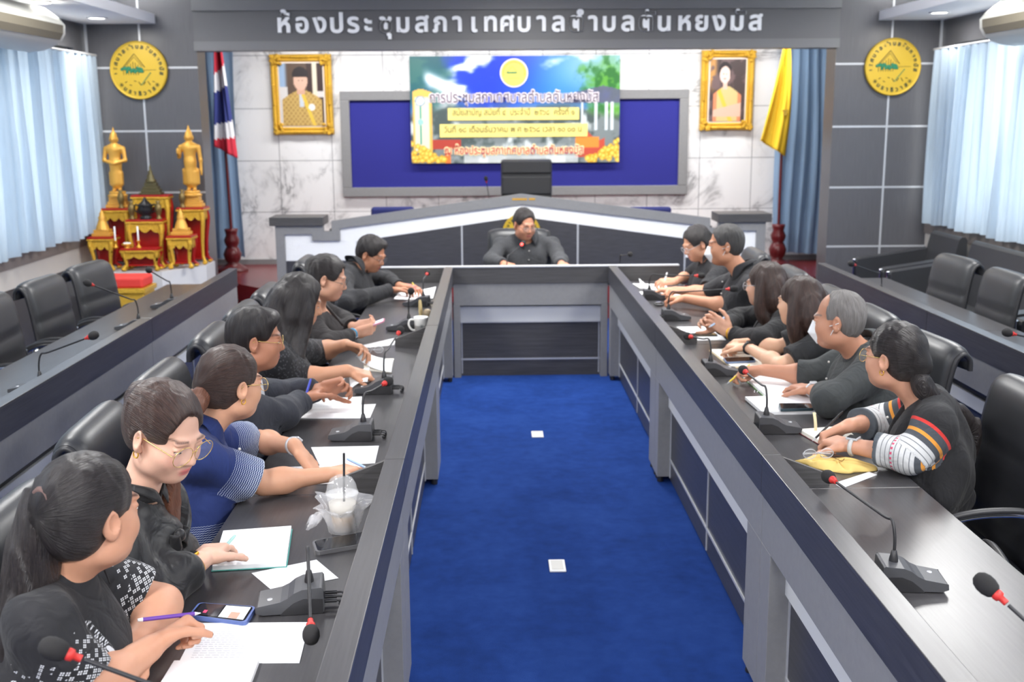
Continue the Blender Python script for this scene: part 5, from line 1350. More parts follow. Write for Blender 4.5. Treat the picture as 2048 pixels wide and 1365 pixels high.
def fabric(name, c, rough=.85, kind=None, sheen=.06, var=.15):
    t = NT(name); t.set(Roughness=rough, Specular_IOR_Level=.25, Sheen_Weight=sheen)
    v = t.coords(); f = t.noise(v, 700, 2); big = t.noise(v, 10, 3)
    col = t.mix(big, tuple(x * (1 - var) for x in c[:3]) + (1,), tuple(x * (1 + var) for x in c[:3]) + (1,))
    if kind:
        h = t.n('Attribute'); h.attribute_name = 'hem'; h = h.outputs['Fac']       # metres from the sleeve hem
        g = t.n('Attribute'); g.attribute_name = 'ang'; g = g.outputs['Fac']       # metres round the sleeve
    if kind == 'lace':
        vo = t.n('TexVoronoi'); t.l(v, vo.inputs[0]); vo.inputs['Scale'].default_value = 75
        col = t.mix(t.math('LESS_THAN', vo.outputs['Distance'], .34), col, srgb(70, 70, 74))
    if kind == 'wave':          # fine white zigzag lines fading in toward the hem
        z = t.math('ADD', h, t.math('MULTIPLY', t.math('PINGPONG', g, .004), .6))
        ln = t.math('LESS_THAN', t.math('FRACT', t.math('DIVIDE', z, .0072)), t.math('SUBTRACT', .52, t.math('MULTIPLY', h, 3.8)))
        col = t.mix(t.math('MULTIPLY', ln, t.math('LESS_THAN', h, .105)), col, srgb(188, 198, 214))
    if kind == 'cuff':          # grey edge, pale woven band with thin dark lines, then orange and red piping
        ln = t.math('LESS_THAN', t.math('FRACT', t.math('DIVIDE', h, .017)), .16)
        band = t.mix(ln, srgb(196, 197, 198), srgb(112, 116, 120))
        dots = t.math('MULTIPLY', t.math('LESS_THAN', t.math('ABSOLUTE', t.math('SUBTRACT', h, .075)), .004), t.math('LESS_THAN', t.math('FRACT', t.math('DIVIDE', g, .014)), .5))
        band = t.mix(dots, band, srgb(200, 80, 110)); band = t.mix(t.math('LESS_THAN', h, .017), band, srgb(84, 90, 96))
        col = t.mix(t.math('LESS_THAN', h, .205), col, srgb(206, 62, 58)); col = t.mix(t.math('LESS_THAN', h, .196), col, srgb(76, 80, 86)); col = t.mix(t.math('LESS_THAN', h, .176), col, srgb(222, 150, 64))
        col = t.mix(t.math('LESS_THAN', h, .166), col, srgb(76, 80, 86)); col = t.mix(t.math('LESS_THAN', h, .15), col, band)
    if kind == 'diamond':       # scattered small white squares near the hem
        def lat(p, off, keep, hmax):
            a = t.math('DIVIDE', t.math('ADD', h, g), p); b = t.math('DIVIDE', t.math('SUBTRACT', g, h), p)
            fa = t.math('ABSOLUTE', t.math('SUBTRACT', t.math('FRACT', a), .5)); fb = t.math('ABSOLUTE', t.math('SUBTRACT', t.math('FRACT', b), .5))
            m = t.math('LESS_THAN', t.math('MAXIMUM', fa, fb), .36)
            cr = t.math('GREATER_THAN', t.math('MINIMUM', fa, fb), .06)
            wn = t.n('TexWhiteNoise', noise_dimensions='2D'); cv = t.n('CombineXYZ'); t.l(t.math('FLOOR', a), cv.inputs[0]); t.l(t.math('FLOOR', b), cv.inputs[1]); t.l(cv.outputs[0], wn.inputs['Vector'])
            thr = t.math('SUBTRACT', keep, t.math('MULTIPLY', h, keep / hmax))
            return t.math('MULTIPLY', t.math('MULTIPLY', m, cr), t.math('LESS_THAN', wn.outputs['Value'], thr))
        col = t.mix(lat(.0125, 0, .95, .10), col, srgb(206, 208, 212))
    fo = t.noise(t.coords((1, 1, .8)), 13, 2, .5, 1.6); t.base(col); t.bump(t.math('ADD', t.math('MULTIPLY', fo, 1.0), t.math('MULTIPLY', f, .05)), .55, .016); return t.mat
BRN = lin((66, 46, 40))
def hframe(yaw, pitch, roll):
    f = np.array([cos(yaw) * cos(pitch), sin(yaw) * cos(pitch), -sin(pitch)]); r = np.array([sin(yaw), -cos(yaw), 0.0])
    u = np.cross(r, f); c, s = cos(roll), sin(roll)
    return r * c + u * s, f, u * c - r * s        # right, forward, up
POSES = {'flat': [(.18, .22, .15)] * 4, 'relax': [(.35, .5, .4), (.42, .55, .42), (.5, .6, .45), (.55, .65, .5)], 'fist': [(1.15, 1.35, .9)] * 4, 'half': [(.7, .9, .6), (.8, 1., .6), (.9, 1.05, .7), (1., 1.1, .7)],
         'pen': [(.55, .75, .5), (.75, .9, .6), (1., 1.2, .7), (1.1, 1.3, .8)], 'point': [(.25, .2, .2), (.5, .7, .5), (.8, 1., .6), (.9, 1., .6)], 'hold': [(.6, .6, .4), (.65, .6, .4), (.7, .65, .4), (.75, .7, .5)]}
def hand(F, w, d, n, thumb, pose, s=1.0, k=.006):
    d = unit(d); n = np.array(n, float); n = unit(n - (n @ d) * d); t = np.cross(n, d); t = t * thumb          # thumb side
    P = lambda a, b, c: w + (d * a + t * b + n * c) * s
    F.rbox(P(.052, .0, 0), (.048 * s, .040 * s, .0145 * s), .013 * s, .018, 'add', [d, t, n])
    F.cone(P(-.02, 0, 0), P(.03, 0, 0), .025 * s, .026 * s, .015, 'add', None, (n, 1.25))
    F.ell(P(.035, .026, .006), (.03 * s, .016 * s, .016 * s), .012, 'add', [d, t, n])
    for i, (ln, r) in enumerate(((.072, .0088), (.08, .009), (.074, .0086), (.058, .0076))):
        a = P(.092 - .004 * abs(i - 1.2), .0295 - .0198 * i, .0); th = 0.0; sp = (1.5 - i) * .075
        for j, (fr, c) in enumerate(zip((.46, .30, .24), POSES[pose][i])):
            th += c; v = unit(d * cos(th) + n * sin(th) + t * sp); b = a + v * ln * fr * s
            F.cone(a, b, r * (1 - .06 * j) * s, r * (.95 - .08 * j) * s, k if j else .009); a = b
    tp = {'flat': (.75, .62, .15), 'fist': (.8, .1, .62), 'pen': (.85, .15, .5), 'hold': (.7, .35, .6)}.get(pose, (.8, .42, .35))
    a = P(.022, .036, .004); b = a + unit(d * tp[0] * .8 + t * (tp[1] + .25) + n * tp[2] * .6) * .036 * s; c = b + unit(d * tp[0] + t * tp[1] + n * tp[2]) * .034 * s; e = c + unit(d * tp[0] + t * (tp[1] - .3) + n * (tp[2] + .1)) * .026 * s
    F.cone(a, b, .0135 * s, .0115 * s, .012).cone(b, c, .011 * s, .0098 * s, k).cone(c, e, .0098 * s, .0082 * s, k)
    return P, d, t, n
def person(name, label, s, h=.0045):
    """s: dict of joints and looks (world coordinates)"""
    H = npv(s['head']); k = s.get('hs', 1.0); r, f, u = hframe(radians(s['yaw']), radians(s.get('pitch', 0)), radians(s.get('roll', 0)))
    W = lambda a, b, c: H + (r * a + f * b + u * c) * k
    R3 = np.array([r, f, u]); ty = radians(s.get('tyaw', s['yaw'])); tf = np.array([cos(ty), sin(ty), 0]); tr = np.array([sin(ty), -cos(ty), 0])
    S = npv(s['sh']); hip = npv(s['hip']); up = unit(S - hip); tf = unit(tf - (tf @ up) * up); tr = np.cross(tf, up)
    T3 = np.array([tr, tf, up]); sw = s.get('sw', .185); bw = s.get('bw', 1.0); fem = s.get('fem', False); man = not fem
    T = lambda a, b, c: S + tr * a + tf * b + up * c
    org = (hip[0], hip[1], 0)
    t = thing(name, label, 'person', org)
    # joints of the arms
    A = {}
    for side, sg in (('R', 1), ('L', -1)):
        a = s[side]; A[side] = dict(s=T(sg * sw, -.005, -.042), e=npv(a['e']), w=npv(a['w']), d=npv(a['d']), n=npv(a.get('n', (0, 0, -1))), pose=a.get('pose', 'relax'), sg=sg)
    tc_ = s['top']; ar = s.get('ar', 1.0)
    for a in A.values():                                   # forearms rest on the table, not in it
        for j_, rr_ in (('e', .041 * ar), ('w', .0262 * ar)):
            q_ = a[j_]; over = -.85 < q_[0] < -.3 or .9 < q_[0] < 1.45 or q_[1] > 8.25
            cov = (tc_.get('off', .01) + .008) if (tc_['sleeve'] == 'long' or (j_ == 'e' and tc_.get('len', .7) > .9)) else 0
            if j_ == 'w' and a['n'][2] < -.35: rr_ = max(rr_, {'flat': .034, 'relax': .046, 'half': .060, 'fist': .060, 'pen': .064}.get(a['pose'], .05))
            if over and q_[2] > .74: q_[2] = max(q_[2], HT + rr_ + cov + .008)
    pts = [H + 0.17 * k, H - 0.17 * k, hip - .16, hip + .16, S - .3, S + .3] + [v for a in A.values() for v in (a['e'] - .07, a['e'] + .07, a['w'] - .06, a['w'] + .06, a['w'] + unit(a['d']) * .2 + .03, a['w'] + unit(a['d']) * .2 - .03)]
    lo = np.min(pts, 0); hi = np.max(pts, 0); lo[2] = max(lo[2], hip[2] - .02)
    F = Field(lo, hi, h)
    Lt = float(np.linalg.norm(S - hip))
    nb = T(0, -.012, .0); ht = W(0, -.022, -.07)
    def torso(Q, o):
        Q.ell(hip + up * .05, (.165 * bw + o, .112 * min(bw, 1.08) + o, .13 + o), .05, 'add', T3)
        Q.ell(hip + up * Lt * .40 - tf * .004, (.148 * bw + o, .106 * bw + o, .15 + o), .08, 'add', T3)
        Q.ell(T(0, -.012, -.155), (.162 * sw / .185 * (.5 + .5 * bw) + o, .112 * (.4 + .6 * bw) + o, .185 + o), .08, 'add', T3)
        Q.cone(T(-sw + .02, -.012, -.046), T(sw - .02, -.012, -.046), .048 + o, .048 + o, .05)
        for sg in (-1, 1):
            Q.cone(T(sg * .03, -.02, .016), T(sg * (sw - .015), -.01, -.036), .038 + o, .040 + o, .04)
            if fem: Q.ell(T(sg * .068, .075, -.160), (.060 + o, .046 + o, .058 + o), .05, 'add', T3)
    torso(F, -.006)
    nr = s.get('nr', .047 if fem else .055)
    F.cone(nb - up * .03, ht, nr * 1.12, nr, .04)
    for a in A.values():
        F.cone(a['s'], a['e'], .046 * ar, .037 * ar, .04); F.cone(a['e'], a['w'], .0385 * ar, .0255 * ar, .02)
        m_ = a['e'] + (a['w'] - a['e']) * .28; F.ell(m_, (.040 * ar, .040 * ar, .040 * ar), .04)
    # head
    F.ell(W(0, -.016, .036), np.array((.0745, .0945, .084)) * k, .02, 'add', R3)
    F.ell(W(0, .022, -.035), np.array((.0615, .072, .086)) * k, .03, 'add', R3)
    jw = s.get('jaw', 1.0)
    F.ell(W(0, .052, -.088), np.array((.030 * jw, .030, .024)) * k, .035, 'add', R3)
    for sg in (-1, 1):
        F.ell(W(sg * .040 * jw, .05, -.034), np.array((.026, .03, .03)) * k, .03, 'add', R3)
        F.ell(W(sg * .048 * jw, .01, -.072), np.array((.018, .034, .022)) * k, .03, 'add', R3)
        F.ell(W(sg * .026, .083, .021), np.array((.024, .011, .008)) * k, .016, 'add', R3)
    for sg in (-1, 1): F.ell(W(sg * .0315, .101, -.003), np.array((.0175, .013, .0115)) * k, .014, 'sub', R3)
    F.cone(W(0, .088, .004), W(0, .103, -.030), .0075 * k, .0115 * k, .014)
    for sg in (-1, 1):
        F.ell(W(sg * .0125, .094, -.034), np.array((.0085, .010, .008)) * k, .007, 'add', R3)
        F.ell(W(sg * .0315, .0805, .0035), np.array((.0165, .0105, .0075)) * k, .006, 'add', R3)       # upper lid
        F.ell(W(sg * .0315, .0795, -.0085), np.array((.015, .009, .0045)) * k, .006, 'add', R3)
    F.ell(W(0, .0865, -.0605), np.array((.0225, .0095, .0052)) * k, .006, 'add', R3).ell(W(0, .085, -.0705), np.array((.019, .0098, .0062)) * k, .006, 'add', R3)
    for sg in (-1, 1):
        er = np.array([unit(r * .9 * sg - f * .45), unit(f * .9 + r * .45 * sg), u])
        F.ell(W(sg * .078, -.010, -.008), np.array((.0085, .0195, .0325)) * k, .008, 'add', er).ell(W(sg * .0845, -.006, -.004), np.array((.006, .010, .019)) * k, .005, 'sub', er)
        F.ell(W(sg * .073, -.004, -.034), np.array((.007, .009, .011)) * k, .008, 'add', er)
    hand_frames = {}
    for side, a in A.items():
        hand_frames[side] = hand(F, a['w'] + unit(a['d']) * .015, a['d'], a['n'], s[side].get('thumb', 1) * (1 if side == 'R' else -1), a['pose'], s.get('hand', 1.0))
    if H[1] > 8.4: bc, bh = (.297, 8.62, .7355), (1.145, .306, .0225)
    elif H[0] < 0: bc, bh = (-.56, H[1], .7355), (.277, 1.2, .0225)
    else: bc, bh = (1.153, H[1], .7355), (.277, 1.2, .0225)
    press = lambda q: q.rbox(bc, bh, .001, 0, 'sub')       # cloth and arms press against the table, they do not sink into it
    press(F); P, Fc = F.mesh()
    # colours
    sk = lin(s.get('skin', (206, 158, 132))); col = np.tile(sk, (len(P), 1)); q = (P - H) @ R3.T / k
    def tint(c, m): m = np.clip(m, 0, 1)[:, None]; col[:] = col * (1 - m) + np.array(c) * m
    front = (q[:, 1] > .05)
    tint(s.get('lip', lin((186, 104, 100))), front * np.exp(-((q[:, 0] / .019) ** 4 + ((q[:, 2] + .065) / .0095) ** 4)))
    tint(sk * .35, front * (q[:, 1] > .075) * (np.abs(q[:, 0]) < .02) * np.exp(-((q[:, 2] + .0655) / .0013) ** 2) * .8)
    for sg in (-1, 1):
        x = sg * q[:, 0]; br = .0235 + .0035 * np.sin(np.clip((x - .008) / .05, 0, 1) * 3.1)
        tint(BRN if not s.get('greybrow') else lin((110, 104, 100)), front * (x > .012) * (x < .052) * np.exp(-((q[:, 2] - br) / (.0038 if man else .0028)) ** 2) * .9)
        if s.get('blush'): tint(lin((216, 140, 128)), front * np.exp(-(((x - .042) / .02) ** 2 + ((q[:, 2] + .03) / .018) ** 2)) * .4)
    hb = s.get('bald')
    o = np_obj('body', P, Fc, MAT['skin'], t, col, org)
    # eyes
    op = s.get('eye', 1.0)
    E3 = Matrix(((r[0], f[0], u[0], 0), (r[1], f[1], u[1], 0), (r[2], f[2], u[2], 0), (0, 0, 0, 1))); L = lambda p: Vector(p - np.array(org))
    for sg in (-1, 1):
        e = MB().ell(L(W(sg * .0315, .0815, -.0028)), (.0135 * k, .0078 * k, .0062 * op * k), 14, 10, E3).build('eye', MAT['eye_white'], t)
        MB().ell(L(W(sg * .0315 + s.get('gaze', 0) * .006, .0868, -.0032 - .0015 * (1 - op))), (.0056 * k, .0034 * k, .0052 * op * k), 12, 8, E3).build('iris', MAT['iris'], e)
        if fem: MB().tube([L(W(sg * (.0315 + .0165 * cos(a)), .0885 - .006 * abs(cos(a)), -.0012 + .0062 * sin(a) * op)) for a in [pi * i / 8 for i in range(9)]], .0011, 5).build('eyelashes', MAT['iris'], t)
    # clothing
    c = s['top']; off = c.get('off', .010); lo2 = lo.copy(); 
    Q = Field(lo2 - .03, hi + .03, max(h, .005))
    torso(Q, off)
    hems = []
    for side, a in A.items():
        so, eo = .046 * ar + off + .004, .037 * ar + off + c.get('loose', .004)
        if c['sleeve'] == 'long':
            we = a['w'] - unit(a['w'] - a['e']) * c.get('cuff', .012)
            Q.cone(a['s'], a['e'], so, eo, .04); Q.cone(a['e'], we, eo, .0255 * ar + off * .8 + c.get('wide', .004), .03, 'add', 0.0)
            mm_ = .040 * ar + off * .8 + .003; Q.ell(a['e'] + (a['w'] - a['e']) * .28, (mm_, mm_, mm_), .04)
            hems.append((we, unit(a['e'] - we), a['e']))
        else:
            x = c.get('len', .72)
            if x <= 1: he = a['s'] + (a['e'] - a['s']) * x; Q.cone(a['s'], he, so, (so + (eo - so) * x) + c.get('flare', .006), .035, 'add', 0.0); hems.append((he, unit(a['s'] - he), a['s']))
            else:
                he = a['e'] + (a['w'] - a['e']) * (x - 1); Q.cone(a['s'], a['e'], so, eo + .004, .04); Q.cone(a['e'], he, eo + .004, eo - .006 * (x - 1) * 2 + c.get('flare', .004), .03, 'add', 0.0); hems.append((he, unit(a['e'] - he), a['e'], a['s']))
        if c.get('puff'): Q.ell(a['s'] + (a['e'] - a['s']) * .16, (.07, .07, .07), .04)
        if c.get('billow'): m2 = a['e'] + (a['w'] - a['e']) * .55; Q.ell(m2 + np.array([0, 0, .016]), (.058, .058, .050), .04)
    Q.warp(c.get('fold', .0035), c.get('fscale', 16), int(abs(H[1]) * 100), (1, 1, .8))
    # neck opening, table side and armholes stay as modelled
    ndir = unit(ht - nb)
    Q.cone(nb - up * .02 + ndir * .03, nb + ndir * .22, nr + .006, nr + .09 if c.get('wideneck') else nr + .016, .006, 'sub')
    if c.get('v'): Q.cone(nb + tf * (nr + .01) + up * .03, T(0, .16, -c['v']), .048, .006, .006, 'sub')
    press(Q); P2, F2 = Q.mesh()
    at_ = None
    if c.get('kind'):
        hd = np.full(len(P2), 9.0); an = np.zeros(len(P2))
        for (p0, ax, pe, *ps) in hems:
            v = P2 - p0; dd = v @ ax; e1 = unit(np.cross(ax, [0, 0, 1])); e2 = np.cross(ax, e1); rad = np.hypot(v @ e1, v @ e2)
            ok = (rad < .088 * ar) & (dd > -.03) & (dd < .35) & (dd < hd); hd = np.where(ok, np.maximum(dd, 0), hd); an = np.where(ok, np.arctan2(v @ e1, v @ e2) * .055, an)
            if ps:                                          # past the elbow the distance runs on up the upper arm
                a2 = unit(ps[0] - pe); v2 = P2 - pe; d2 = v2 @ a2; r2 = np.linalg.norm(v2 - d2[:, None] * a2, axis=1); fl_ = float(np.linalg.norm(pe - p0))
                ok = (r2 < .09) & (d2 > .0) & (d2 < .2) & ((r2 < rad) | (dd > fl_ - .02)); hd = np.where(ok, fl_ + d2 * .8, hd)
        if c.get('hipband'): dd = (P2 - hip) @ up - c['hipband']; ok = (dd < hd) & (hd > .3); hd = np.where(ok, np.maximum(dd, 0), hd); an = np.where(ok, (P2 @ tr) + (P2 @ tf), an)
        at_ = {'hem': hd, 'ang': an}
    np_obj(c.get('name', 'shirt'), P2, F2, c['mat'], t, None, org, at_)
    # collar
    if c.get('collar'):
        g = c['collar']; cu = unit(ndir * .6 + up * .4); cf = unit(tf - (tf @ cu) * cu); cr = np.cross(cf, cu); gap = radians(g.get('gap', 24)); r0 = nr + .012
        base = nb + cf * .010 + cu * .060
        def cfn(uu, v):
            th = gap + (2 * pi - 2 * gap) * uu; side = abs(uu - .5) * 2; tip = side ** 6
            if v < .5: q_ = v / .5; rr = r0 + .004 - .002 * q_; hh = -.012 + (.045 + .006 * cos(th)) * q_ - .03 * tip * q_
            else: q_ = (v - .5) / .5; rr = r0 + .002 + g.get('flap', .034) * q_ + .014 * tip * q_; top = .033 + .006 * cos(th) - .03 * tip; en = .008 - .062 * max(0, cos(th)) - .012 * tip; hh = top + (en - top) * q_ ** 1.15 * min(1, g.get('flap', .034) / .03)
            # theta measured from the front
            return L(base + (cf * cos(th) + cr * sin(th)) * rr + cu * hh)
        MB().grid(cfn, 40, 8).build('collar', c.get('cmat', c['mat']), t, solid=.003)
    if c.get('buttons'):
        m = MB()
        for i in range(c['buttons']):
            m.ell(L(T(0, .112 * (.4 + .6 * bw) + off + .004, -.05 - .075 * i) + tf * .002), (.005, .005, .005), 10, 6)
        m.build('button', MAT['pearl'], t)
    # trousers and shoes
    G = Field(np.minimum(hip, hip + tf * .5) - .2, np.maximum(hip, hip + tf * .5) + .2, .014); G.lo[2] = -.02
    G = Field([min(hip[0], hip[0] + tf[0] * .5) - .22, min(hip[1], hip[1] + tf[1] * .5) - .22, -.02], [max(hip[0], hip[0] + tf[0] * .5) + .22, max(hip[1], hip[1] + tf[1] * .5) + .22, hip[2] + .1], .013)
    fl = unit([tf[0], tf[1], 0]); rl = np.array([fl[1], -fl[0], 0])
    G.ell(hip - up * .0, (.165 * bw, .112 * min(bw, 1.05), .10), .03)
    for sg in (-1, 1):
        a = hip + rl * sg * .09; kn = hip + fl * .41 + rl * sg * .10; kn[2] = .565; an_ = kn + fl * .02; an_ = np.array([an_[0], an_[1], .09])
        G.cone(a, kn, .08, .06, .04).cone(kn, an_, .062, .042, .03)
    P3, F3 = G.mesh(); np_obj(s.get('lower', 'trousers'), P3, F3, s.get('lmat', MAT['black_cloth']), t, None, org)
    for sg in (-1, 1):
        kn = hip + fl * .42 + rl * sg * .10; MB().ell((kn - fl * .0 + fl * .03 - np.array(org))[:2].tolist() + [.035], (.045, .045, .035), 14, 8).ell((kn + fl * .09 - np.array(org))[:2].tolist() + [.028], (.042, .06, .028), 14, 8).build('shoe', MAT['black'], t)
    # hair
    conv = lambda p: W(*p[1:]) if p[0] == 'h' else T(*p[1:]) if p[0] == 't' else npv(p)
    if s.get('hair'):
        hs = s['hair']
        for ch in hs.get('locks', []) + hs.get('tails', []): ch['p'] = [conv(p) for p in ch['p']]
        hh = max(h, .0045); ext = [H - .16 * k, H + .16 * k] + [npv(p) for ch in hs.get('locks', []) for p in ch['p']]
        X = Field(np.min(ext, 0) - .07, np.max(ext, 0) + .07, hh); o_ = hs.get('thick', .011)
        X.ell(W(0, -.017, .038), (np.array((.0745, .0945, .084)) + o_) * k, 0, 'add', R3)
        X.ell(W(0, -.045, -.01), (np.array((.062, .060, .068)) + o_ * .8) * k, .03, 'add', R3)
        for p_ in hs.get('blobs', []): X.ell(W(*p_[0]), np.array(p_[1]) * k, p_[2] if len(p_) > 2 else .02, 'add', R3)
        fc = hs.get('face', ((0, .092, -.022), (.064, .078, .104)))
        X.ell(W(*fc[0]), np.array(fc[1]) * k, .012, 'sub', R3)
        X.ell(W(0, .06, -.12), np.array((.12, .105, .105)) * k, .012, 'sub', R3)
        if not hs.get('overear'):
            for sg in (-1, 1): X.ell(W(sg * .082, .034, -.046), np.array((.032, .046, .050)) * k, .012, 'sub', R3)
            X.ell(W(0, .094, -.045), np.array((.10, .062, .075)) * k, .012, 'sub', R3)
        if hs.get('nape', True): X.ell(W(0, -.02, -.165), np.array((.11, .16, hs.get('napeh', .09))) * k, .015, 'sub', R3)
        for sg in (-1, 1):
            if not hs.get('overear'): X.ell(W(sg * .085, -.004, -.016), np.array((.022, .024, .036)) * k, .008, 'sub', R3)
        if hs.get('part'): X.cone(W(hs['part'], .085, .10), W(hs['part'] * .8, -.02, .145), .006 * k, .005 * k, .006, 'sub')
        for ch in hs.get('locks', []):
            pp_ = [npv(p) for p in ch['p']]; rr_ = ch['r']
            cp = [npv(p) for p in catmull(pp_, 5)]; m_ = len(cp); ri = lambda i: float(np.interp(i / (m_ - 1), np.linspace(0, 1, len(rr_)), rr_))
            for i in range(m_ - 1): X.cone(cp[i], cp[i + 1], ri(i), ri(i + 1), ch.get('k', .02), 'add', None, ch.get('flat'))
        X.warp(.0016, 85, 3, (1, 1, .2))
        P4, F4 = X.mesh(); q4 = (P4 - H) @ R3.T / k; down = hs.get('flow', 'back') == 'down'; np_obj('hair', P4, F4, HAIR[hs.get('c', 'black')], t, None, org, {'st': np.arctan2(q4[:, 0], q4[:, 1] + .02) if down else np.arctan2(q4[:, 0], q4[:, 2] - hs.get('bunz', .0)), 'al': q4[:, 2] if down else q4[:, 1]})
        for ch in hs.get('tails', []):
            Y = Field(np.min([npv(p) for p in ch['p']], 0) - .06, np.max([npv(p) for p in ch['p']], 0) + .06, hh); cp = [npv(p) for p in catmull(ch['p'], 5)]; m_ = len(cp)
            for i in range(m_ - 1): Y.cone(cp[i], cp[i + 1], float(np.interp(i / (m_ - 1), np.linspace(0, 1, len(ch['r'])), ch['r'])), float(np.interp((i + 1) / (m_ - 1), np.linspace(0, 1, len(ch['r'])), ch['r'])), .02)
            Y.warp(.003, 70, 5, (1, 1, .15)); Pt, Ft = Y.mesh(); np_obj(ch.get('name', 'ponytail'), Pt, Ft, HAIR[ch.get('c', 'black')], t, None, org, {'st': ((Pt - H) @ r) * 9 + ((Pt - H) @ f) * 5, 'al': Pt[:, 2]})
    # things worn
    if s.get('specs'):
        g = s['specs']; rw, rh = g.get('r', (.026, .021)); m = MB()
        for sg in (-1, 1):
            m.tube([L(W(sg * g.get('cx', .033) + rw * cos(a), .1045 - .10 * abs(sg * g.get('cx', .033) + rw * cos(a)) ** 1.35, -.006 + rh * sin(a))) for a in [2 * pi * i / 22 for i in range(22)]], .0010 * g.get('w', 1), 6, closed=True)
        m.tube([L(W(x, .1045 + .001, .001 + .002 * cos(x * 200))) for x in (-.008, 0, .008)], .0012, 6)
        fr_ = m.build('spectacle_frame', g['mat'], t)
        for sg in (-1, 1):
            MB().tube([L(W(sg * (.033 + rw), .100 - .10 * .059 ** 1.35 * .3 - .004, -.001)), L(W(sg * .071, .05, .002)), L(W(sg * .0785, .0, .006)), L(W(sg * .078, -.02, -.008))], .0012 * g.get('w', 1), 6).build('temple', g['mat'], fr_)
            n_ = 22; cc = [L(W(sg * g.get('cx', .033) + rw * cos(a), .1045 - .10 * abs(sg * g.get('cx', .033) + rw * cos(a)) ** 1.35, -.006 + rh * sin(a))) for a in [2 * pi * i / n_ for i in range(n_)]]
            MB().add(cc, [tuple(range(n_))]).build('lens', MAT['lens'], fr_)
    if s.get('mask'):
        def mf(a, b):
            x = (a - .5) * 2; z = (b - .5) * 2; yy = .104 + .022 * (1 - abs(z)) - .078 * abs(x) ** 1.7 - .014 * (z < 0) * abs(z)
            return L(W(.060 * x * (1 - .16 * abs(z)), yy, -.052 + .050 * z * (1 - .1 * abs(x))))
        mo = MB().grid(mf, 20, 16).build('face_mask', MAT['mask_white'], t, solid=.0015)
        for sg in (-1, 1):
            for z0 in (-.02, -.085): MB().tube([L(W(sg * .058, .036, z0)), L(W(sg * .076, .005, -.02 + .3 * (z0 + .05))), L(W(sg * .081, -.018, -.012 + .35 * (z0 + .05)))], .0018, 6).build('ear_loop', MAT['mask_white'], mo)
    for e_ in s.get('earrings', []):
        MB().tube([L(W(e_ * .077 + .002 * e_, -.004 + .008 * sin(a), -.046 + .009 * cos(a))) for a in [2 * pi * i / 14 for i in range(14)]], .0018, 6, closed=True).build('earring', MAT['gold'], t)
    for side, w_ in s.get('watch', {}).items():
        a = A[side]; ax = unit(a['w'] - a['e']); hn = hand_frames[side][3]; cc = a['w'] - ax * w_.get('at', .008); e1 = unit(np.cross(ax, hn)); e2 = -unit(hn - (hn @ ax) * ax)
        rr_ = w_.get('r', .031) * (ar * .5 + .5)
        wb_ = MB().tube([L(cc + (e1 * cos(q_) * rr_ + e2 * sin(q_) * rr_ * .9)) for q_ in [2 * pi * i / 24 for i in range(24)]], w_.get('band', .006), 6, closed=True).build('watch_band', w_['mat'], t)
        Rm = Matrix(((ax[0], e1[0], e2[0], 0), (ax[1], e1[1], e2[1], 0), (ax[2], e1[2], e2[2], 0), (0, 0, 0, 1))); sz = w_.get('size', .034)
        MB().cbox((0, 0, 0), (sz, sz * .88, .009), Matrix.Translation(L(cc + e2 * rr_ * .98)) @ Rm).build('watch_case', w_.get('case', w_['mat']), wb_, bevel=.003)
        MB().cbox((0, 0, 0), (sz * .84, sz * .72, .001), Matrix.Translation(L(cc + e2 * (rr_ * .98 + .0052))) @ Rm).build('watch_face', w_.get('face', scr), wb_)
    return t, W, A, hand_frames, T, L
MAT['eye_white'] = M('eye_white', srgb(226, 220, 214), 0.3); MAT['iris'] = M('dark_iris', srgb(36, 26, 24), 0.2)
MAT['pearl'] = M('pearl_button', srgb(214, 212, 206), 0.3); MAT['mask_white'] = M('mask_white', srgb(238, 239, 241), 0.8)
MAT['black_cloth'] = fabric('black_trouser_cloth', srgb(34, 34, 37))
def held_pen(label, a, b, mat, r=.0042, tip=None, name='pen'):
    a, b = Vector(a), Vector(b); t = thing(name, label, 'pen' if name == 'pen' else 'pencil', a); d = b - a
    MB().tube([d * .1, d * .92], r, 10).build('barrel', mat, t); MB().tube([V(0, 0, 0), d * .1], [.0008, r * .95], 10).build('tip', tip or MAT['silver'], t); MB().tube([d * .92, d], [r * 1.02, r * .7], 10).build('cap', tip or mat, t)
    return t
# ------------------------------------------------------------------ the fourteen people
silver, goldm = MAT['silver'], MAT['gold']
goldw = M('gold_wire', srgb(226, 196, 120), 0.25, 0.8); dkw = M('dark_wire', srgb(60, 56, 54), 0.3, 0.5)
X = lambda px, py, x: atx(px, py, x)
Y_ = lambda px, py, y: atyn(px, py, y)
Zt = lambda px, py, z=.795: atzn(px, py, z)
PEOPLE = []
def cast(label, s, **k):
    r = person('person', label, s, **k); PEOPLE.append(r)
    return r
BLK = fabric('black_shirt', srgb(42, 42, 45)); BLK2 = fabric('black_jacket_cloth', srgb(36, 36, 39)); SATIN = fabric('black_satin', srgb(36, 36, 38), .40, None, .1)
FEMFACE = ((0, .095, -.022), (.064, .08, .104))
MANFACE = ((0, .10, -.020), (.07, .078, .104))
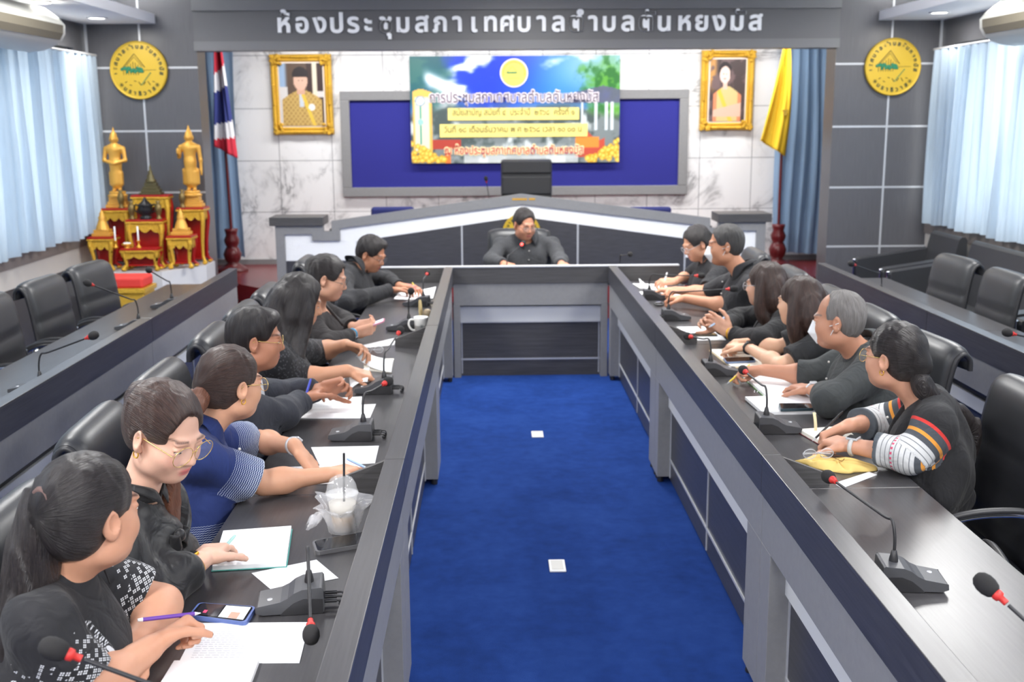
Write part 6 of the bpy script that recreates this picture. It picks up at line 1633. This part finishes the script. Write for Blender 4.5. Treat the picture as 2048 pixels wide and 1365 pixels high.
# --- altar side, from the camera backwards ---
HW1 = X(180, 1028, -.86)
w1p = lambda dx, dz: HW1 + np.array([.94, .34, 0]) * dx + np.array([.35, -.94, 0]) * (.02 - .18 * dz) + np.array([0, 0, dz])
w1 = cast('woman with a long black ponytail in a black shirt with white squares, nearest the camera', dict(
    head=X(180, 1028, -.86), yaw=57, pitch=2, hs=1.04, sh=(-0.945, 2.27, .975), tyaw=12, sw=.195, bw=1.12, fem=True, ar=1.2, hip=(-.965, 2.22, .61), skin=(205, 152, 124),
    R=dict(e=Zt(175, 1395, .80), w=Zt(298, 1306, .81), d=(.45, .8, .1), n=(.5, -.4, -.7), pose='fist'), L=dict(e=Zt(325, 1215, .80), w=Zt(272, 1300, .785), d=(-.25, -.95, 0), n=(0, 0, -1), pose='relax'),
    top=dict(mat=fabric('black_print_shirt', srgb(40, 40, 43), kind='diamond'), kind='diamond', cmat=BLK, sleeve='short', len=.74, off=.013, flare=.012, collar=dict(gap=20), fold=.005, hipband=-.05),
    hair=dict(c='black', blobs=[((0, -.092, .03), (.034, .026, .034), .03)], face=((0, .10, -.025), (.066, .08, .104)), napeh=.085, bunz=.03,
              tails=[dict(name='ponytail', p=[w1p(-.076, .05), w1p(-.094, .035), w1p(-.112, -.05), w1p(-.138, -.16), w1p(-.17, -.28), w1p(-.215, -.42)], r=[.022, .034, .046, .046, .042, .018])]), eye=.9), h=.004)
def scrunchie(t, W, L, b, c, r=.026, m=None):
    MB().tube([L(W(r * cos(a), b, c + r * sin(a))) for a in [2 * pi * i / 16 for i in range(16)]], .009, 7, closed=True).build('hair_tie', m or M('brown_hair_tie', srgb(92, 70, 66), .8), t)
scrunchie(w1[0], w1[1], w1[5], -.106, .055, .022)
w2 = cast('woman in a black satin blouse with a bow and gold spectacles, looking down', dict(
    head=X(330, 864, -.84), yaw=-30, pitch=22, roll=0.03, hs=1.02, sh=(-0.945, 2.76, .965), tyaw=-8, sw=.175, fem=True, ar=1.0, hip=(-.965, 2.74, .61), skin=(222, 178, 156), blush=True, lip=lin((196, 92, 98)),
    R=dict(e=Zt(300, 1196, .79), w=Zt(402, 1143, .80), d=at(452, 1098, .79) - at(402, 1143, .80), n=(.1, .1, -1), pose='relax'), L=dict(e=(-.97, 2.99, .68), w=(-.86, 2.84, .65), d=(.6, -.7, 0), pose='relax'),
    top=dict(mat=SATIN, sleeve='long', off=.016, wide=.012, billow=True, puff=True, cuff=.05, fold=.006, fscale=22, collar=dict(gap=8, flap=.010), name='blouse'),
    hair=dict(c='brown', part=.0, blobs=[((0, -.105, .05), (.035, .035, .035), .02)], face=((0, .097, -.018), (.062, .082, .108)), overear=False,
              tails=[dict(name='side_lock', c='redbrown', p=[('h', -.06, -.06, -.06), ('h', -.075, -.03, -.13), ('t', -.10, .05, -.09), ('t', -.10, .085, -.22), ('t', -.09, .09, -.30)], r=[.022, .026, .028, .02, .008])]),
    specs=dict(mat=goldw, r=(.031, .027), cx=.0355), earrings=[1], eye=.6, watch={'R': dict(mat=goldm, case=goldm, size=.03, at=.018, band=.005)}), h=.004)
t, W, A, hf, T, L = w2
m = MB()
b0 = T(.0, .115, -.05)
for sx in (-1, 1):
    m.grid(lambda u, v: L(T(sx * (.008 + .035 * u * (1 - .2 * u)) + .015 * (v - .5) * sx, .118 + .022 * sin(pi * u), -.06 - .02 * u + .05 * (v - .5) * (.3 + u))), 8, 6)
    m.grid(lambda u, v: L(T(sx * (.004 + .03 * u) + (v - .5) * (.02 + .03 * u), .118 + .006 * sin(6 * u + 3 * v), -.07 - .19 * u)), 12, 4)
m.ell(L(T(0, .128, -.06)), (.014, .014, .016)); m.build('bow', SATIN, t, solid=.003)
w3 = cast('woman in a navy polo shirt with white wavy sleeve bands, brown ponytail', dict(
    head=X(463, 768, -.86), yaw=45, pitch=5, hs=1.0, sh=(-0.970, 3.50, .945), tyaw=14, sw=.175, fem=True, hip=(-.965, 3.46, .61), skin=(212, 160, 130),
    R=dict(e=Zt(528, 972, .79), w=Zt(655, 950, .80), d=at(722, 934, .79) - at(655, 950, .80), n=(0, 0, -1), pose='flat'), L=dict(e=(-.86, 3.90, .81), w=Zt(590, 893, .85), d=at(622, 935, .78) - at(590, 893, .85), n=(-.3, -.1, -.9), pose='flat'),
    top=dict(mat=fabric('navy_polo', srgb(36, 50, 100), kind='wave', var=.1), kind='wave', cmat=fabric('navy_collar', srgb(36, 50, 100)), sleeve='short', len=.80, off=.013, flare=.014, collar=dict(gap=22), buttons=2, fold=.004, hipband=-.02, name='polo_shirt'),
    hair=dict(c='brown', blobs=[((0, -.10, -.01), (.035, .035, .04), .03)], face=FEMFACE,
              tails=[dict(name='ponytail', c='redbrown', p=[('h', 0, -.115, -.02), ('h', .02, -.15, -.06), ('t', .05, -.15, -.05), ('t', .06, -.13, -.17), ('t', .05, -.12, -.25)], r=[.02, .032, .036, .028, .01])]),
    specs=dict(mat=goldw, r=(.026, .022)), earrings=[1, -1], eye=.8, watch={'L': dict(mat=silver, case=silver, size=.026, band=.005)}), h=.0042)
m4 = cast('man with gold spectacles in a dark grey zip jacket over a pale shirt, altar side', dict(
    head=X(512, 678, -.91), yaw=12, pitch=6, hs=.98, sh=(-1.005, 4.14, .955), tyaw=5, sw=.20, bw=1.08, hip=(-.965, 4.12, .61), skin=(176, 122, 96), ar=1.05,
    R=dict(e=Zt(556, 842, .80), w=Zt(606, 808, .815), d=(.40, .85, .10), n=(.2, -.2, -.95), pose='relax'), L=dict(e=(-.86, 4.60, .80), w=Zt(638, 791, .82), d=(.9, .05, .2), n=(.1, -.8, -.5), pose='half'),
    top=dict(mat=fabric('dark_grey_jacket', srgb(52, 54, 62)), sleeve='long', off=.018, wide=.008, cuff=.015, fold=.006, collar=dict(gap=40, flap=.018), v=.20, name='jacket'),
    hair=dict(c='black', flow='down', face=MANFACE, thick=.010, blobs=[((0, .05, .085), (.06, .04, .035), .03)]), specs=dict(mat=goldw, r=(.027, .02)), eye=.9))
t, W, A, hf, T, L = m4
def shirt_front(T, L, t, mat, y=.103, wd=.05, z1=-.30):
    MB().grid(lambda u, v: L(T((u - .5) * wd * 2 * (1 - .5 * v), y + .012 * (1 - (2 * u - 1) ** 2) + .01 * v, .01 + (z1 - .01) * v)), 10, 10).build('inner_shirt', mat, t, solid=.004)
shirt_front(T, L, t, M('pale_shirt', srgb(188, 190, 196), .8))
LACE = fabric('black_lace', srgb(38, 38, 41), kind='lace')
w5 = cast('woman with loose waist-long black hair in a black lace blouse, turning a page', dict(
    head=X(600, 602, -.89), yaw=12, pitch=18, sh=(-0.980, 4.98, .945), tyaw=5, sw=.195, bw=1.15, fem=True, ar=1.15, hip=(-.965, 4.96, .61), skin=(198, 146, 116),
    R=dict(e=Zt(592, 760, .80), w=Zt(695, 742, .84), d=(.85, .25, -.28), n=(-.1, .2, -1), pose='point'), L=dict(e=Zt(640, 704, .80), w=Zt(692, 690, .86), d=(.85, -.45, -.1), n=(-.3, -.4, -.8), pose='hold'),
    top=dict(mat=LACE, kind='lace', sleeve='short', len=.98, off=.014, flare=.004, fold=.004, name='blouse'),
    hair=dict(c='black', flow='down', nape=False, overear=True, face=((0, .105, -.03), (.050, .07, .11)),
              locks=[dict(p=[('h', s_ * .05, .01, .05), ('h', s_ * .072, .03, -.04), ('h', s_ * .08, .035, -.13), ('t', s_ * .09, .06, -.12), ('t', s_ * .10, .085, -.27)], r=[.04, .036, .038, .038, .012]) for s_ in (-1, 1)] +
                    [dict(p=[('h', s_ * .055, -.03, .03), ('h', s_ * .08, -.03, -.06), ('h', s_ * .088, -.03, -.14), ('t', s_ * .10, -.02, -.14), ('t', s_ * .11, .02, -.28)], r=[.04, .036, .04, .04, .012]) for s_ in (-1, 1)] +
                    [dict(p=[('h', x_, -.08, .02), ('h', x_ * 1.2, -.10, -.10), ('t', x_ * 1.5, -.12, -.14), ('t', x_ * 1.4, -.12, -.34)], r=[.045, .05, .05, .02]) for x_ in (-.05, .05)]), eye=.7))
w6 = cast('woman with hair pinned up and spectacles in a black V-neck top, holding a phone', dict(
    head=X(656, 556, -.90), yaw=-2, pitch=16, sh=(-0.995, 6.12, .925), tyaw=0, sw=.175, fem=True, hip=(-.965, 6.15, .61), skin=(204, 154, 128),
    R=dict(e=Zt(664, 690, .79), w=Zt(706, 668, .81), d=(.85, .35, .15), n=(.2, .7, .5), pose='hold'), L=dict(e=(-.88, 6.42, .80), w=Zt(708, 655, .82), d=(.85, -.25, .15), n=(.2, -.7, .5), pose='hold'),
    top=dict(mat=fabric('black_sheer_top', srgb(40, 37, 38)), sleeve='long', off=.012, cuff=.05, wide=.01, v=.19, wideneck=True, name='top'),
    hair=dict(c='black', face=FEMFACE, blobs=[((0, -.10, .045), (.045, .04, .045), .03)]), specs=dict(mat=dkw, r=(.027, .022)), eye=.55, watch={'R': dict(mat=M('teal_strap', srgb(70, 150, 190), .5), case=silver, size=.022)}), h=.005)
m7 = cast('man in a black long-sleeved shirt writing at the far corner, altar side', dict(
    head=X(743, 508, -.84), yaw=-22, pitch=24, sh=(-0.960, 7.62, .93), tyaw=-12, sw=.20, bw=1.05, hip=(-.965, 7.62, .61), skin=(184, 130, 102), ar=1.1,
    R=dict(e=Zt(690, 607, .80), w=Zt(779, 589, .80), d=(.9, .3, 0), n=(0, -.3, -.9), pose='relax'), L=dict(e=(-.78, 7.98, .80), w=Zt(800, 577, .81), d=(.9, -.25, -.05), pose='relax'),
    top=dict(mat=BLK, sleeve='long', off=.014, wide=.006, collar=dict(gap=20), fold=.005), hair=dict(c='black', flow='down', face=MANFACE, thick=.012, blobs=[((-.02, .04, .095), (.05, .035, .022), .03)]), specs=dict(mat=dkw, r=(.026, .018)), eye=.6), h=.005)
# --- sofa side, from the far end forward ---
w8 = cast('woman with tied-back hair and spectacles writing with a white pen, sofa side', dict(
    head=X(1393, 487, 1.48), yaw=196, pitch=24, sh=(1.585, 7.86, .935), tyaw=188, sw=.175, fem=True, hip=(1.575, 7.86, .61), skin=(200, 148, 120),
    L=dict(e=Zt(1408, 585, .80), w=Zt(1350, 582, .80), d=(-.95, .1, 0), pose='relax'), R=dict(e=(1.46, 8.12, .80), w=Zt(1350, 566, .81), d=(-.85, -.35, 0), n=(-.1, .3, -.9), pose='pen'),
    top=dict(mat=BLK2, sleeve='short', len=.86, off=.014, collar=dict(gap=30, flap=.02)), hair=dict(c='black', face=FEMFACE, blobs=[((0, -.11, -.02), (.04, .04, .04), .03)]), specs=dict(mat=silver, r=(.026, .02)), eye=.6), h=.005)
m9 = cast('man with short black hair in a white face mask, black short-sleeved shirt', dict(
    head=X(1450, 490, 1.47), yaw=172, pitch=4, hs=1.04, sh=(1.600, 6.84, .99), tyaw=176, sw=.21, bw=1.15, hip=(1.575, 6.84, .61), skin=(196, 140, 110), ar=1.15,
    L=dict(e=Zt(1465, 614, .80), w=Zt(1372, 603, .80), d=(-.95, .25, 0), pose='half'), R=dict(e=(1.42, 7.20, .80), w=Zt(1372, 588, .80), d=(-.95, -.2, 0), pose='half'),
    top=dict(mat=fabric('charcoal_shirt', srgb(48, 48, 51)), sleeve='short', len=.86, off=.014, flare=.014, collar=dict(gap=22), buttons=3), hair=dict(c='salt', flow='down', face=((0, .105, -.012), (.076, .08, .10)), thick=.007), mask=True), h=.005)
BAG = fabric('black_suit', srgb(34, 34, 36))
def longhair(c, face=((0, .10, -.03), (.058, .075, .108)), L_=.30):
    return dict(c=c, flow='down', nape=False, overear=True, face=face,
        locks=[dict(p=[('h', s_ * .05, -.03, .04), ('h', s_ * .076, -.015, -.05), ('h', s_ * .078, -.02, -.15), ('t', s_ * .085, .02, -L_ * .45), ('t', s_ * .09, .05, -L_ * .75)], r=[.038, .032, .034, .034, .010]) for s_ in (-1, 1)] +
              [dict(p=[('h', x_, -.08, .02), ('h', x_ * 1.2, -.10, -.10), ('t', x_ * 1.4, -.12, -.10), ('t', x_ * 1.3, -.12, -L_)], r=[.045, .05, .048, .018]) for x_ in (-.045, .045)])
w10 = cast('woman with long dark hair and spectacles in a black suit with a gold watch', dict(
    head=X(1530, 570, 1.50), yaw=142, pitch=3, sh=(1.595, 5.93, .925), tyaw=170, sw=.175, fem=True, hip=(1.575, 5.93, .61), skin=(212, 164, 138),
    L=dict(e=Zt(1522, 692, .80), w=Zt(1462, 667, .83), d=(-.62, .55, .45), n=(-.7, -.2, .3), pose='relax'), R=dict(e=(1.43, 6.28, .80), w=Zt(1442, 657, .83), d=(-.75, -.1, .45), n=(-.2, -.9, -.2), pose='half'),
    top=dict(mat=BAG, sleeve='long', off=.015, cuff=.015, wide=.006, v=.16, name='suit_jacket'), hair=longhair('brown', L_=.26), specs=dict(mat=silver, r=(.025, .022)), eye=.9, watch={'L': dict(mat=goldm, case=goldm, size=.028, at=-.004)}), h=.005)
w11 = cast('woman with long dark hair in a black T-shirt with a black wrist watch', dict(
    head=X(1598, 604, 1.50), yaw=140, pitch=3, sh=(1.600, 5.30, .925), tyaw=166, sw=.175, fem=True, hip=(1.575, 5.30, .61), skin=(224, 178, 148),
    L=dict(e=Zt(1562, 732, .80), w=Zt(1498, 696, .82), d=(-.72, .65, -.05), n=(-.3, .2, -.9), pose='half'), R=dict(e=(1.45, 5.50, .80), w=Zt(1500, 690, .805), d=(-.9, -.25, 0), n=(0, -.5, -.8), pose='fist'),
    top=dict(mat=fabric('black_tshirt', srgb(40, 41, 43)), sleeve='short', len=.72, off=.013, flare=.012, name='tshirt'), hair=longhair('brown', L_=.34), eye=.9, watch={'L': dict(mat=MAT['black'], case=MAT['black'], size=.032, at=.005, band=.008)}), h=.005)
m12 = cast('grey-haired man in a white face mask and dark grey shirt, with a silver watch', dict(
    head=X(1676, 640, 1.475), yaw=152, pitch=4, hs=1.02, sh=(1.605, 4.62, .955), tyaw=168, sw=.205, bw=1.12, hip=(1.575, 4.62, .61), skin=(190, 138, 112), ar=1.1,
    L=dict(e=Zt(1660, 815, .80), w=Zt(1628, 783, .80), d=at(1575, 772, .79) - at(1628, 783, .80), n=(0, 0, -1), pose='relax'), R=dict(e=Zt(1625, 752, .81), w=Zt(1528, 750, .80), d=(-.9, .05, -.05), n=(-.1, -.5, -.8), pose='pen'),
    top=dict(mat=fabric('dark_grey_shirt', srgb(62, 65, 66)), sleeve='short', len=1.30, off=.014, flare=.010, collar=dict(gap=20), buttons=3, fold=.006),
    hair=dict(c='grey', flow='down', face=((0, .105, .035), (.085, .11, .115)), thick=.005), mask=True, greybrow=True, watch={'L': dict(mat=silver, case=silver, size=.034, at=-.005, band=.006, face=M('watch_dial', srgb(210, 212, 214), .2))}), h=.0045)
w13 = cast('woman with striped cuffs and gold spectacles, writing in a cream diary', dict(
    head=X(1788, 714, 1.44), yaw=128, pitch=0, sh=(1.560, 3.80, .95), tyaw=165, sw=.18, bw=1.05, fem=True, hip=(1.575, 3.78, .61), skin=(206, 154, 128), ar=1.05,
    L=dict(e=Zt(1815, 925, .80), w=Zt(1706, 903, .80), d=at(1632, 884, .79) - at(1706, 903, .80), n=(0, .2, -1), pose='half'), R=dict(e=Zt(1752, 845, .81), w=Zt(1698, 852, .83), d=at(1650, 872, .79) - at(1698, 852, .83), n=(-.2, -.4, -.9), pose='pen'),
    top=dict(mat=fabric('black_woven_blouse', srgb(42, 42, 44), kind='cuff'), kind='cuff', sleeve='short', len=1.55, off=.014, flare=.012, fold=.005, v=.15, buttons=2, name='blouse'),
    hair=dict(c='black', part=.012, face=FEMFACE, blobs=[((0, -.105, -.02), (.04, .04, .045), .03)],
              tails=[dict(name='ponytail', p=[('h', 0, -.11, -.04), ('h', .0, -.13, -.10), ('t', .0, -.15, -.08), ('t', .02, -.14, -.22)], r=[.022, .03, .028, .01])]),
    specs=dict(mat=goldw, r=(.027, .024)), earrings=[-1], eye=.9, watch={'L': dict(mat=M('grey_strap', srgb(190, 190, 188), .5), case=silver, size=.042, at=.0, band=.008)}), h=.0042)
m14 = cast('presiding man in a dark grey shirt and spectacles at the head of the room', dict(
    head=Y_(1049, 449, 9.08), yaw=-66, pitch=14, roll=-.05, hs=1.06, sh=(0.300, 9.17, .965), tyaw=-84, sw=.215, bw=1.05, hip=(0.290, 9.22, .61), skin=(186, 132, 106), ar=1.1,
    R=dict(e=(.0, 9.0, .81), w=(.10, 8.76, .79), d=(.5, -.8, 0), pose='relax'), L=dict(e=(.56, 8.98, .80), w=(.56, 8.74, .79), d=(.1, -1, 0), pose='relax'),
    top=dict(mat=fabric('charcoal_long_shirt', srgb(62, 63, 66)), sleeve='long', off=.014, wide=.006, collar=dict(gap=26), buttons=4, fold=.005), hair=dict(c='black', flow='down', face=((0, .105, -.012), (.074, .08, .10)), thick=.007), specs=dict(mat=dkw, r=(.027, .018), w=1.4), eye=.7), h=.0055)
# pens and the phone that are held
purple_b = M('purple_pen', srgb(112, 70, 170), .4)
c = w1[2]['R']['w'] + unit(w1[2]['R']['d']) * .075
held_pen('white and purple pen held by the ponytail woman', V(c[0] + .05, c[1] + .05, c[2] + .022), V(c[0] - .075, c[1] - .01, c[2] + .035), purple_b, .0048, MAT['white_lam'])
c = w2[2]['R']['w'] + unit(w2[2]['R']['d']) * .07
held_pen('mint green pen under the satin blouse woman\'s hand', at(420, 1128, .785), at(470, 1072, .80), M('mint_pen', srgb(170, 214, 206), .4), .0045)
c = w3[2]['R']['w'] + unit(w3[2]['R']['d']) * .11
held_pen('pale blue pen lying across the navy polo woman\'s fingers', V(c[0] + .055, c[1] - .035, c[2] + .012), V(c[0] - .02, c[1] + .03, c[2] + .026), M('pale_blue_pen', srgb(150, 178, 224), .4), .0045)
c = m4[2]['R']['w'] + unit(m4[2]['R']['d']) * .05
held_pen('blue ballpoint pen in the grey-jacket man\'s right hand', V(c[0] - .015, c[1] - .06, c[2] - .01), V(c[0] - .0, c[1] + .045, c[2] + .062), M('blue_pen', srgb(50, 66, 180), .4), .005)
c = m12[2]['R']['w'] + unit(m12[2]['R']['d']) * .10
held_pen('yellow pencil in the grey-haired man\'s far hand', V(c[0] - .075, c[1] - .03, .765), V(c[0] + .04, c[1] + .03, .84), M('yellow_pencil', srgb(222, 196, 60), .5), .0042, None, 'pencil')
c = w13[2]['R']['w'] + unit(w13[2]['R']['d']) * .09
held_pen('black pencil in the striped-cuff woman\'s writing hand', V(c[0] - .055, c[1] - .01, .772), V(c[0] + .075, c[1] + .05, .87), M('black_pencil', srgb(34, 34, 36), .4), .0042, None, 'pencil')
c = w8[2]['R']['w'] + unit(w8[2]['R']['d']) * .09
held_pen('white pen in the far right writing woman\'s hand', V(c[0] - .015, c[1] - .01, .765), V(c[0] + .02, c[1] - .0, .89), MAT['white_lam'], .006)
c = w10[2]['L']['w'] + unit(w10[2]['L']['d']) * .10
held_pen('pale blue pen held up by the gold-watch woman', V(c[0] - .05, c[1] - .03, c[2] - .02), V(c[0] + .07, c[1] + .05, c[2] + .03), M('sky_pen', srgb(176, 202, 232), .4), .006)
c = m7[2]['L']['w'] + unit(m7[2]['L']['d']) * .09
held_pen('short yellow pen in the writing man\'s hand at the far corner, altar side', V(c[0] + .05, c[1] - .02, .765), V(c[0] + .0, c[1] + .02, .85), M('yellow_pen', srgb(226, 206, 90), .4), .005)
ca, cb = w6[2]['R']['w'] + unit(w6[2]['R']['d']) * .09, w6[2]['L']['w'] + unit(w6[2]['L']['d']) * .09
c = (ca + cb) / 2
t = thing('phone', 'pink-edged phone held up by the woman with pinned-up hair', 'phone', (c[0] + .01, c[1], c[2] + .012), .05, 'phones'); t.rotation_euler = (0, radians(-20), .05)
MB().box(-.085, .085, -.042, .042, -.005, .005).build('case', M('pink_case', srgb(196, 130, 150), .4), t, bevel=.004); MB().box(-.078, .078, -.037, .037, .005, .0056).build('screen', emit('held_screen', (.62, .64, .8, 1), .45), t)
for nm, r in zip('w1 w2 w3 m4 w5 w6 m7 w8 m9 w10 w11 m12 w13 m14'.split(), PEOPLE):
    print(nm, ' '.join('%s upper %.2f fore %.2f' % (k, np.linalg.norm(a['e'] - a['s']), np.linalg.norm(a['w'] - a['e'])) for k, a in r[2].items()))
